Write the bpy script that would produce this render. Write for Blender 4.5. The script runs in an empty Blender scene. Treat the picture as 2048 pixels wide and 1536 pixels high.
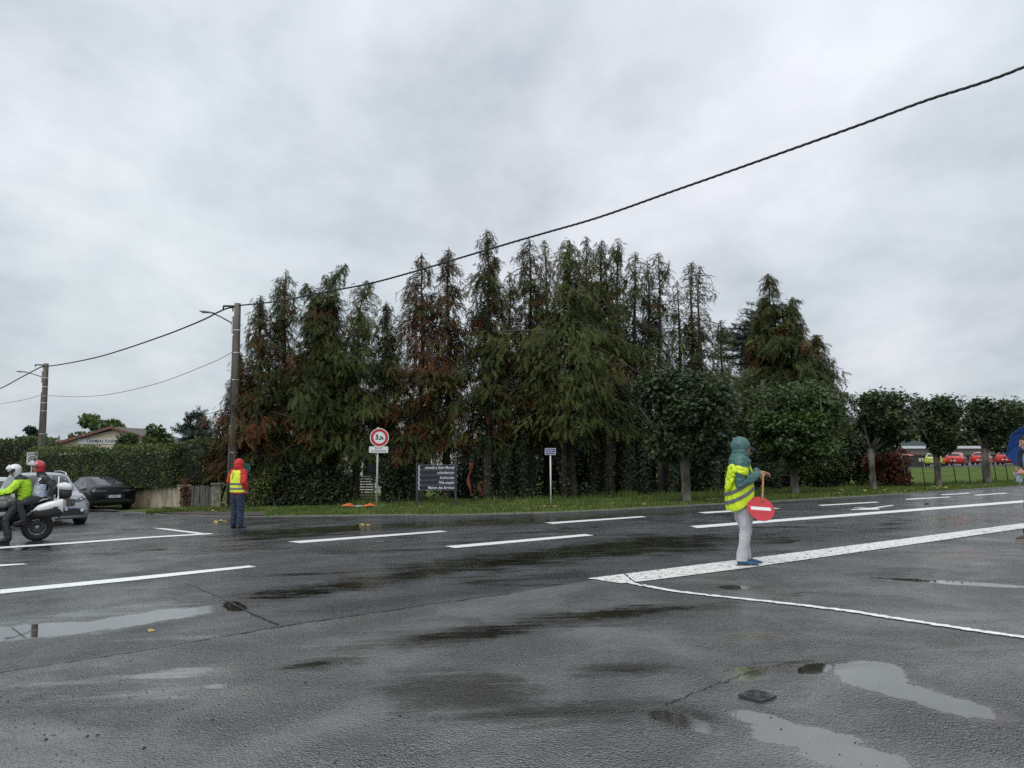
import bpy, bmesh, math, random
import numpy as np
from mathutils import Vector, Matrix, noise as mnoise
from mathutils.bvhtree import BVHTree

S = bpy.context.scene
COL = S.collection
R = math.radians

# ---------------------------------------------------------------- camera
FPX = 1500.0
PITCH = math.atan(132 / FPX)
EYE = Vector((0, 0, 1.42))
cam = bpy.data.objects.new('camera', bpy.data.cameras.new('camera'))
COL.objects.link(cam)
cam.location = EYE
cam.rotation_euler = (R(90) + PITCH, 0, 0)
cam.data.sensor_width = 36
cam.data.lens = 36 * FPX / 2048
cam.data.clip_start = 0.1
cam.data.clip_end = 3000
S.camera = cam

# ---------------------------------------------------------------- world, overcast sky
SUN_EL, SUN_AZ = R(52), R(205)
w = bpy.data.worlds.new('World'); S.world = w; w.use_nodes = True
nt = w.node_tree; N = nt.nodes; L = nt.links
N.clear()
out = N.new('ShaderNodeOutputWorld')
sky = N.new('ShaderNodeTexSky'); sky.sky_type = 'NISHITA'; sky.sun_disc = False
sky.sun_elevation = SUN_EL; sky.sun_rotation = SUN_AZ
sky.air_density = 1.0; sky.dust_density = 4.0
bg1 = N.new('ShaderNodeBackground'); bg1.inputs[1].default_value = 0.06
L.new(sky.outputs[0], bg1.inputs[0])
tc = N.new('ShaderNodeTexCoord')
sep = N.new('ShaderNodeSeparateXYZ'); L.new(tc.outputs['Generated'], sep.inputs[0])
def wmath(op, a, b=None, c=None):
    m = N.new('ShaderNodeMath'); m.operation = op
    for i, v in enumerate((a, b, c)):
        if v is None: continue
        if isinstance(v, (int, float)): m.inputs[i].default_value = v
        else: L.new(v, m.inputs[i])
    return m.outputs[0]
zz = wmath('MAXIMUM', sep.outputs[2], 0.0)
dz = wmath('ADD', zz, 0.34)
cx = wmath('DIVIDE', sep.outputs[0], dz); cy = wmath('DIVIDE', sep.outputs[1], dz)
cmb = N.new('ShaderNodeCombineXYZ'); L.new(cx, cmb.inputs[0]); L.new(cy, cmb.inputs[1])
def wnoise(scale, detail, rough, off, dist=0.0):
    mp = N.new('ShaderNodeMapping'); mp.inputs['Location'].default_value = off
    mp.inputs['Rotation'].default_value = (0, 0, R(35)); mp.inputs['Scale'].default_value = (1, 0.85, 1)
    L.new(cmb.outputs[0], mp.inputs[0])
    n = N.new('ShaderNodeTexNoise'); n.inputs['Scale'].default_value = scale
    n.inputs['Detail'].default_value = detail; n.inputs['Roughness'].default_value = rough
    n.inputs['Distortion'].default_value = dist
    L.new(mp.outputs[0], n.inputs['Vector'])
    return n.outputs['Fac']
n1 = wnoise(1.9, 7, 0.56, (3.1, 1.7, 0), 0.1)
n2 = wnoise(1.1, 3, 0.5, (9.3, 4.2, 2), 0.2)
rmp = N.new('ShaderNodeValToRGB'); L.new(n1, rmp.inputs[0])
rmp.color_ramp.elements[0].position = 0.34; rmp.color_ramp.elements[0].color = (0.435, 0.490, 0.535, 1)
rmp.color_ramp.elements[1].position = 0.68; rmp.color_ramp.elements[1].color = (0.725, 0.762, 0.805, 1)
e = rmp.color_ramp.elements.new(0.5); e.color = (0.580, 0.630, 0.677, 1)
tint = N.new('ShaderNodeValToRGB'); L.new(n2, tint.inputs[0])
tint.color_ramp.elements[0].position = 0.35; tint.color_ramp.elements[0].color = (0.98, 1.01, 1.0, 1)
tint.color_ramp.elements[1].position = 0.65; tint.color_ramp.elements[1].color = (1.015, 0.995, 1.015, 1)
mx = N.new('ShaderNodeMix'); mx.data_type = 'RGBA'; mx.blend_type = 'MULTIPLY'; mx.inputs[0].default_value = 1.0
L.new(rmp.outputs[0], mx.inputs[6]); L.new(tint.outputs[0], mx.inputs[7])
bg2 = N.new('ShaderNodeBackground'); L.new(mx.outputs[2], bg2.inputs[0])
L.new(wmath('MULTIPLY_ADD', zz, 0.45, 0.87), bg2.inputs[1])
ms = N.new('ShaderNodeMixShader'); ms.inputs[0].default_value = 0.95
L.new(bg1.outputs[0], ms.inputs[1]); L.new(bg2.outputs[0], ms.inputs[2])
L.new(ms.outputs[0], out.inputs[0])

sun = bpy.data.objects.new('sun', bpy.data.lights.new('sun', 'SUN'))
COL.objects.link(sun)
sun.data.energy = 1.3; sun.data.angle = R(50); sun.data.color = (1.0, 0.97, 0.93)
_d = Vector((math.sin(SUN_AZ) * math.cos(SUN_EL), math.cos(SUN_AZ) * math.cos(SUN_EL), math.sin(SUN_EL)))
sun.rotation_euler = (-_d).to_track_quat('-Z', 'Y').to_euler()

S.view_settings.view_transform = 'Standard'; S.view_settings.look = 'None'
S.view_settings.gamma = 1.0; S.view_settings.exposure = 0.25
S.cycles.use_denoising = False
S.cycles.max_bounces = 6; S.cycles.diffuse_bounces = 2; S.cycles.glossy_bounces = 3
S.cycles.transmission_bounces = 4; S.cycles.transparent_max_bounces = 8

# ---------------------------------------------------------------- ground geometry and pixel rays
GX, GY = 0.026, -0.020
def gz(x, y):
    return GX * max(-70, min(75, x)) + GY * max(-40, min(115, y))
def ray(px, py):
    dx = (px - 1024) / FPX; dy = (768 - py) / FPX
    c, s = math.cos(PITCH), math.sin(PITCH)
    return Vector((dx, c - dy * s, s + dy * c))
def at(px, py, Y):
    d = ray(px, py)
    return EYE + d * (Y / d.y)
def G(px, py, dz=0.0):
    d = ray(px, py)
    t = EYE.z / (GX * d.x + GY * d.y - d.z)
    p = EYE + d * t
    return Vector((p.x, p.y, p.z + dz))
def GX_at(px, Y):
    """ground point under column px at depth Y"""
    x = (px - 1024) / FPX * Y
    return Vector((x, Y, gz(x, Y)))

# ---------------------------------------------------------------- materials
def principled(m):
    return m.node_tree.nodes['Principled BSDF']
MATS = {}
def pm(name, col, rough=0.6, metal=0.0, var=0.12, scale=6.0, bump=0.0, bscale=None, spec=0.5, stretch=None,
       col2=None, coat=0.0, trans=0.0, emit=None, lo=0.38, hi=0.62):
    if name in MATS: return MATS[name]
    m = bpy.data.materials.new(name); m.use_nodes = True
    t = m.node_tree; b = principled(m)
    b.inputs['Roughness'].default_value = rough
    b.inputs['Metallic'].default_value = metal
    b.inputs['Specular IOR Level'].default_value = spec
    b.inputs['Coat Weight'].default_value = coat
    b.inputs['Coat Roughness'].default_value = 0.05
    tcn = t.nodes.new('ShaderNodeTexCoord')
    vec = tcn.outputs['Object']
    if stretch:
        mp = t.nodes.new('ShaderNodeMapping'); mp.inputs['Scale'].default_value = stretch
        t.links.new(vec, mp.inputs[0]); vec = mp.outputs[0]
    n = t.nodes.new('ShaderNodeTexNoise'); n.inputs['Scale'].default_value = scale
    n.inputs['Detail'].default_value = 5; n.inputs['Roughness'].default_value = 0.6
    t.links.new(vec, n.inputs['Vector'])
    r = t.nodes.new('ShaderNodeValToRGB'); t.links.new(n.outputs['Fac'], r.inputs[0])
    r.color_ramp.elements[0].position = lo; r.color_ramp.elements[1].position = hi
    a = col2 if col2 else tuple(c * (1 - var) for c in col)
    bb = col if col2 else tuple(min(1, c * (1 + var)) for c in col)
    r.color_ramp.elements[0].color = (*a, 1); r.color_ramp.elements[1].color = (*bb, 1)
    t.links.new(r.outputs[0], b.inputs['Base Color'])
    if bump:
        n2 = t.nodes.new('ShaderNodeTexNoise'); n2.inputs['Scale'].default_value = bscale or scale * 6
        n2.inputs['Detail'].default_value = 3
        t.links.new(vec, n2.inputs['Vector'])
        bp = t.nodes.new('ShaderNodeBump'); bp.inputs['Strength'].default_value = bump
        bp.inputs['Distance'].default_value = 0.01
        t.links.new(n2.outputs['Fac'], bp.inputs['Height']); t.links.new(bp.outputs[0], b.inputs['Normal'])
    if emit:
        b.inputs['Emission Color'].default_value = (*col, 1); b.inputs['Emission Strength'].default_value = emit
    if trans:
        b.inputs['Transmission Weight'].default_value = trans
    MATS[name] = m
    return m

def leaf_mat(name, ramp, rust=None, rough=0.45, transl=0.25, wscale=0.8, spec=0.45):
    """two-sided leaf; 'tone' (per leaf) moves along the ramp, 'rust' mixes in the dead colour"""
    m = bpy.data.materials.new(name); m.use_nodes = True
    t = m.node_tree; b = principled(m)
    b.inputs['Roughness'].default_value = rough
    b.inputs['Specular IOR Level'].default_value = spec
    at_ = t.nodes.new('ShaderNodeAttribute'); at_.attribute_name = 'tone'
    geo = t.nodes.new('ShaderNodeNewGeometry')
    n = t.nodes.new('ShaderNodeTexNoise'); n.inputs['Scale'].default_value = wscale; n.inputs['Detail'].default_value = 3
    t.links.new(geo.outputs['Position'], n.inputs['Vector'])
    ad = t.nodes.new('ShaderNodeMath'); ad.operation = 'MULTIPLY_ADD'
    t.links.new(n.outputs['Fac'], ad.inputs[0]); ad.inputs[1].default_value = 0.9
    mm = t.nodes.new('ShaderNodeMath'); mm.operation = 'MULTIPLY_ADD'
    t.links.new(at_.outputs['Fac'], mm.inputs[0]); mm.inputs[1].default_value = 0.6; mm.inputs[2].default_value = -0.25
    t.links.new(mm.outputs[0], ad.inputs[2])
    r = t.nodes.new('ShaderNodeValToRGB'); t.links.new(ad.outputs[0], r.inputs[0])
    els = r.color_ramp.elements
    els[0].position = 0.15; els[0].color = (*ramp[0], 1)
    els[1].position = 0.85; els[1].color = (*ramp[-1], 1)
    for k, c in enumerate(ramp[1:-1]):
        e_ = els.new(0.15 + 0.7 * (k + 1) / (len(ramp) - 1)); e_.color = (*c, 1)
    colr = r.outputs[0]
    if rust:
        ar = t.nodes.new('ShaderNodeAttribute'); ar.attribute_name = 'rust'
        mr = t.nodes.new('ShaderNodeMix'); mr.data_type = 'RGBA'
        t.links.new(ar.outputs['Fac'], mr.inputs[0]); t.links.new(colr, mr.inputs[6])
        r2 = t.nodes.new('ShaderNodeValToRGB'); t.links.new(at_.outputs['Fac'], r2.inputs[0])
        r2.color_ramp.elements[0].color = (*rust[0], 1); r2.color_ramp.elements[1].color = (*rust[1], 1)
        t.links.new(r2.outputs[0], mr.inputs[7]); colr = mr.outputs[2]
    t.links.new(colr, b.inputs['Base Color'])
    if transl:
        tr = t.nodes.new('ShaderNodeBsdfTranslucent'); t.links.new(colr, tr.inputs[0])
        mxs = t.nodes.new('ShaderNodeMixShader'); mxs.inputs[0].default_value = transl
        o = t.nodes['Material Output']
        t.links.new(b.outputs[0], mxs.inputs[1]); t.links.new(tr.outputs[0], mxs.inputs[2])
        t.links.new(mxs.outputs[0], o.inputs[0])
    return m

# ---------------------------------------------------------------- mesh helpers
def link(o, parent=None):
    COL.objects.link(o)
    if parent is not None: o.parent = parent
    return o
def tag(o, label=None, cat=None, group=None, kind=None):
    if label: o['label'] = label
    if cat: o['category'] = cat
    if group: o['group'] = group
    if kind: o['kind'] = kind
    return o
def empty(name, loc=(0, 0, 0), rz=0.0, label=None, cat=None, group=None):
    o = bpy.data.objects.new(name, None); link(o)
    o.location = loc; o.rotation_euler = (0, 0, rz); o.empty_display_size = 0.2
    return tag(o, label, cat, group)
def dup(root, loc=None, rz=None, scale=None, label=None, group=None):
    r = root.copy(); COL.objects.link(r)
    if loc is not None: r.location = loc
    if rz is not None: r.rotation_euler = (0, 0, rz)
    if scale is not None: r.scale = (scale,) * 3
    if label: r['label'] = label
    if group: r['group'] = group
    for ch in list(root.children):
        c = ch.copy(); COL.objects.link(c); c.parent = r
        for g in ch.children:
            d = g.copy(); COL.objects.link(d); d.parent = c
    return r
def mesh_np(name, V, F, mat, parent=None, attrs=None, smooth=False):
    """V (n,3), F (m,3) triangles; attrs {name: per-vertex floats}"""
    V = np.asarray(V, np.float32).reshape(-1, 3); F = np.asarray(F, np.int32)
    k = F.shape[1]
    me = bpy.data.meshes.new(name)
    me.vertices.add(len(V)); me.vertices.foreach_set('co', V.ravel())
    me.loops.add(F.size); me.loops.foreach_set('vertex_index', F.ravel())
    me.polygons.add(len(F)); me.polygons.foreach_set('loop_start', np.arange(0, F.size, k, dtype=np.int32))
    try: me.polygons.foreach_set('loop_total', np.full(len(F), k, np.int32))
    except Exception: pass
    me.update(calc_edges=True)
    if attrs:
        for an, vals in attrs.items():
            a = me.attributes.new(an, 'FLOAT', 'POINT'); a.data.foreach_set('value', np.asarray(vals, np.float32))
    me.materials.append(mat)
    if smooth: me.polygons.foreach_set('use_smooth', np.ones(len(F), bool))
    o = bpy.data.objects.new(name, me)
    return link(o, parent)

class MB:
    """collects shapes for ONE mesh object, with several materials"""
    def __init__(s): s.v = []; s.f = []; s.m = []; s.mi = 0; s.sm = []
    def add(s, vs, fs, smooth=False):
        b = len(s.v); s.v += [tuple(v) for v in vs]
        for f in fs: s.f.append(tuple(i + b for i in f)); s.m.append(s.mi); s.sm.append(smooth)
    def box(s, c, size, rz=0.0, M=None):
        hx, hy, hz = (d / 2 for d in size)
        vs = [Vector((x * hx, y * hy, z * hz)) for x in (-1, 1) for y in (-1, 1) for z in (-1, 1)]
        Mx = Matrix.Translation(Vector(c)) @ Matrix.Rotation(rz, 4, 'Z')
        if M is not None: Mx = Mx @ M
        s.add([Mx @ v for v in vs], [(0, 1, 3, 2), (4, 6, 7, 5), (0, 4, 5, 1), (2, 3, 7, 6), (0, 2, 6, 4), (1, 5, 7, 3)])
    def tube(s, pts, r, n=8, cap=True, smooth=True):
        pts = [Vector(p) for p in pts]; rs = r if isinstance(r, (list, tuple)) else [r] * len(pts)
        rings = []; up = None
        for i, p in enumerate(pts):
            a = pts[max(0, i - 1)]; b = pts[min(len(pts) - 1, i + 1)]
            d = (b - a).normalized() if (b - a).length > 1e-9 else Vector((0, 0, 1))
            if up is None:
                up = Vector((0, 0, 1)) if abs(d.z) < 0.9 else Vector((1, 0, 0))
            u = (up - d * up.dot(d)).normalized(); v = d.cross(u); up = u
            rings.append([p + (u * math.cos(2 * math.pi * k / n) + v * math.sin(2 * math.pi * k / n)) * rs[i] for k in range(n)])
        vs = [v for rg in rings for v in rg]; fs = []
        for i in range(len(rings) - 1):
            for k in range(n):
                k2 = (k + 1) % n
                fs.append((i * n + k, i * n + k2, (i + 1) * n + k2, (i + 1) * n + k))
        if cap:
            fs.append(tuple(range(n - 1, -1, -1))); fs.append(tuple((len(rings) - 1) * n + k for k in range(n)))
        s.add(vs, fs, smooth)
    def loft(s, rings, cap=True, smooth=True):
        n = len(rings[0]); vs = [v for rg in rings for v in rg]; fs = []
        for i in range(len(rings) - 1):
            for k in range(n):
                k2 = (k + 1) % n
                fs.append((i * n + k, i * n + k2, (i + 1) * n + k2, (i + 1) * n + k))
        if cap:
            fs.append(tuple(range(n - 1, -1, -1))); fs.append(tuple((len(rings) - 1) * n + k for k in range(n)))
        s.add(vs, fs, smooth)
    def lathe(s, prof, M=None, n=24, smooth=True, close=False):
        """prof [(r, h)] around local Z"""
        M = M or Matrix.Identity(4)
        vs = []
        for r_, h in prof:
            for k in range(n):
                a = 2 * math.pi * k / n
                vs.append(M @ Vector((r_ * math.cos(a), r_ * math.sin(a), h)))
        m_ = len(prof); fs = []
        for i in range(m_ if close else m_ - 1):
            j = (i + 1) % m_
            for k in range(n):
                k2 = (k + 1) % n
                fs.append((i * n + k, i * n + k2, j * n + k2, j * n + k))
        if not close:
            if prof[0][0] > 1e-6: fs.append(tuple(range(n - 1, -1, -1)))
            if prof[-1][0] > 1e-6: fs.append(tuple((m_ - 1) * n + k for k in range(n)))
        s.add(vs, fs, smooth)
    def prism(s, poly, M, depth, smooth=False):
        """poly 2-D outline in local XY, extruded along local Z"""
        n = len(poly)
        vs = [M @ Vector((x, y, 0)) for x, y in poly] + [M @ Vector((x, y, depth)) for x, y in poly]
        fs = [tuple(range(n - 1, -1, -1)), tuple(range(n, 2 * n))]
        for k in range(n):
            k2 = (k + 1) % n; fs.append((k, k2, n + k2, n + k))
        s.add(vs, fs, smooth)
    def build(s, name, mats, parent=None, bevel=0.0, subsurf=0, fixn=True):
        me = bpy.data.meshes.new(name); me.from_pydata(s.v, [], s.f)
        if not isinstance(mats, (list, tuple)): mats = [mats]
        for m in mats: me.materials.append(m)
        me.polygons.foreach_set('material_index', s.m)
        me.polygons.foreach_set('use_smooth', s.sm)
        if fixn:
            bm = bmesh.new(); bm.from_mesh(me); bmesh.ops.recalc_face_normals(bm, faces=bm.faces); bm.to_mesh(me); bm.free()
        me.update()
        o = bpy.data.objects.new(name, me); link(o, parent)
        if bevel:
            md = o.modifiers.new('bevel', 'BEVEL'); md.width = bevel; md.segments = 2; md.limit_method = 'ANGLE'; md.angle_limit = R(40)
        if subsurf:
            md = o.modifiers.new('sub', 'SUBSURF'); md.levels = subsurf; md.render_levels = subsurf
        return o

def evaluated_mesh(o):
    """mesh of o with its modifiers applied, worked out in an otherwise empty scene so that it stays quick"""
    ws = bpy.data.scenes.new('workbench')
    ws.collection.objects.link(o)
    for md in o.modifiers:
        if md.type == 'BOOLEAN' and md.object: ws.collection.objects.link(md.object)
    with bpy.context.temp_override(scene=ws, view_layer=ws.view_layers[0]):
        dg = bpy.context.evaluated_depsgraph_get(); dg.update()
        me = bpy.data.meshes.new_from_object(o.evaluated_get(dg))
    bpy.data.scenes.remove(ws)
    return me
def text_mesh(name, body, size, mat, parent, M, bold=0.0, align='CENTER', sx=1.0, shear=0.0, spacing=1.0, extrude=0.0015):
    cu = bpy.data.curves.new(name, 'FONT'); cu.body = body; cu.size = size; cu.offset = bold
    cu.align_x = align; cu.align_y = 'CENTER'; cu.shear = shear; cu.space_character = spacing; cu.extrude = extrude
    cu.resolution_u = 3
    o = bpy.data.objects.new(name + '_tmp', cu)
    me = evaluated_mesh(o)
    bpy.data.objects.remove(o); bpy.data.curves.remove(cu)
    me.transform(M @ Matrix.Scale(sx, 4, (1, 0, 0)))
    me.materials.clear(); me.materials.append(mat)
    r = bpy.data.objects.new(name, me)
    return link(r, parent)
# frame for things that face -Y (towards the camera): local x right, local y up
FACE = Matrix.Rotation(R(90), 4, 'X')
# ================================================================ GROUND
def asphalt(name, dark, light, ells, streak=0.5, grain=1.0, dark_refls=()):
    m = bpy.data.materials.new(name); m.use_nodes = True
    t = m.node_tree; b = principled(m); nn = t.nodes; ll = t.links
    geo = nn.new('ShaderNodeNewGeometry'); P = geo.outputs['Position']
    def noi(scale, detail, rough=0.5, vec=None, dist=0.0):
        n = nn.new('ShaderNodeTexNoise'); n.inputs['Scale'].default_value = scale
        n.inputs['Detail'].default_value = detail; n.inputs['Roughness'].default_value = rough
        n.inputs['Distortion'].default_value = dist
        ll.new(vec or P, n.inputs['Vector']); return n
    def ma(op, a, b_=None, c=None, clamp=False):
        x = nn.new('ShaderNodeMath'); x.operation = op; x.use_clamp = clamp
        for i, v in enumerate((a, b_, c)):
            if v is None: continue
            if isinstance(v, (int, float)): x.inputs[i].default_value = v
            else: ll.new(v, x.inputs[i])
        return x.outputs[0]
    def sstep(v, lo, hi):
        x = nn.new('ShaderNodeMapRange'); x.interpolation_type = 'SMOOTHSTEP'
        x.inputs[1].default_value = lo; x.inputs[2].default_value = hi; ll.new(v, x.inputs[0]); return x.outputs[0]
    # streaks follow the traffic, about 28 degrees to the right
    mp = nn.new('ShaderNodeMapping'); mp.inputs['Rotation'].default_value = (0, 0, R(-30)); mp.inputs['Scale'].default_value = (0.28, 2.3, 1)
    ll.new(P, mp.inputs[0])
    st = noi(0.9, 5, 0.6, mp.outputs[0], 0.6).outputs['Fac']
    mac = noi(0.45, 4, 0.55).outputs['Fac']
    wob = noi(1.6, 4, 0.6).outputs['Fac']
    fine = noi(14, 3, 0.6).outputs['Fac']
    wobf = ma('ADD', ma('MULTIPLY', ma('SUBTRACT', wob, 0.5), 1.5), ma('MULTIPLY', ma('SUBTRACT', fine, 0.5), 0.5))
    wobs = ma('ADD', wobf, ma('MULTIPLY', ma('SUBTRACT', noi(3.5, 6, 0.7, mp.outputs[0], 0.3).outputs['Fac'], 0.5), 2.6))
    wet = ma('MULTIPLY', sstep(st, 0.50, 0.72), streak)
    brk = ma('MULTIPLY_ADD', sstep(noi(2.6, 7, 0.72, mp.outputs[0], 0.4).outputs['Fac'], 0.36, 0.54), 0.42, 0.58)
    fine2 = noi(42, 3, 0.6).outputs['Fac']; mid_ = noi(5.0, 4, 0.6).outputs['Fac']
    rag = ma('ADD', ma('MULTIPLY', ma('SUBTRACT', fine2, 0.5), 0.45), ma('MULTIPLY', ma('SUBTRACT', mid_, 0.5), 1.1))
    dark_refl = None  # mask for dark tree reflections in the wet film, painted into the base colour
    for (cx_, cy_, ax, ay, bb, stg, soft) in list(ells) + [tuple(q) + ('dark_refl',) for q in dark_refls]:
        C0 = G(cx_, cy_); A = G(cx_ + ax, cy_ + ay) - C0; B = G(cx_, cy_ + bb) - C0
        det = A.x * B.y - A.y * B.x
        d1 = nn.new('ShaderNodeVectorMath'); d1.operation = 'SUBTRACT'; ll.new(P, d1.inputs[0]); d1.inputs[1].default_value = C0
        def dot(vx, vy):
            d2 = nn.new('ShaderNodeVectorMath'); d2.operation = 'DOT_PRODUCT'; ll.new(d1.outputs[0], d2.inputs[0])
            d2.inputs[1].default_value = (vx, vy, 0); return d2.outputs['Value']
        u = dot(B.y / det, -B.x / det); v = dot(-A.y / det, A.x / det)
        rr = ma('SQRT', ma('MULTIPLY_ADD', u, u, ma('MULTIPLY', v, v)))
        if soft == 'dark_refl':
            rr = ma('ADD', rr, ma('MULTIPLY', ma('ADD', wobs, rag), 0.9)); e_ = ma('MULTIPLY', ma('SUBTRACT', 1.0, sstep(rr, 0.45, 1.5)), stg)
            dark_refl = e_ if dark_refl is None else ma('MAXIMUM', dark_refl, e_); continue
        rr = ma('ADD', rr, ma('MULTIPLY', wobf if soft < .3 else wobs, 0.55 if soft < .3 else 1.1))
        if soft < .3: rr = ma('ADD', rr, ma('MULTIPLY', rag, .55))
        e_ = ma('MULTIPLY', ma('SUBTRACT', 1.0, sstep(rr, 1.0 - soft, 1.0 + soft)), stg)
        if soft >= .3: e_ = ma('MULTIPLY', e_, brk)
        wet = ma('MAXIMUM', wet, e_)
        if soft < .3: wet = ma('MAXIMUM', wet, ma('MULTIPLY', ma('SUBTRACT', 1.0, sstep(ma('ADD', rr, ma('MULTIPLY', wobs, .35)), 0.8, 1.75)), .55 * stg))
    wet = ma('MINIMUM', wet, 1.0)
    blot = sstep(noi(0.9, 6, 0.65, None, 0.5).outputs['Fac'], 0.36, 0.66)
    # colour: aggregate grain, worn lighter stones
    vor = nn.new('ShaderNodeTexVoronoi'); vor.inputs['Scale'].default_value = 70 ; ll.new(P, vor.inputs['Vector'])
    sepc = nn.new('ShaderNodeSeparateColor'); ll.new(vor.outputs['Color'], sepc.inputs[0])
    g1 = noi(60, 3, 0.7).outputs['Fac']
    stone = sstep(sepc.outputs[0], 0.955, 0.985)
    cr = nn.new('ShaderNodeValToRGB'); ll.new(ma('ADD', ma('MULTIPLY', g1, 0.62), ma('ADD', ma('MULTIPLY', mac, 0.26), ma('MULTIPLY', blot, 0.22))), cr.inputs[0])
    cr.color_ramp.elements[0].position = 0.38; cr.color_ramp.elements[0].color = (*dark, 1)
    cr.color_ramp.elements[1].position = 0.72; cr.color_ramp.elements[1].color = (*light, 1)
    mxc = nn.new('ShaderNodeMix'); mxc.data_type = 'RGBA'
    ll.new(ma('MULTIPLY', ma('MULTIPLY', stone, ma('SUBTRACT', 1.0, wet)), 0.8), mxc.inputs[0])
    ll.new(cr.outputs[0], mxc.inputs[6]); mxc.inputs[7].default_value = (0.17, 0.165, 0.155, 1)
    mxw = nn.new('ShaderNodeMix'); mxw.data_type = 'RGBA'; mxw.blend_type = 'MULTIPLY'
    ll.new(wet, mxw.inputs[0]); ll.new(mxc.outputs[2], mxw.inputs[6]); mxw.inputs[7].default_value = (0.6, 0.57, 0.52, 1)
    mst = nn.new('ShaderNodeMix'); mst.data_type = 'RGBA'; mst.blend_type = 'MULTIPLY'; ll.new(dark_refl, mst.inputs[0]); ll.new(mxw.outputs[2], mst.inputs[6]); mst.inputs[7].default_value = (0.30, 0.26, 0.23, 1)  # brownish dark of the mirrored trees multiplied into the asphalt colour
    ll.new(mst.outputs[2], b.inputs['Base Color'])
    rg = ma('MULTIPLY_ADD', ma('POWER', ma('SUBTRACT', 1.0, wet), 1.5), ma('MULTIPLY_ADD', blot, 0.13, 0.10), 0.02)
    ll.new(rg, b.inputs['Roughness'])
    ll.new(ma('MULTIPLY_ADD', dark_refl, -0.75, 2.2), b.inputs['IOR'])
    # relief: stones and hollows, drowned where the water stands
    h = ma('ADD', ma('MULTIPLY', vor.outputs['Distance'], -0.9), ma('MULTIPLY', noi(28, 4, 0.65).outputs['Fac'], 1.1))
    bp = nn.new('ShaderNodeBump'); bp.inputs['Distance'].default_value = 0.0165 * grain
    dry = ma('SUBTRACT', 1.0, wet)
    patch = sstep(noi(0.55, 5, 0.62, None, 0.8).outputs['Fac'], 0.38, 0.62)
    ll.new(ma('MULTIPLY', ma('POWER', dry, 1.3), ma('MULTIPLY_ADD', patch, 0.60, 0.38)), bp.inputs['Strength']); ll.new(h, bp.inputs['Height'])
    ll.new(bp.outputs[0], b.inputs['Normal'])
    return m

SOFT = 0.5
ELLS_ROAD = [
    (760, 1160, 240, -38, 14, 0.80, SOFT), (650, 1182, 70, -6, 7, 0.9, 0.3), (1130, 1106, 260, -30, 16, 0.80, SOFT),
    (880, 1128, 150, -16, 12, 0.7, SOFT), (1330, 1092, 210, -22, 12, 0.72, SOFT), (1690, 1068, 260, -24, 9, 0.6, SOFT), (1850, 1042, 190, -12, 8, 0.6, SOFT),
    (330, 1098, 190, -8, 2.5, 0.85, 0.3), (300, 1113, 150, -12, 2.2, 0.85, 0.3), (150, 1090, 160, -8, 4, 0.8, 0.4),
    (820, 1048, 280, -14, 4, 0.85, 0.4), (640, 1062, 200, -10, 3, 0.85, 0.4), (1080, 1040, 260, -14, 5, 0.8, 0.4), (560, 1075, 150, -8, 2.5, 0.8, 0.3),
    (60, 1092, 120, 0, 8, 0.95, 0.3), (70, 1262, 190, -14, 17, 1.0, 0.24), (290, 1236, 190, -28, 14, .95, 0.28), (468, 1212, 26, 2, 11, 1.0, 0.15),
    (210, 1225, 230, -24, 10, 0.75, 0.4), (1180, 1148, 120, -10, 10, 0.35, SOFT)]
ELLS_FORE = [
    (1740, 1353, 88, 14, 34, 1.0, 0.2), (1800, 1382, 85, 18, 20, 1.0, 0.22), (1900, 1412, 90, 18, 18, 1.0, 0.14), (1630, 1340, 38, -3, 12, 1.0, 0.15),
    (1520, 1440, 75, 14, 14, 1.0, 0.12), (1610, 1476, 130, 18, 27, 1.0, 0.2), (1700, 1515, 120, 20, 32, 1.0, 0.2), (1345, 1440, 58, 10, 15, 0.95, 0.2),
    (1400, 1455, 60, 14, 14, 0.95, 0.2),
    (1900, 1166, 190, 12, 4, 1.0, 0.2), (1470, 1176, 35, 0, 5, 0.95, 0.25), (1620, 1188, 55, -4, 4, 0.85, 0.3), (1850, 1120, 200, -20, 12, 0.6, SOFT),
    (260, 1396, 230, -14, 16, 0.72, SOFT), (440, 1374, 34, -2, 5, .9, 0.25), (330, 1350, 260, -22, 10, 0.75, SOFT), (620, 1332, 70, -8, 11, 0.9, SOFT),
    (930, 1270, 190, -28, 16, 0.85, SOFT), (1200, 1232, 160, -14, 14, 0.85, SOFT), (1330, 1222, 90, -8, 9, 0.85, SOFT), (1240, 1340, 90, -4, 12, 0.85, SOFT),
    (930, 1385, 150, 10, 34, 0.62, SOFT), (1080, 1425, 210, -12, 20, 0.75, SOFT), (1500, 1275, 70, 3, 12, 0.8, SOFT), (1495, 1350, 60, -4, 14, 0.9, 0.3),
    (1560, 1335, 90, -12, 8, 0.9, 0.3), (100, 1470, 220, 0, 26, 0.5, SOFT)]
DARK_REFL_ROAD = [(760, 1160, 270, -38, 16, .9), (640, 1183, 90, -8, 8, .9), (1130, 1106, 300, -30, 18, .9), (1380, 1088, 240, -24, 12, .8), (880, 1050, 300, -16, 5, .9), (300, 1105, 240, -12, 7, .6), (1700, 1066, 260, -22, 8, .7), (900, 1190, 300, -34, 9, .5)]  # where the road colour is darkened to imitate reflected trees
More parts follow.
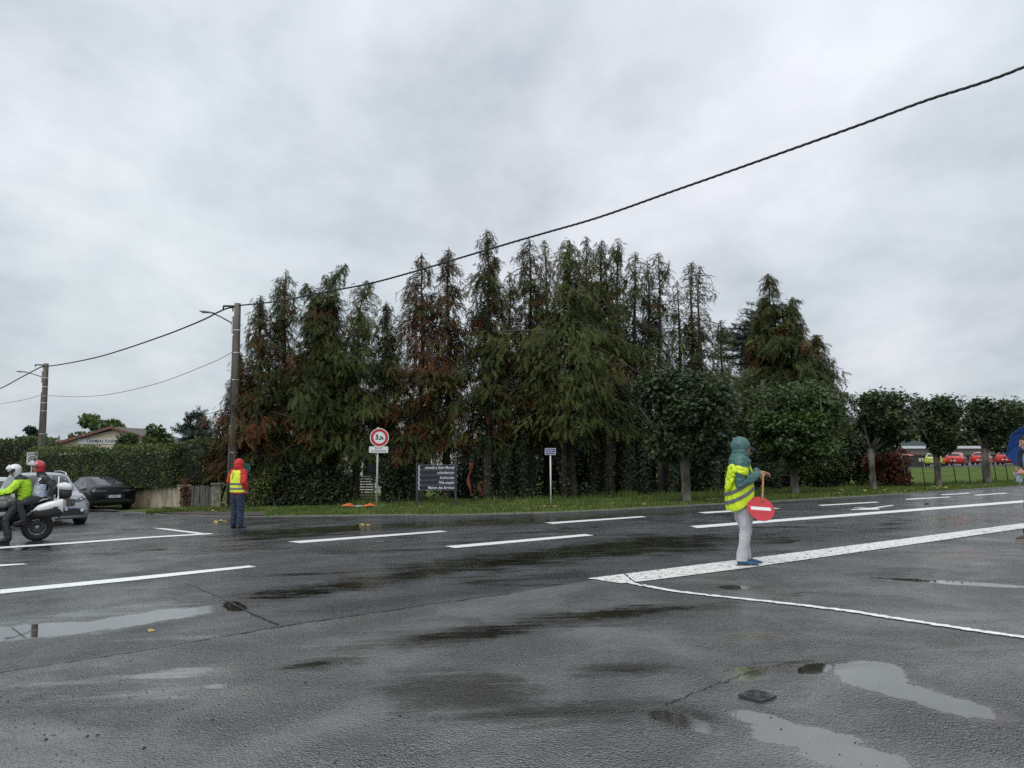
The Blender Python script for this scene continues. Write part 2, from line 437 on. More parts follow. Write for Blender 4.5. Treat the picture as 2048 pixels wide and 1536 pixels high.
DARK_REFL_FORE = [(930, 1385, 170, 12, 42, .9), (1090, 1428, 240, -10, 22, .9), (1200, 1234, 190, -14, 17, .9), (950, 1268, 200, -28, 16, .9), (1240, 1340, 100, -4, 14, .95), (640, 1330, 80, -8, 12, .8), (1370, 1438, 70, 6, 20, .8), (1400, 1216, 110, -10, 9, .7), (160, 1420, 240, 6, 40, .35), (1600, 1335, 110, -6, 14, .7)]  # same painted tree reflections on the forecourt
M_road = asphalt('wet_road_asphalt', (0.024, 0.025, 0.028), (0.064, 0.066, 0.072), ELLS_ROAD, 0.75, 0.9, DARK_REFL_ROAD)
M_fore = asphalt('wet_forecourt_asphalt', (0.042, 0.044, 0.043), (0.140, 0.146, 0.140), ELLS_FORE, 0.6, 1.15, DARK_REFL_FORE)

def sheet(name, pts, mat, dz, kind='structure', parent=None, step=3.0):
    """flat polygon laid on the sloping ground, dz above it; cut up so it follows the slope"""
    bm = bmesh.new()
    vs = [bm.verts.new((p[0], p[1], 0)) for p in pts]
    f = bm.faces.new(vs)
    if step:
        xs = [p[0] for p in pts]; ys = [p[1] for p in pts]
        for lim, ax in ((70, 0), (75, 0), (-70, 0)):
            if min(xs) < lim < max(xs):
                bmesh.ops.bisect_plane(bm, geom=bm.verts[:] + bm.edges[:] + bm.faces[:], plane_co=(lim, 0, 0), plane_no=(1, 0, 0))
        for lim in (-40, 115):
            if min(ys) < lim < max(ys):
                bmesh.ops.bisect_plane(bm, geom=bm.verts[:] + bm.edges[:] + bm.faces[:], plane_co=(0, lim, 0), plane_no=(0, 1, 0))
    for v in bm.verts: v.co.z = gz(v.co.x, v.co.y) + dz
    bmesh.ops.triangulate(bm, faces=bm.faces[:])
    bmesh.ops.recalc_face_normals(bm, faces=bm.faces)
    me = bpy.data.meshes.new(name); bm.to_mesh(me); bm.free()
    if me.polygons[0].normal.z < 0: me.flip_normals()
    me.materials.append(mat)
    o = bpy.data.objects.new(name, me); link(o, parent)
    if kind: o['kind'] = kind
    return o

M_soil = pm('soil_and_grass', (0.110, 0.150, 0.036), 0.95, var=0.3, scale=0.5, col2=(0.045, 0.065, 0.018), bump=0.6, bscale=12, spec=.05, lo=.3, hi=.7)
M_earth = pm('leaf_litter_earth', (0.045, 0.032, 0.020), 0.95, scale=2.5, col2=(0.018, 0.015, 0.010), bump=0.6, bscale=30)
M_grassg = pm('turf', (0.115, 0.160, 0.034), 0.95, scale=.9, col2=(0.055, 0.085, 0.020), bump=0.6, bscale=14, spec=.05, lo=.3, hi=.7)
M_gravel = pm('gravelly_path', (0.085, 0.072, 0.062), 0.85, scale=18, col2=(0.045, 0.040, 0.035), bump=0.6, bscale=60)

sheet('ground', [(-900, -200), (900, -200), (900, 1500), (-900, 1500)], M_soil, -0.03)

# kerb line (pixels on the ground) from the side street on the left to beyond the frame on the right
KERB_PX = [(186, 1019), (250, 1025), (320, 1030), (420, 1033), (520, 1034), (640, 1033), (753, 1031.5), (860, 1031), (960, 1030), (1080, 1027), (1180, 1023), (1300, 1016.5),
           (1400, 1011), (1500, 1006), (1600, 1001), (1700, 995), (1800, 989), (1900, 983), (2048, 973)]
KERB = [G(*p) for p in KERB_PX]
_d = (KERB[-1] - KERB[-3]).normalized()
KERB.append(KERB[-1] + _d * 12); KERB.append(KERB[-1] + _d * 30)
for k in KERB: k.z = gz(k.x, k.y)
K0 = KERB[0]
# road: everything on the camera's side of the kerb, and the side street going back on the left
side = [(K0.x - 1.2, K0.y + 2.5), (K0.x - 12, K0.y + 22), (K0.x - 34, K0.y + 62), (K0.x - 46, K0.y + 60), (K0.x - 22, K0.y + 16), (-27, 31), (-60, 26)]
road_poly = [(-60, -20), (70, -20), (70, KERB[-1].y)] + [(k.x, k.y) for k in reversed(KERB)] + side
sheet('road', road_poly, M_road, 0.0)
# forecourt in front: another, lighter surfacing that starts at the long seam
SEAM_PX = [(-300, 1390), (0, 1346), (150, 1323), (300, 1300), (430, 1277), (560, 1255), (700, 1234), (850, 1212), (1024, 1188), (1180, 1162), (1260, 1149),
           (1500, 1122), (1800, 1087), (2048, 1058), (2300, 1030)]
SEAM = [G(*p) for p in SEAM_PX]
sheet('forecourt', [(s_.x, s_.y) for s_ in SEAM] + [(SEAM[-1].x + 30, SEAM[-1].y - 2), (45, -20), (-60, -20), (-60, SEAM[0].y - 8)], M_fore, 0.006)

# cracks: thin ragged dark strips with real width
M_crack = pm('crack_tar', (0.008, 0.008, 0.009), 0.35, var=0.2)
def strip_px(px, width, dz, name, mat, jitter=0.0, sub=1, parent=None, kind='structure', seed=1):
    rnd = random.Random(seed)
    P = [G(*p) for p in px]
    Q = []
    for i in range(len(P) - 1):
        for k in range(sub): Q.append(P[i].lerp(P[i + 1], k / sub))
    Q.append(P[-1])
    V = []; F = []
    for i, q in enumerate(Q):
        a = Q[max(0, i - 1)]; b = Q[min(len(Q) - 1, i + 1)]
        d = (b - a); d.z = 0; d.normalize(); n_ = Vector((-d.y, d.x, 0))
        wv = (width[i * (len(width) - 1) // max(1, len(Q) - 1)] if isinstance(width, list) else width) / 2
        q = q + n_ * rnd.uniform(-1, 1) * jitter
        wa = wv * (1 + rnd.uniform(-1, 1) * min(0.6, jitter * 40)); wb = wv * (1 + rnd.uniform(-1, 1) * min(0.6, jitter * 40))
        for pt in (q + n_ * wa, q - n_ * wb):
            V.append((pt.x, pt.y, gz(pt.x, pt.y) + dz))
    for i in range(len(Q) - 1): F.append((2 * i, 2 * i + 1, 2 * i + 3, 2 * i + 2))
    o = mesh_np(name, V, F, mat, parent)
    if o.data.polygons[0].normal.z < 0: o.data.flip_normals()
    if kind: o['kind'] = kind
    return o
strip_px(SEAM_PX[1:9], 0.028, 0.011, 'seam_crack', M_crack, 0.012, 14)
strip_px([(505, 1228), (530, 1239), (556, 1250)], 0.03, 0.005, 'road_crack', M_crack, 0.010, 9)
strip_px([(370, 1165), (440, 1195), (505, 1228)], 0.016, 0.005, 'road_crack', M_crack, 0.010, 12, seed=2)
strip_px([(1330, 1412), (1390, 1388), (1450, 1366), (1500, 1345), (1560, 1330)], 0.008, 0.011, 'forecourt_crack', M_crack, 0.012, 12, seed=3)
strip_px([(1250, 1150), (1262, 1162), (1290, 1176)], 0.02, 0.016, 'road_crack', M_crack, 0.010, 8, seed=4)

# painted markings
def paint(name, base, wear):
    m = bpy.data.materials.new(name); m.use_nodes = True
    t = m.node_tree; b = principled(m)
    geo = t.nodes.new('ShaderNodeNewGeometry')
    n = t.nodes.new('ShaderNodeTexNoise'); n.inputs['Scale'].default_value = 15; n.inputs['Detail'].default_value = 9; n.inputs['Roughness'].default_value = 0.78
    t.links.new(geo.outputs['Position'], n.inputs['Vector'])
    r = t.nodes.new('ShaderNodeValToRGB'); t.links.new(n.outputs['Fac'], r.inputs[0])
    r.color_ramp.elements[0].position = wear; r.color_ramp.elements[0].color = (0.06, 0.06, 0.058, 1)
    r.color_ramp.elements[1].position = wear + 0.07; r.color_ramp.elements[1].color = (*base, 1)
    e_ = r.color_ramp.elements.new(0.8); e_.color = tuple(c * 1.1 for c in base) + (1,)
    t.links.new(r.outputs[0], b.inputs['Base Color'])
    b.inputs['Roughness'].default_value = 0.35; b.inputs['IOR'].default_value = 1.38
    bp = t.nodes.new('ShaderNodeBump'); bp.inputs['Strength'].default_value = 0.5; bp.inputs['Distance'].default_value = 0.004
    t.links.new(n.outputs['Fac'], bp.inputs['Height']); t.links.new(bp.outputs[0], b.inputs['Normal'])
    return m
M_paint = paint('road_paint_white', (0.84, 0.85, 0.84), 0.335)
M_paint_old = paint('road_paint_worn', (0.80, 0.80, 0.77), 0.405)
M_paint_faint = paint('road_paint_faint', (0.30, 0.31, 0.31), 0.49)
def quad_px(pts, dz, name='road_marking', mat=M_paint):
    return sheet(name, [(G(*p).x, G(*p).y) for p in pts], mat, dz, step=0)
for q in [
    [(0, 1180), (250, 1156), (498, 1131.5), (513, 1134), (260, 1162), (0, 1188)],
    [(890, 1092.8), (1170, 1068.5), (1188, 1071), (910, 1096.5)],
    [(575, 1083.5), (880, 1061.8), (895, 1063.5), (600, 1086.5)],
    [(1090, 1045.6), (1282, 1032.6), (1294, 1034.3), (1106, 1048)],
    [(1380, 1052.5), (2048, 1000.8), (2300, 981.5), (2300, 985), (2048, 1005.2), (1395, 1056.5)],
    [(1395, 1025), (1545, 1015.8), (1562, 1017.2), (1412, 1027.2)],
    [(1634, 1010.3), (1750, 1003.8), (1760, 1005), (1645, 1011.9)],
    [(1809, 998.2), (1895, 993.6), (1905, 994.6), (1815, 999.8)],
    [(1946, 990), (2010, 985.8), (2020, 986.8), (1955, 991.3)],
    [(1880, 989.4), (1935, 986), (1945, 987), (1885, 990.6)],
    [(0, 1129.5), (45, 1127.6), (56, 1128.8), (0, 1132.8)],
]:
    quad_px(q, 0.005)
for q in [[(0, 1094), (140, 1085), (300, 1073.5), (418, 1066.5), (428, 1068.3), (300, 1076), (140, 1088), (0, 1097.5)],
          [(305, 1056), (330, 1057), (412, 1067), (400, 1068.5), (320, 1058.5)]]:
    quad_px(q, 0.005, mat=M_paint)
# left-turn arrow
quad_px([(1704, 1015.2), (1740, 1016), (1785, 1010.2), (1788, 1011.4), (1752, 1016.8), (1760, 1018.0), (1757, 1019.4), (1700, 1020.2), (1706, 1018.6), (1728, 1017.6)], 0.005, 'turn_arrow')
for q in [[(1030, 1064), (1120, 1056), (1122, 1057), (1032, 1065)], [(920, 1090), (880, 1089), (880, 1088)], [(730, 1085), (850, 1077), (852, 1078), (733, 1086)]]:
    quad_px(q, 0.005, mat=M_paint_faint)
# broad worn stop line and the thin line that leaves it
quad_px([(1174, 1159), (1300, 1143.5), (1500, 1118.5), (1800, 1080), (2048, 1047.5), (2300, 1015), (2300, 1026), (2048, 1058), (1800, 1094), (1500, 1137), (1300, 1163), (1244, 1169)], 0.015, mat=M_paint_old)
strip_px([(1236, 1163), (1290, 1174), (1350, 1185), (1450, 1196.5), (1560, 1208), (1700, 1225), (1830, 1246), (1950, 1264), (2048, 1278), (2300, 1315)], 0.085, 0.016, 'road_marking', paint('road_paint_thin', (0.82, 0.83, 0.81), 0.375), 0.007, 14)

# kerb stones along the verge, each its own piece
M_kerb = pm('kerb_concrete', (0.16, 0.155, 0.14), 0.7, scale=9, col2=(0.09, 0.088, 0.08), bump=0.3)
kerb = empty('kerb', (0, 0, 0)); kerb['kind'] = 'structure'
kb = MB(); kb.box((0, 0, 0), (0.985, 0.20, 0.16)); k0 = kb.build('kerb_stone', M_kerb, kerb, bevel=0.012)
acc = 0.0; first = True
seglist = []
for i in range(len(KERB) - 1):
    a, b = KERB[i], KERB[i + 1]; Ls = (b - a).length; t_ = acc
    while t_ < Ls:
        seglist.append((a.lerp(b, t_ / Ls), math.atan2(b.y - a.y, b.x - a.x))); t_ += 1.0
    acc = t_ - Ls
for p, an in seglist[:70]:
    o = k0 if first else k0.copy()
    if not first: COL.objects.link(o); o.parent = kerb
    first = False
    n_ = Vector((-math.sin(an), math.cos(an)))
    o.location = (p.x + n_.x * 0.1, p.y + n_.y * 0.1, gz(p.x, p.y) + random.uniform(-0.006, 0.006) - 0.055)
    o.rotation_euler = (-GY * 0, -math.atan(GX * math.cos(an) + GY * math.sin(an)), an)

# verge sheets
def offset_line(P, d):
    Q = []
    for i, q in enumerate(P):
        a = P[max(0, i - 1)]; b = P[min(len(P) - 1, i + 1)]
        t_ = Vector((b.x - a.x, b.y - a.y)).normalized(); Q.append((q.x - t_.y * d, q.y + t_.x * d))
    return Q
vg_in = offset_line(KERB, 0.2)
vg_out = offset_line(KERB, 9.0)
sheet('grass_verge', vg_in[3:] + [(90, 90), (60, 120), (-20, 60)] + [(-16, 34)], M_grassg, 0.025)
sheet('gravel_pavement', vg_in[:5] + [(-8.6, 26.2), (-12, 28.0), (-14.8, 29.5), (-19, 32), (-24, 40), (K0.x - 12, K0.y + 21), (K0.x - 1.3, K0.y + 2.4)], M_gravel, 0.042)
# ================================================================ VEGETATION
M_bark = pm('conifer_bark', (0.070, 0.056, 0.046), 0.9, scale=5, col2=(0.030, 0.022, 0.018), bump=0.8, bscale=24, stretch=(1, 1, 0.25))
M_plane_bark = pm('plane_tree_bark', (0.17, 0.155, 0.135), 0.85, scale=3.2, col2=(0.045, 0.040, 0.034), bump=0.5, bscale=20, stretch=(1, 1, 0.5))
M_conifer = leaf_mat('conifer_frond', [(0.012, 0.020, 0.006), (0.034, 0.054, 0.014), (0.078, 0.098, 0.026), (0.145, 0.160, 0.050)],
                     rust=[(0.050, 0.018, 0.009), (0.185, 0.058, 0.020)], wscale=0.9, transl=0.3, rough=.6, spec=.2)
M_cedar = leaf_mat('cedar_needles', [(0.012, 0.020, 0.016), (0.024, 0.040, 0.032), (0.045, 0.064, 0.055)], wscale=0.9, transl=0.15)
M_plane = leaf_mat('plane_leaf', [(0.014, 0.026, 0.011), (0.030, 0.052, 0.020), (0.052, 0.080, 0.030), (0.080, 0.112, 0.044)], rust=[(0.10, 0.06, 0.02), (0.22, 0.15, 0.03)], wscale=1.2, transl=0.25, rough=0.4)
M_plane_light = leaf_mat('plane_leaf_lighter', [(0.018, 0.034, 0.010), (0.035, 0.066, 0.016), (0.06, 0.11, 0.026), (0.09, 0.15, 0.04)], rust=[(0.10, 0.06, 0.02), (0.22, 0.15, 0.03)], wscale=1.2, transl=0.28, rough=0.35)
M_ivy = leaf_mat('ivy_leaf', [(0.010, 0.020, 0.011), (0.024, 0.044, 0.018), (0.050, 0.078, 0.032)], rust=[(0.07, 0.03, 0.02), (0.16, 0.06, 0.03)], wscale=1.5, transl=0.15, rough=0.45, spec=0.35)
M_hedge = leaf_mat('hedge_leaf', [(0.020, 0.036, 0.012), (0.045, 0.076, 0.020), (0.080, 0.118, 0.030), (0.135, 0.170, 0.046)], rust=[(0.10, 0.05, 0.02), (0.2, 0.1, 0.03)], wscale=1.1, transl=0.2)
M_red = leaf_mat('red_shrub_leaf', [(0.06, 0.014, 0.010), (0.14, 0.028, 0.016), (0.26, 0.06, 0.03)], rust=[(0.02, 0.035, 0.01), (0.05, 0.07, 0.02)], wscale=1.5, transl=0.25)
M_rustivy = leaf_mat('rusty_creeper_leaf', [(0.07, 0.022, 0.014), (0.15, 0.05, 0.03), (0.24, 0.10, 0.05)], rust=[(0.02, 0.035, 0.01), (0.05, 0.07, 0.02)], wscale=2.5, transl=0.2)
M_grass = leaf_mat('grass_blade', [(0.048, 0.080, 0.016), (0.088, 0.140, 0.026), (0.135, 0.195, 0.040)], rust=[(0.16, 0.13, 0.05), (0.24, 0.2, 0.08)], wscale=0.7, transl=0.25, rough=0.5)
M_dark = pm('hedge_inside_twigs', (0.016, 0.014, 0.010), 1.0, var=0.3, scale=3)

def unit(a):
    return a / np.maximum(1e-9, np.linalg.norm(a, axis=-1, keepdims=True))
def frond_template(pairs=5, wid=0.40, lw=0.085):
    """flat feathery spray along +x, unit length: leaflets in pairs plus a spine"""
    T = []
    for k in range(pairs):
        x = 0.10 + 0.78 * k / (pairs - 1); l = wid * (1.0 - 0.45 * k / (pairs - 1))
        for s_ in (-1, 1):
            T.append([(x - lw * 0.6, 0, 0), (x + lw, 0, 0), (x + l * 0.75, s_ * l, -0.05)])
    T.append([(0, -0.014, 0), (0, 0.014, 0), (1.0, 0, 0)]); T.append([(0.7, -0.05, 0), (0.7, 0.05, 0), (1.08, 0, 0)])
    return np.array(T, np.float32)
FROND = frond_template(5)
FROND_S = frond_template(3, 0.34, 0.11)
def leaf_template(kind):
    if kind == 'maple':   # folded five-lobed leaf as a fan, stalk at origin, along +x
        o = [(0, 0), (0.12, 0.42), (0.38, 0.30), (0.55, 0.52), (0.66, 0.22), (1.0, 0.0), (0.66, -0.22), (0.55, -0.52), (0.38, -0.30), (0.12, -0.42)]
        P = [(x, y, -0.22 * abs(y)) for x, y in o]; c = (0.40, 0, 0.02)
        return np.array([[c, P[i], P[(i + 1) % 10]] for i in range(10)], np.float32)
    if kind == 'oval':    # two triangles folded along the midrib
        return np.array([[(0, 0, 0), (0.5, 0.32, -0.08), (1, 0, 0)], [(0, 0, 0), (1, 0, 0), (0.5, -0.32, -0.08)]], np.float32)
    if kind == 'ivy':
        return np.array([[(0, 0.08, 0), (0.25, 0.45, -0.1), (1, 0, 0)], [(0, -0.08, 0), (1, 0, 0), (0.25, -0.45, -0.1)]], np.float32)
LT = {k: leaf_template(k) for k in ('maple', 'oval', 'ivy')}
def scatter(T, O, D, Nn, Sc, droop=0.0):
    """place template T (K,3,3) at origins O along D with normals Nn and sizes Sc -> V, F"""
    D = unit(D); B = unit(np.cross(Nn, D)); Nn = np.cross(D, B)
    X = T[None, :, :, 0, None]; Y = T[None, :, :, 1, None]; Z = T[None, :, :, 2, None]
    s_ = Sc[:, None, None, None]
    P = O[:, None, None, :] + s_ * (X * D[:, None, None, :] + Y * B[:, None, None, :] + Z * Nn[:, None, None, :])
    if droop: P[..., 2] -= (s_ * droop * X * X)[..., 0]
    n = P.shape[0] * P.shape[1] * 3
    return P.reshape(-1, 3), np.arange(n, dtype=np.int32).reshape(-1, 3)
def rep(a, k): return np.repeat(a, k)

def conifer(base, H, Rc, rng, dens=1.0, rust=0.3, start=0.22, tip=(0, 0), ivy=0.0, label='', lean=(0, 0), narrow=1.0, frond=0.235, mat=None, bare=0.0,
            group='tall ragged conifers behind the verge', ivytop=None, flat=1.0, tone0=0.5):
    root = empty('conifer_tree', base, 0, label, 'tree', group)
    # trunk
    def axis(h):  # h 0..1 -> position
        bend = max(0, h - 0.80) / 0.20
        return np.array([lean[0] * h + tip[0] * bend ** 2 + 0.05 * math.sin(h * 9 + base[0]), lean[1] * h + tip[1] * bend ** 2,
                         H * h - 0.35 * (abs(tip[0]) + abs(tip[1])) * bend ** 2])
    mb = MB()
    r0 = 0.055 + 0.013 * H
    hs = [0, 0.03, 0.12, 0.25, 0.4, 0.55, 0.7, 0.85, 1.0]
    mb.tube([axis(h) for h in hs], [r0 * 1.35, r0 * 1.1] + [max(0.012, r0 * (1 - h * 0.95)) for h in hs[2:]], 7)
    nb = int(17 * H * dens ** 0.5)
    Rc = Rc * 1.16; bands = rng.uniform(.62, 1.34, 14)
    O = []; D = []; Nn = []; Sc = []; Ru = []; To = []
    ph = rng.random(6) * 7
    for i in range(nb):
        h = start + (1 - start) * ((i + rng.random()) / nb) ** 0.95
        az = rng.random() * 2 * math.pi
        lump = 0.72 + 0.28 * math.sin(3 * az + ph[0] + 6 * h) * math.cos(2 * az + ph[1] - 9 * h) + rng.normal() * 0.14
        Lb = Rc * min(1.0, 1.12 * (1 - h) ** (0.60 * narrow) + 0.05) * max(0.3, lump)
        Lb *= float(np.interp(h * 13, np.arange(14), bands))
        if rng.random() < .12: Lb *= 1.35
        if h < start + 0.18: Lb *= 0.65 + 0.35 * (h - start) / 0.18
        o = axis(h); c, s_ = math.cos(az), math.sin(az) * flat
        up = rng.uniform(0.15, 0.55); k = 6
        pts = []
        for j in range(k + 1):
            u = j / k
            pts.append(o + np.array([c * Lb * u, s_ * Lb * u, Lb * (up * u - (0.50 + 0.20 * rng.random()) * u * u) if flat == 1 else Lb * (0.25 * u - 0.1 * u * u)]))
        mb.tube(pts[::2], [max(0.006, 0.010 + 0.011 * Lb * (1 - q / k)) for q in range(0, k + 1, 2)], 3, cap=False, smooth=False)
        if rng.random() < bare: continue
        nf = max(3, int((Lb + .15) * 28 * dens * (1.12 - .55 * h)))
        out_ = np.array([c, s_, 0.0])
        rb = 1.0 if rng.random() < rust * 0.75 else 0.0
        tb = rng.random()
        for q in range(nf):
            u = 0.10 + 0.90 * ((q + rng.random()) / nf) ** 0.8
            x = u * k; j = min(k - 1, int(x)); p = pts[j] + (pts[j + 1] - pts[j]) * (x - j)
            sd = rng.choice([-1, 1]) * rng.uniform(0.1, 1.0)
            d = rng.normal(size=3) * .28 + out_ * rng.uniform(0.15, 0.9) + np.array([-s_, c, 0]) * sd * 0.75 + np.array([0, 0, rng.uniform(-1.0, 0.15) if flat == 1 else rng.uniform(-0.3, 0.35)])
            sp = (0.10 + 0.16 * Lb * math.sin(min(1, u * 1.1) * 2.6)) * (1 if flat == 1 else .6)
            p = p + np.array([-s_, c, 0]) * rng.normal() * sp + np.array([0, 0, -abs(rng.normal()) * sp * .8]) * (flat == 1)
            O.append(p + rng.normal(size=3) * 0.04); D.append(d)
            nrm = np.array([rng.normal() * 0.5, rng.normal() * 0.5, 0.6]) + out_ * 0.6; Nn.append(nrm)
            Sc.append(frond * rng.uniform(0.55, 1.4) * (0.72 if h > 0.85 else 1))
            near_in = 1 - u
            Ru.append(min(1.0, rb * rng.uniform(0.4, 1) + (rng.random() < rust * 0.5 * (0.3 + near_in)) * rng.uniform(0.3, 0.9)))
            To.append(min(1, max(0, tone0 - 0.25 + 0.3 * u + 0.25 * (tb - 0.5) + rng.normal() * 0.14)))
    # side leaders near the top, each with its own hanging tuft
    if flat == 1 and H > 6 and bare < .4:
        for q in range(int(rng.integers(2, 5))):
            h0 = rng.uniform(.72, .9); a = rng.random() * 6.28; ln = H * rng.uniform(.05, .11); o = axis(h0)
            e_ = o + np.array([math.cos(a) * ln * .45, math.sin(a) * ln * .45, ln]); mb.tube([o, (o + e_) / 2 + np.array([math.cos(a), math.sin(a), 0]) * ln * .12, e_], [.03, .02, .008], 4, cap=False)
            for k_ in range(int(55 * dens)):
                f = rng.uniform(.25, 1.0); b2 = rng.random() * 6.28; sp = .30 * (1.15 - f)
                O.append(o + (e_ - o) * f + np.array([math.cos(b2) * sp * rng.random(), math.sin(b2) * sp * rng.random(), 0])); D.append(np.array([math.cos(b2), math.sin(b2), rng.uniform(-1.3, .1)])); Nn.append(rng.normal(size=3) + np.array([0, 0, .5]))
                Sc.append(frond * rng.uniform(.5, .95)); Ru.append(.7 * (rng.random() < rust * .5)); To.append(rng.uniform(.3, .85))
    # tuft at the tip
    for q in range(int(46 * dens)):
        h = rng.uniform(0.90, 1.0); a = rng.random() * 6.28
        O.append(axis(h) + rng.normal(size=3) * 0.02); D.append(np.array([math.cos(a) * 0.8 + tip[0] * 0.5, math.sin(a) * 0.8, rng.uniform(-1.2, 0.5)])); Nn.append(np.array([rng.normal(), rng.normal(), 0.5]))
        Sc.append(frond * rng.uniform(0.5, 0.9)); Ru.append(0.6 * (rng.random() < rust * 0.4)); To.append(rng.uniform(0.3, 0.8))
    mb.build('trunk', M_bark, root, fixn=False)
    T = FROND
    V, F = scatter(T, np.array(O), np.array(D), np.array(Nn), np.array(Sc), droop=0.5 if flat == 1 else 0.0)
    kk = T.shape[0] * 3
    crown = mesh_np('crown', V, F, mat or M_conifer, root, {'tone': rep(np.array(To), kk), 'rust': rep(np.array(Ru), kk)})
    if ivy > 0:
        n = int(700 * ivy * (ivytop or 4.0) / 4)
        hh = rng.random(n) ** 0.8 * (ivytop or 4.0); aa = rng.random(n) * 6.283
        rr_ = (r0 + 0.10 + 0.30 * rng.random(n) ** 2 * (0.6 + 0.4 * np.sin(hh * 3 + aa * 2))) * (1 + 0.3 * ivy) * np.clip(1.25 - hh / (ivytop or 4.0), 0.3, 1)
        ax_ = np.array([axis(min(1, h / H)) for h in hh])
        O = ax_ + np.stack([np.cos(aa) * rr_, np.sin(aa) * rr_, hh * 0], 1); O[:, 2] = hh
        Dn = np.stack([np.cos(aa) * 0.5 + rng.normal(size=n) * 0.5, np.sin(aa) * 0.5 + rng.normal(size=n) * 0.5, -0.9 + rng.normal(size=n) * 0.3], 1)
        N_ = np.stack([np.cos(aa), np.sin(aa), 0.5 + rng.normal(size=n) * 0.4], 1) + rng.normal(size=(n, 3)) * 0.3
        V, F = scatter(LT['ivy'], O, Dn, N_, rng.uniform(0.07, 0.14, n))
        iv = mesh_np('ivy', V, F, M_ivy, root, {'tone': rep(rng.random(n), 6), 'rust': rep((rng.random(n) < 0.06) * 0.8, 6)})
        iv['kind'] = 'stuff'
    return root

# (apex px, apex py, depth, crown radius, options, label)
CON = [
 (478, 704, 31.0, 1.25, dict(rust=.75, dens=1.0, start=.25, ivy=.6, tone0=.4), 'low rust brown conifer right behind the near utility pole'),
 (516, 590, 30.5, 1.35, dict(rust=.50, ivy=.8, start=.20), 'brown tinged conifer with the first peak right of the utility pole'),
 (565, 543, 31.5, 1.9, dict(rust=.35, ivy=.6, start=.20), 'tall pointed conifer behind and right of the man in the red jacket'),
 (603, 566, 30.5, 1.35, dict(rust=.08, dens=1.2, tip=(-.55, 0), ivy=1, tone0=.35, ivytop=6.5), 'dark ivy wrapped conifer whose tip droops to the left'),
 (655, 592, 31.5, 1.4, dict(rust=.2, tone0=.4), 'dark conifer with a low blunt top beside the one hooked to the right'),
 (684, 527, 30.5, 1.6, dict(rust=.10, dens=1.15, tip=(.75, 0), ivy=1, tone0=.5, ivytop=7), 'conifer whose slender tip hooks over to the right'),
 (727, 560, 31.0, 2.0, dict(rust=.10, dens=.95, tip=(.3, 0), ivy=1, tone0=.65, ivytop=5.5), 'bright green ragged conifer above the weight limit sign'),
 (770, 603, 31.5, 1.35, dict(rust=.05, dens=1.2, tone0=.35), 'short dark conifer in the dip between two taller groups'),
 (842, 505, 31.0, 1.9, dict(rust=.75, dens=.95, ivy=.5, start=.20, tone0=.4), 'rust red conifer rising above the dark direction board'),
 (895, 494, 32.0, 1.75, dict(rust=.62, dens=.95, start=.20, tone0=.4), 'second rusty conifer, just right of the direction board'),
 (969, 460, 31.0, 1.9, dict(rust=.32, dens=1.15, tip=(-.15, 0), ivy=1.2, tone0=.5, ivytop=8), 'tallest conifer of all, its peak crossing the overhead cable'),
 (1018, 545, 34.0, 1.4, dict(rust=.35, dens=.6), 'thin see through conifer between the tallest one and its neighbour'),
 (1060, 476, 32.0, 1.9, dict(rust=.28, dens=.9, ivy=.8, start=.20), 'conifer with its top touching the overhead cable from below'),
 (1093, 480, 34.5, 1.5, dict(rust=.25, dens=.7), 'slender conifer behind the street name sign'),
 (1143, 480, 31.0, 2.7, dict(rust=.08, dens=1.25, start=.26, ivy=.5, tone0=.68, narrow=.8), 'fullest green conifer with wide drooping skirts right of the street name sign'),
 (1177, 474, 34.5, 1.3, dict(rust=.15, dens=.8, start=.35), 'narrow spire just behind the fullest green conifer'),
 (1206, 482, 32.5, 1.8, dict(rust=.10, dens=1.1, start=.28, ivy=.7, tone0=.55), 'dense green conifer left half of the twin peaks near the middle'),
 (1238, 477, 34.5, 1.5, dict(rust=.06, dens=.75, start=.3, bare=.15), 'dense green conifer right half of the twin peaks near the middle'),
 (1273, 503, 33.5, 1.5, dict(rust=.06, dens=.7, start=.3, ivy=.6, bare=.25, narrow=.7), 'thinning conifer with a bare lower stem left of the fan topped one'),
 (1322, 506, 34.0, 1.6, dict(rust=.04, dens=.62, start=.36, ivy=.4, bare=.35, narrow=.6), 'thinning conifer with a fan shaped flat top'),
 (1300, 520, 36.0, 1.2, dict(rust=.04, dens=.6, start=.4, bare=.25), 'spindly conifer showing sky through it behind the fan topped one'),
 (1361, 562, 34.5, 1.5, dict(rust=.02, dens=.55, start=.3, bare=.45), 'half bare conifer with twiggy dead top'),
 (1392, 524, 35.0, .55, dict(rust=.5, dens=1.1, start=.35, bare=.72, tip=(.12, 0), narrow=.2), 'nearly dead conifer pole with a brown tuft, left of two'),
 (1408, 532, 34.4, .95, dict(rust=.25, dens=.9, start=.35, bare=.66, tip=(.15, 0), narrow=.35), 'nearly dead conifer pole with side tufts, right of two'),
 (1447, 640, 35.0, 1.6, dict(rust=.05, dens=.8, start=.3, bare=.15), 'low conifer filling the gap left of the dark cedar'),
 (1546, 547, 39.0, 2.7, dict(rust=.22, dens=1.0, start=.2, ivy=.5, tone0=.5, narrow=1.35, frond=.36), 'broad pyramid conifer standing alone right of the gap'),
 (1593, 594, 38.0, 2.5, dict(rust=.10, dens=1.0, start=.2, tone0=.5, narrow=1.15, frond=.36), 'conifer shoulder leaning on the broad pyramid conifer'),
 (1640, 668, 38.5, 1.9, dict(rust=.15, dens=1.0, start=.2, tone0=.55, frond=.36), 'lower drooping conifer at the right end of the pyramid group'),
 (1672, 722, 38.0, 1.2, dict(rust=.3, dens=.7, start=.2, tip=(.4, 0)), 'smallest drooping conifer at the right edge of the pyramid group'),
]
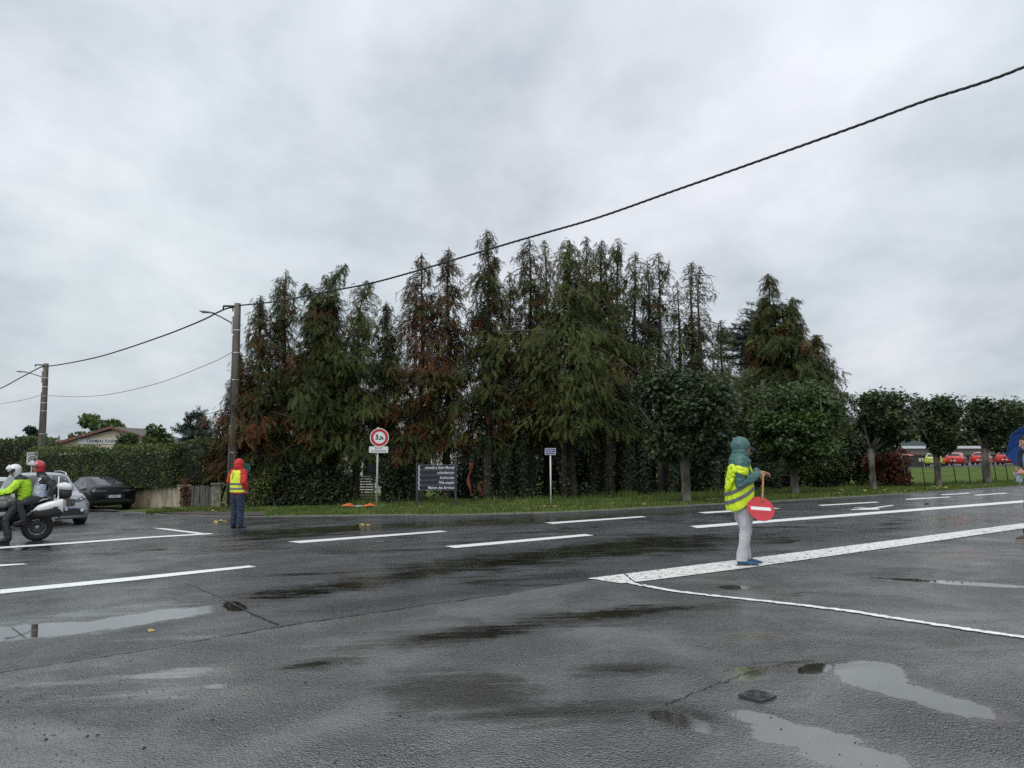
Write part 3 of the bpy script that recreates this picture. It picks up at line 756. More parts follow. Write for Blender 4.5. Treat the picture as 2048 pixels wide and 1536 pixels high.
rng = np.random.default_rng(7)
for i, (px, py, Y, Rc, kw, lab) in enumerate(CON):
    b = GX_at(px, Y); top = at(px, py, Y)
    tip = kw.get('tip', (0, 0)); kw['tip'] = tip
    b.x -= tip[0]
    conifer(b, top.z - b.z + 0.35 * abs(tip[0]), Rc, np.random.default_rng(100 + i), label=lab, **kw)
# ivy clad trunks standing in the shade under the crowns
def ivied_trunk(px, Y, h_, r_, label, seed, dens=1.0, lean=0.0, bare=False):
    rng = np.random.default_rng(seed); g_ = GX_at(px, Y)
    root = empty('ivy_clad_tree', g_, 0, label, 'tree', 'shaded trunks under the conifers')
    mb = MB(); mb.tube([(0, 0, -.1), (lean * .3, 0, h_ * .3), (lean * .7, .05, h_ * .7), (lean, 0, h_)], [r_ * 1.3, r_, r_ * .8, r_ * .5], 8)
    for q in range(5): a = rng.random() * 6.28; z = h_ * rng.uniform(.5, .95); mb.tube([(lean * z / h_, 0, z), (lean * z / h_ + math.cos(a) * .7, math.sin(a) * .5, z + rng.uniform(-.1, .5))], [.03, .008], 4, cap=False)
    mb.build('trunk', M_bark, root, fixn=False)
    if not bare:
        n = int(1500 * dens * h_ / 4); hh = rng.random(n) * h_ * .95; aa = rng.random(n) * 6.283; rr_ = r_ + .04 + .22 * rng.random(n) ** 2 * (.6 + .5 * np.sin(hh * 2.5 + aa))
        O = np.stack([np.cos(aa) * rr_ + lean * hh / h_, np.sin(aa) * rr_, hh], 1); Dn = np.stack([np.cos(aa) * .5 + rng.normal(size=n) * .5, np.sin(aa) * .5 + rng.normal(size=n) * .5, -.9 + rng.normal(size=n) * .3], 1)
        V, F = scatter(LT['ivy'], O, Dn, np.stack([np.cos(aa), np.sin(aa), .5 + aa * 0], 1) + rng.normal(size=(n, 3)) * .4, rng.uniform(.07, .15, n))
        iv = mesh_np('ivy', V, F, M_ivy, root, {'tone': rep(rng.random(n), 6), 'rust': rep((rng.random(n) < .06) * .8, 6)}); iv['kind'] = 'stuff'
for k, (px, Y, h_, r_, lab, kw) in enumerate([
    (664, 31.2, 4.5, .12, 'slim ivied trunk left of the weight limit sign post', {}), (820, 31.0, 4.5, .11, 'thin dark ivied trunk just left of the direction board', {}), (1012, 31.0, 5, .16, 'ivied trunk midway between direction board and street name sign', {}),
    (1048, 31.4, 5, .17, 'stout ivied trunk just left of the street name sign', dict(dens=1.5)), (1128, 30.6, 4.6, .12, 'pale half bare trunk just right of the street name sign', dict(dens=.35)), (1142, 31.0, 3.2, .06, 'thin leaning bare stem right of the street name sign', dict(bare=True, lean=-.5)),
    (1186, 31.4, 5, .12, 'slim ivied trunk second to the right of the street name sign', {}), (1217, 31.2, 5, .17, 'thick reddish trunk with a flared foot under the dense twin peaks', dict(dens=.3)), (1253, 31.6, 5, .22, 'broadest ivied trunk under the twin peaks', dict(dens=1.8)),
    (1285, 32.0, 5, .15, 'ivied trunk left of the slim reddish bare one', dict(dens=1.2)), (1318, 31.2, 4.6, .08, 'slim reddish bare trunk left of the widest plane tree', dict(bare=True)), (1340, 33.0, 5, .14, 'ivied trunk close behind the widest plane tree on its left', {}),
    (1432, 33.0, 5, .16, 'ivied trunk between the widest plane tree and the steward', dict(dens=1.3)), (1455, 33.5, 5, .14, 'ivied trunk hidden partly by the steward', {}), (1527, 34.0, 5, .17, 'ivied trunk with bare base right behind the stop paddle', dict(dens=1.3)),
    (1553, 34.5, 4.5, .10, 'dark reddish trunk between steward and brighter green plane tree', dict(dens=.3)), (1640, 36.0, 4.5, .12, 'trunk in shade right of the brighter green plane tree', {})]):
    ivied_trunk(px, Y, h_, r_, lab, 300 + k, **kw)
# cedar: level plates of bluish foliage reaching left
b = GX_at(1528, 42.0); top = at(1528, 612, 42.0)
conifer(b, top.z - b.z, 2.2, np.random.default_rng(55), dens=.9, rust=0, start=.5, flat=.8, narrow=.25, frond=.34, mat=M_cedar, group=None,
        label='bluish dark cedar with level branches reaching left beside the pyramid conifer')

def leaf_blob(centres, radii, n, rng, kind='maple', size=(0.12, 0.2), shell=0.75, down=0.4, rust=0.0, outw=0.8, zsq=None, tone=0.5):
    """leaves through the volume of several ellipsoids"""
    C = np.array(centres, float); Rr = np.array(radii, float)
    vol = Rr.prod(1) ** 0.67; idx = rng.choice(len(C), n, p=vol / vol.sum())
    d = unit(rng.normal(size=(n, 3)))
    u = shell + (1 - shell) * rng.random(n); u = np.where(rng.random(n) < 0.25, u * rng.random(n) ** 0.33, u * rng.uniform(0.88, 1.1, n))
    O = C[idx] + d * Rr[idx] * u[:, None]
    D = d * outw + rng.normal(size=(n, 3)) * 0.6; D[:, 2] -= down
    Nn = d * 0.5 + rng.normal(size=(n, 3)) * 0.45; Nn[:, 2] += 0.7
    T = LT[kind]; kk = T.shape[0] * 3
    V, F = scatter(T, O, D, Nn, rng.uniform(*size, n))
    lump = rng.random(len(C))[idx]
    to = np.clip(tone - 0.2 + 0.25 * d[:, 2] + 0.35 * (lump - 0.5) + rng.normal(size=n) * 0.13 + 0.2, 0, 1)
    ru = (rng.random(n) < rust) * rng.uniform(0.4, 1, n)
    return V, F, {'tone': rep(to, kk), 'rust': rep(ru, kk)}
def cat_mesh(parts):
    Vs, Fs, At = [], [], {}
    off = 0
    for V, F, A in parts:
        Vs.append(V); Fs.append(F + off); off += len(V)
        for k, v in A.items(): At.setdefault(k, []).append(v)
    return np.concatenate(Vs), np.concatenate(Fs), {k: np.concatenate(v) for k, v in At.items()}

def plane_tree(px, py, crown_px, label, mat, seed, nleaf=5200, trunk_r=0.19, lean=0.0, size=(0.10, 0.19), taper=.42):
    """pollarded plane tree; crown_px = (x0, x1, ytop, ybottom) of its crown"""
    rng = np.random.default_rng(seed)
    b = G(px, py); Y = b.y; nleaf = int(nleaf * 1.7); trunk_r *= .78
    root = empty('plane_tree', b, 0, label, 'tree', 'pollarded plane trees along the verge')
    x0 = at(crown_px[0], 800, Y).x - b.x; x1 = at(crown_px[1], 800, Y).x - b.x
    zt = at(px, crown_px[2], Y).z - b.z; zb = at(px, crown_px[3], Y).z - b.z
    cxm = (x0 + x1) / 2; rx = (x1 - x0) / 2; H = zt - zb
    fork = zb - 0.10 + 0.1 * H
    mb = MB()
    mb.tube([(0, 0, -0.1), (0, 0, 0.15), (lean * .3, 0, fork * .5), (lean, 0, fork)], [trunk_r * 1.5, trunk_r * 1.12, trunk_r * 0.95, trunk_r * 1.15], 10)
    tips = []
    for k in range(8):
        a = 2 * math.pi * k / 8 + rng.uniform(-.3, .3)
        rr = rx * rng.uniform(0.5, 0.85); e_ = (cxm + math.cos(a) * rr, math.sin(a) * rr * 0.9, zb + H * rng.uniform(0.45, 0.7))
        mid = (lean + (e_[0] - lean) * .5, e_[1] * .5, fork + (e_[2] - fork) * .38)
        mb.tube([(lean, 0, fork - .15), mid, e_], [trunk_r * .62, trunk_r * .36, trunk_r * .2], 6)
        tips.append(e_)
        for q in range(3):
            mb.tube([mid if q else e_, (e_[0] + rng.normal() * .5, e_[1] + rng.normal() * .5, zt - H * rng.uniform(.1, .3))], [trunk_r * .16, .012], 4, cap=False)
    mb.build('trunk', M_plane_bark, root, fixn=False)
    C = []; Rr = []
    for k in range(26):   # clumps filling a drum that is wider than tall, flat topped, narrowing below
        a = rng.random() * 6.283; r_ = rng.random() ** .5
        z = rng.random()
        wz = taper + (1 - taper) * min(1, z / 0.5)
        cr = rng.uniform(.26, .38) * rx
        C.append((cxm + math.cos(a) * r_ * (rx * wz - cr * .8), math.sin(a) * r_ * (rx * wz - cr * .8), zb + cr * .6 + z * (H - cr * 1.5)))
        Rr.append((cr, cr, cr * .8))
    C.append((cxm, 0, zb + H * .55)); Rr.append((rx * .74, rx * .7, H * .38))
    parts = [leaf_blob(C, Rr, nleaf, rng, 'maple', size, 0.6, 0.55, 0.012)]
    # upright shoots along the top and sides
    O = []; Dd = []
    for k in range(130):
        a = rng.random() * 6.283; r_ = rng.random() ** .4 * rx * 1.02
        p = np.array([cxm + math.cos(a) * r_, math.sin(a) * r_, zt - H * (.14 + (.16 if r_ < rx * .8 else rng.uniform(.1, .6)) * (r_ / rx) ** 2)]); hh = rng.uniform(.15, .6)
        for q in range(7):
            O.append(p + np.array([rng.normal() * .05, rng.normal() * .05, hh * (q + .5) / 7])); a2 = rng.random() * 6.28; Dd.append((math.cos(a2), math.sin(a2), rng.uniform(-.6, .3)))
    O = np.array(O); Dd = np.array(Dd); n = len(O)
    V, F = scatter(LT['maple'], O, Dd, np.tile([0, 0, 1.], (n, 1)) + rng.normal(size=(n, 3)) * .4, rng.uniform(size[0] * .8, size[1] * .9, n))
    kk = 30
    parts.append((V, F, {'tone': rep(rng.uniform(.45, 1, n), kk), 'rust': rep(np.zeros(n), kk)}))
    V, F, A = cat_mesh(parts)
    mesh_np('crown', V, F, mat, root, A)
    return root
plane_tree(1373, 1005, (1262, 1498, 728, 925), 'widest and darkest plane tree, left of the steward in yellow and green', M_plane, 11, 11000, .20, -.05, taper=.8)
plane_tree(1590, 990, (1500, 1690, 757, 928), 'brighter green plane tree standing right behind the steward with the stop paddle', M_plane_light, 12, 9500, .20, -.02, taper=.75)
plane_tree(1747, 980, (1704, 1835, 777, 905), 'plane tree whose trunk stands against the red shrub', M_plane, 13, 5200, .15, -.05)
plane_tree(1877, 973, (1820, 1932, 790, 908), 'plane tree standing in front of the yellow green car', M_plane, 14, 5200, .17, -.03)
plane_tree(1975, 967, (1925, 2052, 795, 903), 'plane tree nearest the blue umbrella with a bare forked base', M_plane, 15, 4800, .19, -.06)

# ---- undergrowth in and behind the conifers (ivy, holly, bramble: nobody could count it)
rng = np.random.default_rng(21)
C = []; Rr = []
gaps = [(700, 752), (826, 880), (480, 502)]
for k in range(150):
    px = rng.uniform(500, 1710); Y = rng.uniform(33.6, 36.8) + (3.0 if px > 1500 else 0)
    if any(a - 6 < px < b_ + 6 for a, b_ in gaps) and rng.random() < .93: continue
    g_ = GX_at(px, Y); r_ = rng.uniform(.55, 1.05)
    for q in range(rng.integers(2, 4)):
        C.append((g_.x + rng.normal() * .2, g_.y, g_.z + r_ * .6 + q * r_ * 1.05)); Rr.append((r_ * .8, r_ * .8, r_ * .9))
V, F, A = leaf_blob(C, Rr, 52000, rng, 'ivy', (.09, .19), .7, .6, .03, tone=.25)
o = mesh_np('undergrowth', V, F, M_ivy, None, A)
tag(o, 'dark ivy and bramble thicket filling the space under the conifers', 'undergrowth', kind='stuff')
# shorter front scrub where the grass meets the trees
C = []; Rr = []
for k in range(80):
    px = rng.uniform(505, 1735) if k % 2 else rng.uniform(505, 700)
    if 695 < px < 752: continue
    g_ = GX_at(px, 29.9 + rng.random() * .9 + (0 if px < 1150 else (px - 1150) / 500 * 4.2)); r_ = rng.uniform(.16, .38) * (1.9 if px < 700 else 1)
    C.append((g_.x, g_.y, g_.z + r_ * .5)); Rr.append((r_, r_ * .7, r_ * .9))
    if px < 700 or rng.random() < .1: C.append((g_.x, g_.y + .2, g_.z + r_ * 1.6)); Rr.append((r_ * .8, r_ * .7, r_))
V, F, A = leaf_blob(C, Rr, 17000, rng, 'ivy', (.07, .15), .7, .5, .10, tone=.5)
o = mesh_np('scrub', V, F, M_ivy, None, A)
tag(o, 'low ivy scrub with dead leaves along the foot of the trees', 'scrub', kind='stuff')

# ---- bushes as things of their own
def bush(name, px, Y, w_, h_, mat, label, cat, n, seed, rust=0.1, size=(.07, .14), kind='oval', group=None, lumps=9, tone=.5, stem=True, down=.2):
    rng = np.random.default_rng(seed)
    g_ = GX_at(px, Y); root = empty(name, g_, 0, label, cat, group)
    C = [(0, 0, h_ * .5)]; Rr = [(w_ * .4, w_ * .36, h_ * .42)]
    for k in range(lumps):
        a = rng.random() * 6.28; z = rng.random(); r_ = rng.uniform(.18, .3) * w_
        C.append((math.cos(a) * w_ * .32, math.sin(a) * w_ * .3, max(r_ * .6, h_ * (.12 + .7 * z)))); Rr.append((r_, r_, r_ * .9))
    V, F, A = leaf_blob(C, Rr, n, rng, kind, size, .65, down, rust, tone=tone)
    mesh_np('foliage', V, F, mat, root, A)
    if stem:
        mb = MB()
        for k in range(7):
            a = rng.random() * 6.28
            mb.tube([(0, 0, -.05), (math.cos(a) * w_ * .12, math.sin(a) * w_ * .12, h_ * .4), (math.cos(a) * w_ * .3, math.sin(a) * w_ * .3, h_ * .85)], [.035, .022, .008], 5)
        mb.build('stem', M_bark, root, fixn=False)
    return root
bush('red_shrub', 1768, 34.2, 1.9, 1.85, M_red, 'dark red leaved shrub beside the plane tree trunk at the end of the thicket', 'shrub', 4200, 31, .42, (.10, .18), lumps=12)
bush('laurel_bush', 1690, 36.5, 3.4, 3.0, M_plane, 'big dark laurel bush between two plane trees left of the red shrub', 'bush', 7000, 32, .02, (.12, .2), lumps=14)
bush('elder_bush', 1640, 35.0, 2.6, 2.6, M_hedge, 'mid green bush spilling onto the verge behind the brighter plane tree', 'bush', 5200, 33, .05, (.09, .16), lumps=12)
bush('garden_bush', 530, 30.2, 1.5, 1.7, M_hedge, 'yellowish green bush just right of the man in the red jacket', 'bush', 3200, 34, .12, (.06, .12), lumps=10, tone=.65)
bush('garden_bush', 1500, 33.6, 2.2, 2.6, M_ivy, 'dark bush behind the steward between two plane tree trunks', 'bush', 4000, 35, .02, (.08, .15), lumps=12)
bush('ivy_clad_bush', 632, 30.6, 2.2, 2.5, M_ivy, 'mound of dark shiny ivy on the verge left of the weight limit sign', 'bush', 5500, 36, .03, (.08, .14), 'ivy', lumps=12, tone=.6)
bush('ivy_clad_bush', 790, 30.8, 1.7, 2.7, M_ivy, 'upright dark ivy mound between the weight limit sign and the direction board', 'bush', 4200, 37, .03, (.08, .14), 'ivy', lumps=12, tone=.5)
bush('creeping_bush', 445, 33.0, 2.0, 2.2, M_hedge, 'light scrubby bush behind the concrete gate pillar', 'bush', 3400, 38, .2, (.06, .12), lumps=10, tone=.6)

# ---- hedges on the left, as long leafy boxes with depth
def hedge(pts, hgt, thick, mat, label, seed, n_per_m2=150, size=(.05, .11), rust=.03, base=0.0, wav=.12, tone=.5, group='clipped hedges along the side street', name='hedge'):
    """pts: ground polyline (x, y); leafy skin over a dark twiggy core"""
    rng = np.random.default_rng(seed)
    P0 = Vector((pts[0][0], pts[0][1], gz(*pts[0])))
    root = empty(name, P0, 0, label, 'hedge', group)
    core = MB(); parts = []
    for i in range(len(pts) - 1):
        a = np.array(pts[i], float); b = np.array(pts[i + 1], float); Ls = np.linalg.norm(b - a); t_ = (b - a) / Ls; n_ = np.array([-t_[1], t_[0]])
        # core box segments
        m_ = max(2, int(Ls / 1.5)); rings = []
        for k in range(m_ + 1):
            q = a + (b - a) * k / m_; zg = gz(q[0], q[1]) - P0.z
            hh = hgt - .30; th = thick / 2 - .30
            rings.append([Vector((q[0] - P0.x + n_[0] * s_ * th, q[1] - P0.y + n_[1] * s_ * th, zg + z)) for s_, z in ((-1, base + .05), (1, base + .05), (1, hh), (-1, hh))])
        core.loft(rings, smooth=False)
        for face in ('front', 'back', 'top', 'end'):
            if face == 'top': area = Ls * thick
            elif face == 'end': area = 2 * thick * (hgt - base)
            else: area = Ls * (hgt - base)
            n = int(area * n_per_m2 * 1.7 * (1 if face != 'back' else .35))
            u = rng.random(n) * Ls; v = rng.random(n)
            if face == 'top':
                off = (v - .5) * thick; z = np.full(n, hgt); nr = np.tile([0, 0, 1.], (n, 1))
            elif face == 'end':
                u = np.where(rng.random(n) < .5, 0, Ls); off = (v - .5) * thick; z = base + rng.random(n) * (hgt - base)
                nr = np.stack([np.where(u > 0, t_[0], -t_[0]), np.where(u > 0, t_[1], -t_[1]), u * 0], 1)
            else:
                sg = -1 if face == 'front' else 1
                off = np.full(n, sg * thick / 2); z = base + v * (hgt - base); nr = np.tile([n_[0] * sg, n_[1] * sg, 0.], (n, 1))
            O = np.stack([a[0] + t_[0] * u + n_[0] * off, a[1] + t_[1] * u + n_[1] * off, z * 0], 1)
            zg = np.array([gz(x, y) for x, y in O[:, :2]])
            # bulges
            bul = wav * (np.sin(u * 1.7 + seed) * np.cos(z * 2.1 + u * .6) + .6 * np.sin(u * 4.3 + z * 3.7)) + rng.normal(size=n) * .05
            O[:, 2] = z + zg; O += nr * (bul - rng.random(n) ** 2 * .22)[:, None]; O -= np.array([P0.x, P0.y, P0.z])
            D = nr * .7 + rng.normal(size=(n, 3)) * .6 + np.array([0, 0, .15]); Nn = nr * .6 + rng.normal(size=(n, 3)) * .5 + np.array([0, 0, .5])
            V, F = scatter(LT['oval'], O, D, Nn, rng.uniform(*size, n) * (1.25 if face == 'top' else 1))
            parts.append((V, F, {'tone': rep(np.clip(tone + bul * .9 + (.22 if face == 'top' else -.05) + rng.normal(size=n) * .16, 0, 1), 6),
                                 'rust': rep((rng.random(n) < rust) * rng.uniform(.4, 1, n), 6)}))
    core.build('twigs', M_dark, root)
    V, F, A = cat_mesh(parts)
    mesh_np('foliage', V, F, mat, root, A)
    return root
HB = lambda px, Y: ((px - 1024) / FPX * Y, Y)
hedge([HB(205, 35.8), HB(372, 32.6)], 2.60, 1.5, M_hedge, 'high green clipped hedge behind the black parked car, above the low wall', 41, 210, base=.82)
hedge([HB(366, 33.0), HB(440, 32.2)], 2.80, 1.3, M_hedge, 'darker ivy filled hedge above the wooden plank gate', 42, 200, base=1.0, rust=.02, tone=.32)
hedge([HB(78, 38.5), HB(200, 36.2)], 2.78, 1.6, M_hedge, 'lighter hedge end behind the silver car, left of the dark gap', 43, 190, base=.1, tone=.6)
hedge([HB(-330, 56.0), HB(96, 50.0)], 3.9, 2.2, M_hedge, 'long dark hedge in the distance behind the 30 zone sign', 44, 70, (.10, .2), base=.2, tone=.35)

def round_tree(px, py_top, Y, w_, label, mat, seed, n=3600, size=(.18, .34), py_bot=880, kind='oval', name='broadleaf_tree', squash=1.0, group='trees beyond the hedges'):
    rng = np.random.default_rng(seed)
    g_ = GX_at(px, Y); root = empty(name, g_, 0, label, 'tree', group)
    H = at(px, py_top, Y).z - g_.z; zb = max(.6, at(px, py_bot, Y).z - g_.z - 1.5)
    mb = MB(); mb.tube([(0, 0, -.1), (0, 0, zb + .5), (.1, 0, H * .8)], [.24, .17, .05], 7)
    C = []; Rr = []
    for k in range(15):
        a = rng.random() * 6.28; z = zb + (H - zb) * rng.uniform(.15, .9); f = 1 - ((z - zb) / (H - zb)) ** 2 * .6
        r_ = rng.uniform(.20, .32) * w_ * .55; c = (math.cos(a) * w_ * .34 * f, math.sin(a) * w_ * .3 * f, z)
        C.append(c); Rr.append((r_, r_, r_ * .6 * squash)); mb.tube([(0, 0, z * .75), c], [.05, .015], 4, cap=False)
    mb.build('trunk', M_bark, root, fixn=False)
    V, F, A = leaf_blob(C, Rr, n, rng, kind, size, .5, .2, 0, tone=.5)
    mesh_np('crown', V, F, mat, root, A)
    return root
round_tree(203, 828, 66, 5.4, 'airy light green tree rising behind the tiled gable', M_hedge, 51, 4200, (.22, .42), 875)
round_tree(292, 848, 56, 4.6, 'small leafy tree right of the tiled gable', M_hedge, 52, 3800, (.2, .36), 880)
round_tree(258, 866, 56, 1.8, 'low shrubby treetop covering the right end of the gable lettering', M_hedge, 53, 1500, (.15, .28), 885)
round_tree(66, 846, 85, 3.2, 'distant dark pine left of the far utility pole', M_cedar, 54, 3800, (.2, .36), 880, name='pine_tree', squash=1.3)
round_tree(2004, 902, 97, 3.0, 'small light green tree among the parked red cars', M_hedge, 56, 1500, (.2, .34), 925)
b = GX_at(394, 62); top = at(394, 820, 62)
conifer(b, top.z - b.z, 2.1, np.random.default_rng(61), dens=.55, rust=0, start=.1, flat=.9, narrow=1.1, frond=.75, mat=M_cedar, group='trees beyond the hedges', label='distant dark fir with level tiers above the hedge')
hedge([(95, 140), (260, 120)], 6, 4, M_hedge, 'far belt of dark trees closing the view on the right', 46, 6, (.5, 1.0), name='tree_belt', group=None, wav=1.0)
hedge([(-300, 130), (-60, 150), (60, 160), (100, 150)], 6, 4, M_hedge, 'far belt of dark trees closing the view behind the thicket', 47, 5, (.5, 1.0), name='tree_belt', group=None, wav=1.0)

# ---- grass: turf blades, verge only; fallen leaves one by one where they show
rng = np.random.default_rng(71)
n = 52000
px = rng.uniform(300, 2080, n); t_ = rng.random(n)
kx = np.array([p[0] for p in KERB_PX]); ky = np.array([G(*p).y for p in KERB_PX])
Yk = np.interp(px, kx, ky) + .35
Yb = np.interp(px, [300, 480, 500, 1150, 1700, 2080], [27, 29.5, 30.4, 30.2, 34, 37])
Yy = Yk + (Yb - Yk) * t_
keep = ~((px < 536) & (t_ < .45)) & ~((px < 430) & (t_ < .75))
px = px[keep]; Yy = Yy[keep]; n = len(px)
X = (px - 1024) / FPX * Yy; Zg = GX * X + GY * Yy + .03
dens_n = np.array([mnoise.noise(Vector((x * .9, y * .9, 0))) for x, y in zip(X, Yy)])
hgt = rng.uniform(.035, .085, n) * (1 + .8 * np.clip(dens_n * 2, -0.5, 1)) * (1 + 1.4 * ((Yy - Yk[keep]) / (Yb - Yk)[keep] > .9))
a = rng.random(n) * 6.28; wd = rng.uniform(.012, .022, n)
lean_ = rng.normal(size=(n, 2)) * .025
V = np.zeros((n, 3, 3)); V[:, 0] = np.stack([X - np.cos(a) * wd, Yy - np.sin(a) * wd, Zg], 1); V[:, 1] = np.stack([X + np.cos(a) * wd, Yy + np.sin(a) * wd, Zg], 1)
V[:, 2] = np.stack([X + lean_[:, 0], Yy + lean_[:, 1], Zg + hgt], 1)
o = mesh_np('grass', V.reshape(-1, 3), np.arange(n * 3).reshape(-1, 3), M_grass, None, {'tone': rep(np.clip(.5 + dens_n + rng.normal(size=n) * .15, 0, 1), 3), 'rust': rep((rng.random(n) < .12) * .8, 3)})
tag(o, 'short wet grass of the verge between kerb and trees', 'grass', kind='stuff')

M_yleaf = pm('fallen_leaf_yellow', (0.52, 0.40, 0.10), 0.5, scale=20, col2=(0.36, 0.22, 0.05))
M_bleaf = pm('fallen_leaf_tan', (0.34, 0.24, 0.14), 0.6, scale=20, col2=(0.2, 0.12, 0.06))
lv = bpy.data.meshes.new('fallen_leaf'); T = LT['maple'] * np.array([1, 1, -1]); lv.from_pydata([tuple(v) for v in T.reshape(-1, 3)], [], [(3 * i, 3 * i + 1, 3 * i + 2) for i in range(10)]); lv.materials.append(M_yleaf)
lv2 = lv.copy(); lv2.materials.clear(); lv2.materials.append(M_bleaf)
LEAVES = [(840, 1017, 6), (800, 1020, 3), (895, 1013, 4), (1080, 1018, 7), (1100, 1017, 5), (1150, 1016, 3), (1240, 1011, 3), (1405, 1003, 4), (1425, 1002, 3), (1280, 1013, 2), (1060, 1029, 3),
          (1608, 997, 3), (1670, 991, 4), (1730, 986, 3), (1750, 982, 4), (1780, 983, 3), (1812, 985.5, 4), (1835, 981, 4), (1875, 977, 7), (1885, 980, 4), (1932, 977, 5), (1975, 972, 5), (2013, 969, 2),
          (725, 1051, 4), (440, 1043, 7), (1862, 1009, 2), (310, 1262, 1), (430, 1027, 4), (560, 1012, 7), (620, 1012, 7), (680, 1009, 3), (520, 1030, 1), (1690, 985, 4)]
LANDMARKS = [(840, 1017, 'on the grass at the left post of the direction board'), (895, 1013, 'on the grass right of the direction board'), (1090, 1018, 'on the grass at the foot of the street name sign'), (1150, 1016, 'on the grass right of the street name sign'),
             (1250, 1012, 'on the grass before the darkest tree trunks'), (1410, 1003, 'on the grass beside the widest plane tree'), (1060, 1029, 'on the kerb left of the street name sign'), (1608, 997, 'at the trunk of the brighter green plane tree'),
             (1680, 988, 'on the verge before the laurel bush'), (1740, 984, 'at the trunk of the plane tree by the red shrub'), (1780, 983, 'on the verge before the red shrub'), (1825, 983, 'on the verge before the first fence posts'), (1880, 978, 'at the trunk in front of the yellow green car'),
             (1932, 977, 'on the verge between the last two plane trees'), (1990, 971, 'on the verge by the plane tree nearest the umbrella'), (725, 1051, 'on the wet road in front of the weight limit sign'), (440, 1043, 'on the wet road left of the man in red'), (1862, 1009, 'on the wet road beyond the turn arrow'),
             (310, 1262, 'on the wet asphalt below the long left puddle'), (430, 1027, 'on the gravel left of the man in red'), (560, 1012, 'under the ivy right of the man in red'), (620, 1012, 'under the shiny ivy mound'), (680, 1009, 'beside the collapsed orange barrier'), (520, 1030, 'on the kerb right of the man in red')]
rnd = random.Random(5)
for (lx, ly, c) in LEAVES:
    for k in range(c):
        p = G(lx + rnd.uniform(-11, 11), ly + rnd.uniform(-1.2, 1.2))
        o = bpy.data.objects.new('fallen_leaf', lv if rnd.random() < .72 else lv2); COL.objects.link(o)
        sc_ = rnd.uniform(.10, .17) * (.45 if ly > 1100 else 1); o.scale = (sc_, sc_, sc_)
        o.location = (p.x, p.y, p.z + (.075 if ly < np.interp(lx, kx, [q[1] for q in KERB_PX]) - 1 else .012)); o.rotation_euler = (rnd.uniform(-.3, .3), rnd.uniform(-.3, .3), rnd.uniform(0, 6))
        yel = o.data is lv
        spot = min(LANDMARKS, key=lambda q: abs(q[0] - lx) + 6 * abs(q[1] - ly))[2]
        tag(o, ('bright yellow' if yel else 'tan brown') + ' fallen leaf ' + spot, 'leaf', 'fallen leaves on the verge and road edge')
# ================================================================ STREET FURNITURE, POLES, CABLES
M_steel = pm('galvanised_steel', (0.40, 0.41, 0.41), 0.45, metal=0.6, scale=12, var=0.15)
M_polew = pm('sign_post_grey', (0.42, 0.43, 0.42), 0.5, scale=10, var=0.12)
M_polecon = pm('weathered_pole', (0.15, 0.13, 0.11), 0.85, scale=5, col2=(0.055, 0.048, 0.040), bump=0.5, bscale=30, stretch=(1, 1, 0.12))
M_blackm = pm('black_metal', (0.018, 0.018, 0.020), 0.45, scale=10)
M_darkgreen = pm('dark_green_metal', (0.022, 0.045, 0.036), 0.5, scale=10)
M_rubber = pm('black_cable_sheath', (0.014, 0.014, 0.015), 0.5, scale=10)
M_white = pm('white_enamel', (0.74, 0.75, 0.75), 0.35, scale=8, var=0.05)
M_offw = pm('weathered_white_sheet', (0.60, 0.61, 0.60), 0.4, scale=5, var=0.08)
M_sred = pm('sign_red', (0.46, 0.022, 0.040), 0.4, scale=8, var=0.06)
M_black = pm('print_black', (0.012, 0.012, 0.014), 0.5, scale=8)
M_navy = pm('navy_panel', (0.012, 0.016, 0.032), 0.4, scale=4, var=0.2)
M_blue = pm('street_plate_blue', (0.020, 0.030, 0.16), 0.35, scale=8)
M_print = pm('print_white', (0.72, 0.73, 0.74), 0.45, scale=8, var=0.04)
M_lens = pm('lamp_glass', (0.45, 0.45, 0.42), 0.2, scale=8)
M_render = pm('stained_render', (0.52, 0.45, 0.35), 0.85, scale=2.2, col2=(0.27, 0.23, 0.17), bump=0.4, bscale=30, stretch=(2.2, 2.2, 0.6))
M_conc = pm('mossy_concrete', (0.38, 0.34, 0.28), 0.85, scale=5, col2=(0.16, 0.15, 0.11), bump=0.4, bscale=40)
M_plank = pm('weathered_plank', (0.13, 0.12, 0.11), 0.85, scale=4, col2=(0.045, 0.042, 0.038), bump=0.4, bscale=30, stretch=(3, 3, 0.3))
M_orange = pm('orange_plastic', (0.62, 0.15, 0.05), 0.45, scale=6, var=0.2)

def face_cam(p): return math.atan2(-p.x, p.y)
YS = lambda Y: Y / FPX   # metres per photo pixel at depth Y

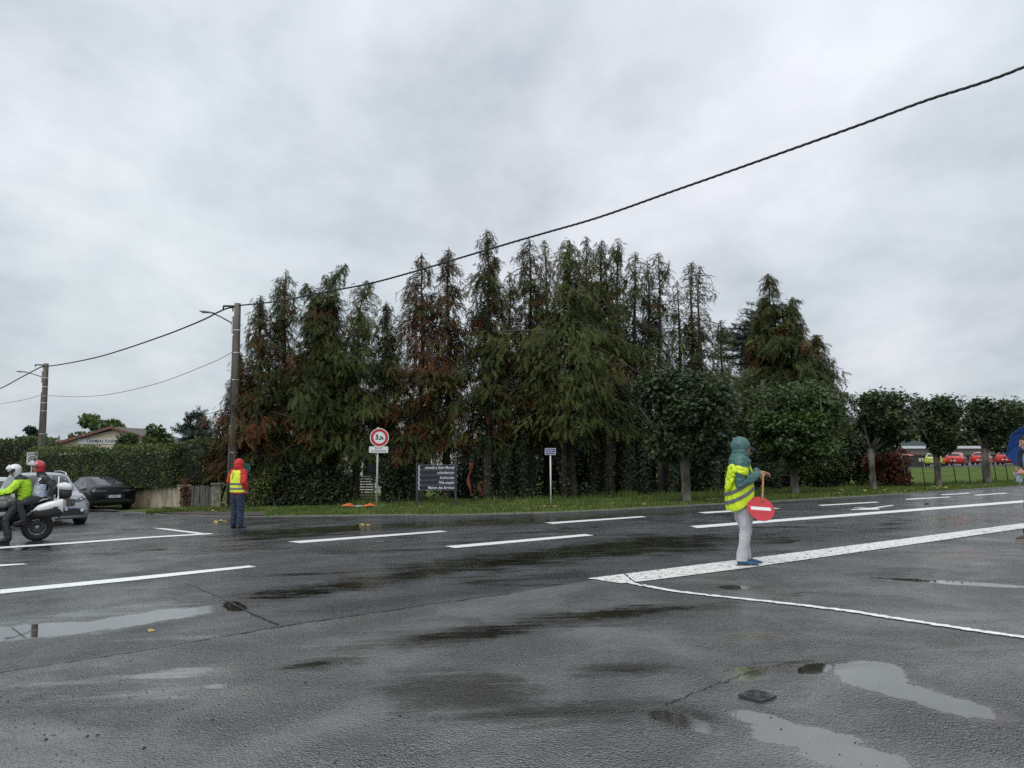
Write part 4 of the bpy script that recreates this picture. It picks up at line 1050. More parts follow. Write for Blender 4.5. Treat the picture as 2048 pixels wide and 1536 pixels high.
def disc(mb, r, M, depth, n=40): mb.prism([(r * math.cos(2 * math.pi * k / n), r * math.sin(2 * math.pi * k / n)) for k in range(n)], M, depth)
def rrect(w_, h_, r_, n=5):
    pts = []
    for cx_, cy_, a0 in ((w_ / 2 - r_, h_ / 2 - r_, 0), (-w_ / 2 + r_, h_ / 2 - r_, 90), (-w_ / 2 + r_, -h_ / 2 + r_, 180), (w_ / 2 - r_, -h_ / 2 + r_, 270)):
        for k in range(n + 1):
            a = R(a0 + 90 * k / n); pts.append((cx_ + r_ * math.cos(a), cy_ + r_ * math.sin(a)))
    return pts
def ring(mb, r0, r1, M, depth, n=40):
    vs = []; fs = []
    for z in (0, depth):
        for r_ in (r0, r1):
            for k in range(n): a = 2 * math.pi * k / n; vs.append(M @ Vector((r_ * math.cos(a), r_ * math.sin(a), z)))
    for k in range(n):
        k2 = (k + 1) % n
        fs += [(k, k2, n + k2, n + k), (2 * n + k, 3 * n + k, 3 * n + k2, 2 * n + k2), (n + k, n + k2, 3 * n + k2, 3 * n + k), (k, 2 * n + k, 2 * n + k2, k2)]
    mb.add(vs, fs)
def TM(x, y, z): return Matrix.Translation((x, y, z)) @ FACE

# ---- 3,5 t weight limit sign with its plate
p = G(753, 1020); s_ = YS(p.y)
root = empty('weight_limit_sign', p, face_cam(p), 'round red and white 3,5t sign with a SAUF LIVRAISON plate on a grey post', 'road sign')
zc = (1020 - 877) * s_; zpl = (1020 - 901) * s_
mb = MB(); mb.tube([(0, 0.045, -0.1), (0.012, 0.045, zc + .36)], 0.035, 12); mb.build('post', M_polew, root)
mb = MB(); disc(mb, .325, TM(.06, -.0, zc), .022); mb.build('sign_face', M_white, root)
mb = MB(); ring(mb, .205, .300, TM(.06, -.0225, zc), .0015); mb.build('red_ring', M_sred, root)
text_mesh('lettering', '3', .235, M_black, root, TM(-.025, -.0235, zc + .005), bold=.010, sx=.95)
text_mesh('lettering', ',5t', .165, M_black, root, TM(.115, -.0235, zc - .020), bold=.008, sx=.95)
mb = MB(); mb.prism(rrect(.66, .225, .045), TM(.04, -.0, zpl), .02); mb.build('plate', M_white, root)
mb = MB()
o = rrect(.63, .195, .035); i_ = rrect(.615, .18, .03)
n_ = len(o); vs = [TM(.04, -.0215, zpl) @ Vector((x, y, 0)) for x, y in o + i_]; mb.add(vs, [(k, (k + 1) % n_, n_ + (k + 1) % n_, n_ + k) for k in range(n_)]); mb.build('plate_border', M_polew, root)
text_mesh('lettering', 'SAUF', .088, M_black, root, TM(.04, -.0225, zpl + .047), bold=.0015, spacing=1.35)
text_mesh('lettering', 'LIVRAISON', .088, M_black, root, TM(.04, -.0225, zpl - .045), bold=.0015, spacing=1.25)

# ---- dark direction board
p = G(874, 1014); s_ = YS(p.y); zb_ = 1014
root = empty('direction_board', p, face_cam(p), 'dark blue board of five white lettered direction panels between two posts', 'sign board')
for x0, yt, yb in ((-39.5, 927, 1019), (36.5, 923, 1013)):
    mb = MB(); h0 = (zb_ - yb) * s_ - .12; h1 = (zb_ - yt) * s_
    mb.box((x0 * s_, 0, (h0 + h1) / 2), (4.6 * s_, .07, h1 - h0)); mb.build('post', pm('post_slate_paint', (0.035, 0.045, 0.055), 0.5, scale=9), root, bevel=.008)
texts = ['cimetière Saint Martial', 'columbarium', 'funérarium', 'Pôle emploi', 'Maison des Services']
for k, tx in enumerate(texts):
    y = zb_ - (936.3 + 9.85 * k); z = y * s_; w_ = 72.5 * s_; h_ = 9.4 * s_; xc = -1.2 * s_
    mb = MB(); mb.box((xc, -.045, z), (w_, .03, h_)); pn = mb.build('panel', M_navy, root, bevel=.004)
    mb = MB(); hh = h_ * .40; xl = xc - w_ / 2 + .008; Mx = TM(0, -.0615, z)
    # white arrow tail: a block with a dark chevron bitten out of it
    mb.prism([(xl, hh), (xl + .060, hh), (xl + .030, hh * .62), (xl + .022, 0), (xl + .030, -hh * .62), (xl + .072, -hh), (xl, -hh)], Mx, .0015); mb.build('arrow', M_print, pn)
    text_mesh('lettering', tx, .145, M_print, pn, TM(xc + w_ / 2 - .03, -.0615, z - .004), bold=.0012, align='RIGHT', sx=.80, shear=.22, spacing=1.0)
    mb = MB(); mb.box((xc, -.058, z - h_ / 2 - .003), (w_ * .99, .006, .006)); mb.build('panel_edge', M_steel, root)
mb = MB(); mb.box((-1.2 * s_, -.058, (zb_ - 931) * s_ + .002), (72.5 * s_, .006, .006)); mb.build('panel_edge', M_steel, root)

# ---- blue street name plate
p = G(1102, 1010); s_ = YS(p.y)
root = empty('street_name_sign', p, face_cam(p), 'small blue street name plate on a thin pale post in front of the dark trunks', 'street sign')
mb = MB(); mb.tube([(0, .02, -.1), (-.015, .02, 99 * s_)], .026, 12); mb.build('post', M_offw, root)
z = (1010 - 904.5) * s_
mb = MB(); mb.prism(rrect(.385, .235, .03), TM(-.015, -.012, z), .012); mb.build('plate', M_blue, root)
mb = MB(); o = rrect(.378, .228, .028); i_ = rrect(.352, .202, .022); n_ = len(o)
mb.add([TM(-.015, -.0255, z) @ Vector((x, y, 0)) for x, y in o + i_], [(k, (k + 1) % n_, n_ + (k + 1) % n_, n_ + k) for k in range(n_)]); mb.build('plate_border', M_print, root)
text_mesh('lettering', 'BOULEVARD du', .062, M_print, root, TM(-.015, -.0255, z + .038), bold=.001, sx=.72)
text_mesh('lettering', 'DOCTEUR BLANC', .064, M_print, root, TM(-.015, -.0255, z - .038), bold=.001, sx=.66)

# ---- zone 30 sign
p = GX_at(69, 37); s_ = YS(37)
root = empty('zone_sign', p, face_cam(p), 'white ZONE 30 sign on a post in front of the left hedges', 'road sign')
zc = at(69, 917, 37).z - p.z
mb = MB(); mb.tube([(0, .03, -.1), (0, .03, zc + .25)], .03, 10); mb.build('post', M_polew, root)
mb = MB(); mb.prism(rrect(.46, .62, .03), TM(0, 0, zc), .02); mb.build('sign_face', M_offw, root)
mb = MB(); ring(mb, .125, .165, TM(0, -.0215, zc - .05), .0015, 28); mb.build('red_ring', pm('faded_sign_red', (0.10, 0.015, 0.03), .5), root)
text_mesh('lettering', '30', .19, M_black, root, TM(0, -.0225, zc - .05), bold=.005)
text_mesh('lettering', 'ZONE', .125, M_black, root, TM(0, -.0225, zc + .20), bold=.003, spacing=1.15)

# ---- utility poles with lamps
def tube_list(mb, pts, r, n=8): mb.tube(pts, r, n)
def utility_pole(base, top, rb, rt, label, lamp_pts, lamp_len, bracket, bands, conduit):
    root = empty('utility_pole', base, 0, label, 'utility pole', 'utility poles along the side street')
    H = top.z - base.z; dx = top.x - base.x
    ax = lambda z: dx * z / H
    mb = MB(); mb.tube([(ax(z), 0, z) for z in (-.3, H * .33, H * .66, H)], [rb, rb * .9 + rt * .1, (rb + rt) / 2, rt], 12); mb.build('pole_shaft', M_polecon, root)
    r_at = lambda z: rb + (rt - rb) * z / H
    for z in bands:
        mb = MB(); mb.lathe([(r_at(z) + .004, -.02), (r_at(z) + .012, -.02), (r_at(z) + .012, .02), (r_at(z) + .004, .02)], Matrix.Translation((ax(z), 0, z)), 16, close=True); mb.build('steel_band', M_offw, root)
    for (xo, z0, z1, r_) in conduit:
        mb = MB(); mb.tube([(ax(z0) + xo, -r_at(z0) * .8, z0), (ax(z1) + xo * .8, -r_at(z1) * .8, z1)], r_, 8); mb.build('conduit', M_polecon, root)
    arm = empty('lamp_arm', (0, 0, 0)); arm.parent = root
    L0 = [Vector(q) - base for q in lamp_pts]
    mb = MB(); mb.tube([L0[0], L0[0] + Vector((-.02, 0, .0)), L0[1], L0[2], L0[3]], [.03, .03, .028, .026, .024], 8); mb.build('arm_tube', M_polecon, arm)
    mb = MB(); e_ = L0[3]; dd = (L0[3] - L0[2]).normalized(); ang = math.atan2(dd.z, -dd.x) * .35
    Mh = Matrix.Translation(e_) @ Matrix.Rotation(ang, 4, 'Y')
    rings = []
    for x, w_, h_ in ((.08, .05, .04), (-.02, .07, .05), (-.15, .13, .055), (-lamp_len * .6, .16, .05), (-lamp_len * .95, .12, .03), (-lamp_len, .06, .012)):
        rings.append([Mh @ Vector((x, w_ * math.cos(a), h_ * math.sin(a) * (1 if math.sin(a) > 0 else .45))) for a in [2 * math.pi * k / 12 for k in range(12)]])
    mb.loft(rings); mb.build('lamp_head', pm('lamp_housing_grey', (0.20, 0.21, 0.18), .5), arm)
    mb = MB(); mb.box((0, 0, 0), (lamp_len * .5, .17, .012)); o = mb.build('lamp_lens', M_lens, arm); o.location = Mh @ Vector((-lamp_len * .55, 0, -.028))
    mb = MB(); B = [Vector(q) - base for q in bracket]
    mb.box(((B[0] + B[1]) / 2), ((B[1] - B[0]).length, .07, .07)); mb.tube([B[0], B[0] + Vector((0, 0, -.14))], .035, 8); mb.tube([B[1] + Vector((-.1, 0, 0)), B[1] + Vector((-.1, 0, -.2))], .03, 8)
    mb.build('cable_bracket', M_blackm, root)
    mb = MB(); z = H * .80; mb.box((ax(z) - r_at(z) - .03, -.02, L0[0].z + .1), (.06, .10, .7)); mb.build('fuse_box', M_steel, root)
    return root
Yp = 30.0; base = GX_at(469, Yp); top = at(475.5, 607, Yp)
utility_pole(base, top, .175, .125, 'near tall utility pole with an arm lamp, right behind the man in red', [at(469, 655, Yp), at(462, 645, Yp), at(440, 633, Yp - .2), at(424, 626, Yp - .3)], .50,
             [at(447, 611.5, Yp), at(471, 613, Yp)], [at(0, y, Yp).z - base.z for y in (661, 706, 760, 905)], [(-.10, .2, 3.3, .07), (.12, .2, 3.6, .05), (-.13, 3.0, 6.9, .03)])
Yq = 45.0; base2 = GX_at(87, Yq); top2 = at(92.5, 727, Yq)
utility_pole(base2, top2, .20, .135, 'far utility pole with an arm lamp, standing behind the left hedge', [at(87, 757, Yq), at(84, 754, Yq), at(66, 748, Yq - .2), at(49, 744, Yq - .3)], .48,
             [at(71, 729, Yq), at(90, 730.5, Yq)], [at(0, y, Yq).z - base2.z for y in (756, 774, 792, 806, 822, 868)], [(-.13, .5, 6.5, .04)])

def plane_pt(px, py, A, B):
    """where the pixel ray meets the vertical plane through ground points A, B"""
    d = ray(px, py); n_ = Vector((B[1] - A[1], -(B[0] - A[0]), 0)); t_ = n_.dot(Vector((A[0], A[1], 0)) - Vector((EYE.x, EYE.y, 0))) / n_.dot(Vector((d.x, d.y, 0)))
    return EYE + d * t_
def smooth_path(P, n=8):
    out_ = []
    for i in range(len(P) - 1):
        p0 = P[max(0, i - 1)]; p1 = P[i]; p2 = P[i + 1]; p3 = P[min(len(P) - 1, i + 2)]
        for k in range(n):
            t_ = k / n; out_.append(0.5 * ((2 * p1) + (p2 - p0) * t_ + (2 * p0 - 5 * p1 + 4 * p2 - p3) * t_ ** 2 + (3 * p1 - p0 - 3 * p2 + p3) * t_ ** 3))
    out_.append(P[-1]); return out_
def cable(pts, label, twist=True, r=.016, name='overhead_cable', pitch=.55):
    P = smooth_path([Vector(p) for p in pts], 10)
    root = empty(name, P[0], 0, label, 'cable')
    D = [0]
    for a, b in zip(P, P[1:]): D.append(D[-1] + (b - a).length)
    total = D[-1]; step = .09 if twist else .8; n = int(total / step)
    if not twist:
        mb = MB(); mb.tube([p - P[0] for p in P], r, 5); mb.build('strand', M_rubber, root); return root
    xs = np.linspace(0, total, n); Q = np.stack([np.interp(xs, D, [p[i] for p in P]) for i in range(3)], 1)
    T = unit(np.gradient(Q, axis=0)); U = unit(np.cross(T, [0, 0, 1.])); W = np.cross(U, T)
    for k in range(3):
        a = 2 * math.pi * (xs / pitch + k / 3)
        C = Q + (U * np.cos(a)[:, None] + W * np.sin(a)[:, None]) * r * 1.0 - np.array(P[0])
        V = []; m_ = 5
        for j in range(m_):
            b = 2 * math.pi * j / m_; V.append(C + (U * math.cos(b) + W * math.sin(b)) * r)
        V = np.stack(V, 1).reshape(-1, 3)
        i = np.arange(n - 1)[:, None]; j = np.arange(m_)[None]; j2 = (j + 1) % m_
        F = np.stack([i * m_ + j, i * m_ + j2, (i + 1) * m_ + j2, (i + 1) * m_ + j], -1).reshape(-1, 4)
        mesh_np('strand', V, F, M_rubber, root, smooth=True)
    return root
A1 = (top.x, top.y - .14); A2 = (23.0, 2.0)
pts = [Vector((top.x + .1, top.y - .14, at(475, 612.5, Yp).z))] + [plane_pt(x, y, A1, A2) for x, y in ((560, 602), (640, 586), (740, 567), (840, 540), (910, 519), (1024, 485), (1090, 466), (1200, 434), (1350, 381), (1450, 346), (1700, 257), (1850, 202), (1960, 167), (2048, 134))]
d_ = pts[-1] - pts[-2]; pts += [pts[-1] + d_ * 1.2 + Vector((0, 0, .1)), pts[-1] + d_ * 2.6 + Vector((0, 0, .4))]
cable(pts, 'thick twisted black cable climbing from the near pole to the upper right', r=.0165)
A2b = (top2.x, top2.y - .16)
cable([Vector((top.x - .1, top.y - .14, at(474, 616, Yp).z))] + [plane_pt(x, y, A1, A2b) for x, y in ((454, 617), (435, 625), (408, 639), (350, 663), (300, 681), (250, 698), (200, 713), (150, 724), (105, 731.5))] + [Vector((top2.x, top2.y - .16, at(93, 732.5, Yq).z))],
      'twisted black cable sagging between the two utility poles', r=.019)
A3 = (top2.x - 20, top2.y + 22)
cable([Vector((top2.x - .1, top2.y - .16, at(90, 733, Yq).z))] + [plane_pt(x, y, A2b, A3) for x, y in ((72, 739), (40, 756), (0, 777), (-60, 800))], 'twisted black cable running from the far pole out of the left edge', r=.02)
zt = Vector((base.x - .12, base.y - .2, at(462, 706, Yp).z))
cable([zt] + [plane_pt(x, y, A1, A2b) for x, y in ((440, 718), (400, 735), (350, 755), (300, 771), (250, 783), (200, 791), (150, 793.5), (110, 792))] + [Vector((top2.x - .2, top2.y - .2, at(90, 791, Yq).z))],
      'thin grey telephone wire sagging low between the two poles', twist=False, r=.012, name='telephone_wire')
cable([Vector((top2.x - .2, top2.y - .2, at(88, 792, Yq).z))] + [plane_pt(x, y, A2b, A3) for x, y in ((50, 799), (0, 808), (-60, 815))], 'thin telephone wire leaving the far pole towards the left edge', twist=False, r=.014, name='telephone_wire')

# ---- valve cover in the forecourt, its plate standing a little proud
p = G(1515, 1398); p.z += .006
root = empty('valve_cover', p, R(38), 'small square cast iron valve cover with round rings near the puddles', 'valve cover')
M_iron = pm('wet_cast_iron', (0.055, 0.055, 0.058), 0.32, metal=.3, scale=30, bump=.3)
mb = MB(); mb.box((0, 0, .010), (.158, .158, .024)); mb.build('plate', M_iron, root, bevel=.003)
mb = MB()
for r_ in (.028, .044, .062): mb.lathe([(r_, .0225), (r_ + .006, .0225), (r_ + .005, .0265), (r_ + .001, .0265)], None, 28, close=True)
mb.build('raised_ring', M_iron, root)
mb = MB(); mb.prism([(.02 * math.cos(k * .52), .02 * math.sin(k * .52)) for k in range(12)], Matrix.Translation((0, 0, .0225)), .003); mb.build('centre_boss', M_iron, root)
# loose grit lying on the surfacing: nobody could count it
rng = np.random.default_rng(90)
O = []
for (x0, x1, y0, y1, n) in ((0, 700, 1255, 1536, 90), (700, 2048, 1180, 1536, 120), (1300, 2048, 1130, 1250, 60), (0, 430, 1380, 1530, 60)):
    for k in range(n): g_ = G(rng.uniform(x0, x1), rng.uniform(y0, y1)); O.append((g_.x, g_.y, g_.z + .007))
O = np.array(O); n = len(O); T = np.array([[(-1, -1, 0), (1, -1, 0), (0, 0, 1.2)], [(1, -1, 0), (1, 1, 0), (0, 0, 1.2)], [(1, 1, 0), (-1, 1, 0), (0, 0, 1.2)], [(-1, 1, 0), (-1, -1, 0), (0, 0, 1.2)]], np.float32)
a = rng.random(n) * 6.28
V, F = scatter(T, O, np.stack([np.cos(a), np.sin(a), a * 0], 1), np.tile([0, 0, 1.], (n, 1)), rng.uniform(.0015, .0048, n) * (1 + (rng.random(n) < .06)))
tag(mesh_np('loose_grit', V, F, M_black), 'scattered black grit on the wet forecourt', 'grit', kind='stuff')

# ---- fallen orange barrier on the verge
p = G(722, 1017); s_ = YS(p.y); p.z += .05
root = empty('fallen_barrier', p, 0, 'collapsed orange plastic barrier lying on the grass beside the weight limit post', 'barrier')
def crumple(x0, x1, w_, seed, hgt_=.12):
    rnd = random.Random(seed); nx, ny = 16, 7; V = []; F = []
    for i in range(nx):
        for j in range(ny):
            u = i / (nx - 1); v = j / (ny - 1) - .5; x = x0 + (x1 - x0) * u
            z = .03 + hgt_ * (0.4 + .6 * mnoise.noise(Vector((u * 5, v * 4, seed)))) * math.sin(math.pi * min(1, max(0, u * 1.05)))
            V.append((x + rnd.uniform(-.01, .01), v * w_ * (.5 + .5 * math.sin(math.pi * u) ** .5), max(.015, z * (1 - abs(v) * 1.2) + .02)))
    for i in range(nx - 1):
        for j in range(ny - 1): F.append((i * ny + j, (i + 1) * ny + j, (i + 1) * ny + j + 1, i * ny + j + 1))
    return V, F
for x0, x1, sd in ((-38 * s_, -13 * s_, 3), (4 * s_, 31 * s_, 8)):
    V, F = crumple(x0, x1, .5, sd, .20); mb = MB(); mb.add(V, F, False); mb.build('orange_sleeve', M_orange, root)
mb = MB(); mb.tube([(-14 * s_, .05, .04), (5 * s_, .05, .05)], .02, 6); mb.tube([(-14 * s_, -.12, .03), (6 * s_, -.10, .04)], .015, 6); mb.tube([(28 * s_, .1, .05), (56 * s_, .25, .03)], .012, 6); mb.build('rail', M_steel, root)
# strips of orange netting caught on the trunks
for px, y0, y1, Y, sd in ((940, 925, 990, 30.6, 1), (961, 962, 990, 30.7, 2)):
    g_ = GX_at(px, Y - .35); a_ = at(px, y0, Y - .35); b_ = at(px, y1, Y - .35); n = 16; V = []; F = []
    for i in range(n):
        u = i / (n - 1); z = a_.z + (b_.z - a_.z) * u - g_.z; x = .05 * math.sin(u * 7 + sd) + .03 * mnoise.noise(Vector((u * 8, sd, 0))); w_ = .05 + .03 * math.sin(u * 11 + sd)
        for k in (-1, 1): V.append((x + k * w_, .03 * math.sin(u * 9) * k, z)); 
    for i in range(n - 1): F.append((2 * i, 2 * i + 1, 2 * i + 3, 2 * i + 2))
    root = empty('torn_netting', g_, 0, 'longer strip of faded orange netting hanging by a trunk right of the direction board' if sd == 1 else 'shorter scrap of faded orange netting low by the trunks', 'netting', 'orange netting scraps on the trunks')
    mb = MB(); mb.add(V, F); o = mb.build('netting_strip', pm('faded_orange_netting', (0.16, 0.035, 0.018), .8, scale=14, var=.3), root, fixn=False)
    md = o.modifiers.new('thick', 'SOLIDIFY'); md.thickness = .012

# ---- low rendered wall, gate pillars, plank gate on the left
a = Vector((*HB(262, 34.6), 0)); b = Vector((*HB(371, 32.2), 0)); mid = (a + b) / 2; an = math.atan2(b.y - a.y, b.x - a.x)
root = empty('garden_wall', (mid.x, mid.y, gz(mid.x, mid.y)), an, 'low stained render wall under the clipped hedge behind the black car', 'wall')
mb = MB(); L_ = (b - a).length
vs = []
for x in (-L_ / 2, L_ / 2):
    w0 = mid + Vector((math.cos(an), math.sin(an), 0)) * x; dz_ = gz(w0.x, w0.y) - gz(mid.x, mid.y)
    vs.append([Vector((x, -.1, dz_ - .1)), Vector((x, .1, dz_ - .1)), Vector((x, .1, dz_ + .92)), Vector((x, -.1, dz_ + .92))])
mb.loft(vs, smooth=False); mb.build('wall_body', M_render, root)
mb = MB(); vs = [[v + Vector((0, 0, .0)) for v in r_] for r_ in vs]
vs2 = [[Vector((r_[0].x, -.13, r_[2].z + .002)), Vector((r_[0].x, .13, r_[2].z + .002)), Vector((r_[0].x, .13, r_[2].z + .05)), Vector((r_[0].x, -.13, r_[2].z + .05))] for r_ in vs]
mb.loft(vs2, smooth=False); mb.build('coping', M_conc, root)
def pillar(px, Y, w_, ytop, label, ivyleaf=None, seed=0):
    g_ = GX_at(px, Y); h_ = at(px, ytop, Y).z - g_.z
    root = empty('gate_pillar', g_, R(20), label, 'pillar', 'concrete pillars of the plank gate')
    mb = MB(); mb.box((0, 0, h_ / 2 - .08), (w_, w_, h_ + .04)); mb.build('pillar_shaft', M_conc, root, bevel=.012)
    mb = MB(); mb.box((0, 0, h_ - .02), (w_ + .09, w_ + .09, .07)); mb.build('cap', M_conc, root, bevel=.01)
    if ivyleaf:
        r_ = np.random.default_rng(seed)
        V, F, A = leaf_blob([(0, -w_ * .3, h_ * .3), (0, -w_ * .3, h_ * .65), (-.05, -w_ * .25, h_ * .95)], [(w_ * .62, w_ * .5, h_ * .34)] * 3, 1500, r_, 'ivy', (.05, .1), .7, .5, .35)
        iv = mesh_np('creeper', V, F, M_rustivy, root, A); iv['kind'] = 'stuff'
    return root
pillar(378, 31.9, .32, 970, 'gate pillar covered in rusty red creeper, left of the plank gate', True, 5)
pillar(438, 31.2, .36, 967, 'bare pale concrete gate pillar right of the plank gate')
a = Vector((*HB(388, 31.8), 0)); b = Vector((*HB(429, 31.3), 0)); mid = (a + b) / 2; an = math.atan2(b.y - a.y, b.x - a.x); L_ = (b - a).length
root = empty('plank_gate', (mid.x, mid.y, gz(mid.x, mid.y)), an, 'weathered grey gate of upright planks between the two concrete pillars', 'gate')
for k in range(7):
    mb = MB(); x = -L_ / 2 + (k + .5) * L_ / 7; h_ = .84 + random.uniform(-.04, .04); mb.box((x, random.uniform(-.01, .01), .04 + h_ / 2), (L_ / 7 - .025, .022, h_), M=Matrix.Rotation(random.uniform(-.02, .02), 4, 'Y')); mb.build('plank', M_plank, root)
for z in (.25, .68): mb = MB(); mb.box((0, .035, z), (L_, .03, .08)); mb.build('cross_rail', M_plank, root)
g_ = GX_at(453, 31.2)
root = empty('handrail_beam', g_, 0, 'short pale beam resting beside the bare gate pillar', 'beam')
mb = MB(); zt = at(453, 968, 31.2).z - g_.z; mb.box((0, 0, zt - .03), (.42, .12, .06)); mb.box((.12, 0, zt / 2 - .05), (.09, .09, zt)); mb.build('beam_body', M_conc, root, bevel=.006)

# ---- metal post fence along the lawn on the right
F_PX = [(1814, 976), (1851, 974), (1883.5, 972), (1913, 971), (1942, 969), (1969, 968), (1994, 966), (2017, 965), (2040, 963), (2064, 961), (2090, 959)]
root = empty('wire_fence', G(*F_PX[0]), 0, 'green wire mesh fence on leaning thin posts along the lawn', 'fence')
o0 = root.location.copy(); tops = []
for (fx, fy) in F_PX:
    g_ = G(fx, fy) - o0; tp = g_ + Vector((-.13, 0, 1.24)); mb = MB(); mb.tube([g_ - Vector((0, 0, .1)), tp], .024, 6); mb.build('post', M_darkgreen, root); tops.append((g_, tp))
mb = MB()
for i in range(len(tops) - 1):
    (g0, t0), (g1, t1) = tops[i], tops[i + 1]
    for k in range(7): mb.tube([g0.lerp(t0, .05 + k * .15), g1.lerp(t1, .05 + k * .15)], .0022, 3, cap=False)
    for k in range(1, 12): mb.tube([g0.lerp(g1, k / 12), t0.lerp(t1, k / 12)], .0016, 3, cap=False)
o = mb.build('wire_mesh', M_darkgreen, root, fixn=False); o['kind'] = 'stuff'

# ================================================================ BUILDINGS
M_cream = pm('cream_render', (0.52, 0.45, 0.34), 0.85, scale=1.5, var=.1)
M_whitew = pm('whitewashed_wall', (0.66, 0.63, 0.60), 0.85, scale=1.2, var=.08)
M_tile = pm('clay_roof_tile', (0.26, 0.10, 0.07), 0.8, scale=5, col2=(0.11, 0.075, 0.06), bump=.4)
M_roofg = pm('weathered_roof', (0.13, 0.11, 0.10), 0.8, scale=3, col2=(0.07, 0.06, 0.055), bump=.3)
M_glass = pm('window_glass', (0.02, 0.025, 0.03), 0.06, scale=3, spec=.6)
M_brick = pm('red_brick', (0.22, 0.075, 0.045), 0.85, scale=8, col2=(0.13, 0.05, 0.035), bump=.3)
M_beige = pm('beige_panel', (0.42, 0.38, 0.33), 0.7, scale=1, var=.06)
M_fascia = pm('pale_fascia', (0.62, 0.64, 0.66), 0.5, scale=2, var=.05)
# funeral chapel with gable to the street
Yb = 62.0; s_ = YS(Yb); pk = at(222, 857, Yb); le = at(100, 890, Yb); g0 = GX_at(222, Yb)
root = empty('funeral_chapel', (pk.x, Yb, g0.z), 0, 'cream gabled building with CHAMBRE FUNERAIRE lettering above the left hedge', 'building')
hp = pk.z - g0.z; he = le.z - g0.z; hw = pk.x - le.x
mb = MB(); mb.prism([(-hw + .25, 0), (hw - .25, 0), (hw - .25, he + .05), (0, hp - .12), (-hw + .25, he + .05)], Matrix.Translation((0, .3, 0)) @ FACE @ Matrix.Translation((0, 0, -6)), 6); mb.build('wall', M_cream, root)
for sg in (-1, 1):
    mb = MB(); vs = []
    for y in (0, 6.6):
        vs.append([Vector((sg * (hw + .2), y, he - .16)), Vector((sg * (hw + .2), y, he - .02)), Vector((0, y, hp + .14)), Vector((0, y, hp))])
    mb.loft(vs, smooth=False); rf = mb.build('roof', M_roofg, root)
    nT = 15
    for k in range(nT):
        u = (k + .5) / nT; x = sg * (hw + .2) * (1 - u); z = he - .09 + (hp - he + .16) * u
        mb = MB(); sl = math.atan2(hp - he + .16, hw + .2); mb.box((x, -.05, z + .02), ((hw + .2) / nT / math.cos(sl) * .96, .10, .20), M=Matrix.Rotation(sg * sl, 4, 'Y')); mb.build('verge_tile', M_tile, rf)
mb = MB(); zl = at(0, 882.5, Yb).z - g0.z; xl = (205 - 222) * s_; mb.box((xl + .35, .27, zl), (5.1, .06, .42)); sb = mb.build('sign_board', M_offw, root)
text_mesh('lettering', 'CHAMBRE FUNERAIRE FR', .36, pm('print_maroon', (.05, .02, .03), .6), sb, TM(xl + .35, .235, zl), bold=.010, sx=.80, spacing=1.08)
# white house behind the conifers
Yh = 45.0; xa = (486 - 1024) / FPX * Yh; xb = (905 - 1024) / FPX * Yh; g0 = GX_at(700, Yh); W_ = xb - xa; he = at(0, 752, Yh).z - g0.z
root = empty('white_house', ((xa + xb) / 2, Yh, g0.z), 0, 'white two storey house glimpsed through the conifers', 'house')
mb = MB(); mb.box((0, 4.5, he / 2 - .3), (W_, 9, he + .6)); mb.build('wall', M_whitew, root)
mb = MB(); h2 = 1.3; mb.add([(-W_ / 2 - .4, -.4, he), (W_ / 2 + .4, -.4, he), (W_ / 2 + .4, 9.4, he), (-W_ / 2 - .4, 9.4, he), (-W_ / 2 + 3.5, 4.5, he + h2), (W_ / 2 - 3.5, 4.5, he + h2)],
    [(0, 1, 5, 4), (1, 2, 5), (2, 3, 4, 5), (3, 0, 4), (0, 3, 2, 1)]); mb.build('roof', M_roofg, root)
for fl in (0, 1):
    for k in range(4):
        x = -W_ / 2 + (k + .6) * W_ / 4.2; z = 1.6 + fl * 3.0
        mb = MB(); mb.box((x, -.02, z), (1.2, .06, 1.35)); fr = mb.build('window', M_white, root)
        mb = MB(); mb.box((x, -.056, z), (1.02, .01, 1.17)); mb.build('pane', M_glass, fr)
        for sg in (-1, 1): mb = MB(); mb.box((x + sg * .98, -.03, z), (.55, .05, 1.35)); mb.build('shutter', pm('pale_shutter', (.5, .52, .5), .6), root)
# white slatted gate glimpsed at the foot of the trees
g_ = GX_at(725, 33.6); s_ = YS(33.6)
root = empty('slatted_gate', g_, 0, 'white slatted gate glimpsed low between the trunks left of the weight limit sign', 'gate')
for k in range(9): mb = MB(); mb.box((0, random.uniform(-.01, .01), .10 + k * .118), (1.15, .025, .085)); mb.build('slat', M_offw, root)
for x in (-.56, .56): mb = MB(); mb.box((x, .04, .6), (.06, .05, 1.2)); mb.build('gate_stile', M_offw, root)
# long low building across the lawn
Yl = 112.0; s_ = YS(Yl); xa = (1772 - 1024) * s_; xb = (2400 - 1024) * s_; g0 = gz(xa, Yl); zt = lambda y: at(1024, y, Yl).z - g0
root = empty('low_building', ((xa + xb) / 2, Yl, g0), 0, 'long low building with pale fascia and brick wall beyond the red cars', 'building'); W_ = xb - xa
mb = MB(); mb.box((0, 8, zt(909) / 2 + zt(897) / 2), (W_, 15.7, zt(897) - zt(909))); mb.build('upper_wall', M_beige, root)
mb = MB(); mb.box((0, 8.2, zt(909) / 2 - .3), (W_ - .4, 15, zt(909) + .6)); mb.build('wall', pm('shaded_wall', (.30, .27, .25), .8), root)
mb = MB(); mb.box((0, 7.6, (zt(897) + zt(892)) / 2), (W_ + 1.2, 17.5, zt(892) - zt(897))); mb.build('fascia', M_fascia, root)
mb = MB(); mb.box((-W_ / 2 + 5, 8, (zt(892) + zt(881)) / 2), (9, 8, zt(881) - zt(892))); mb.build('rooflight_box', pm('dark_glazing', (.06, .08, .08), .3), root)
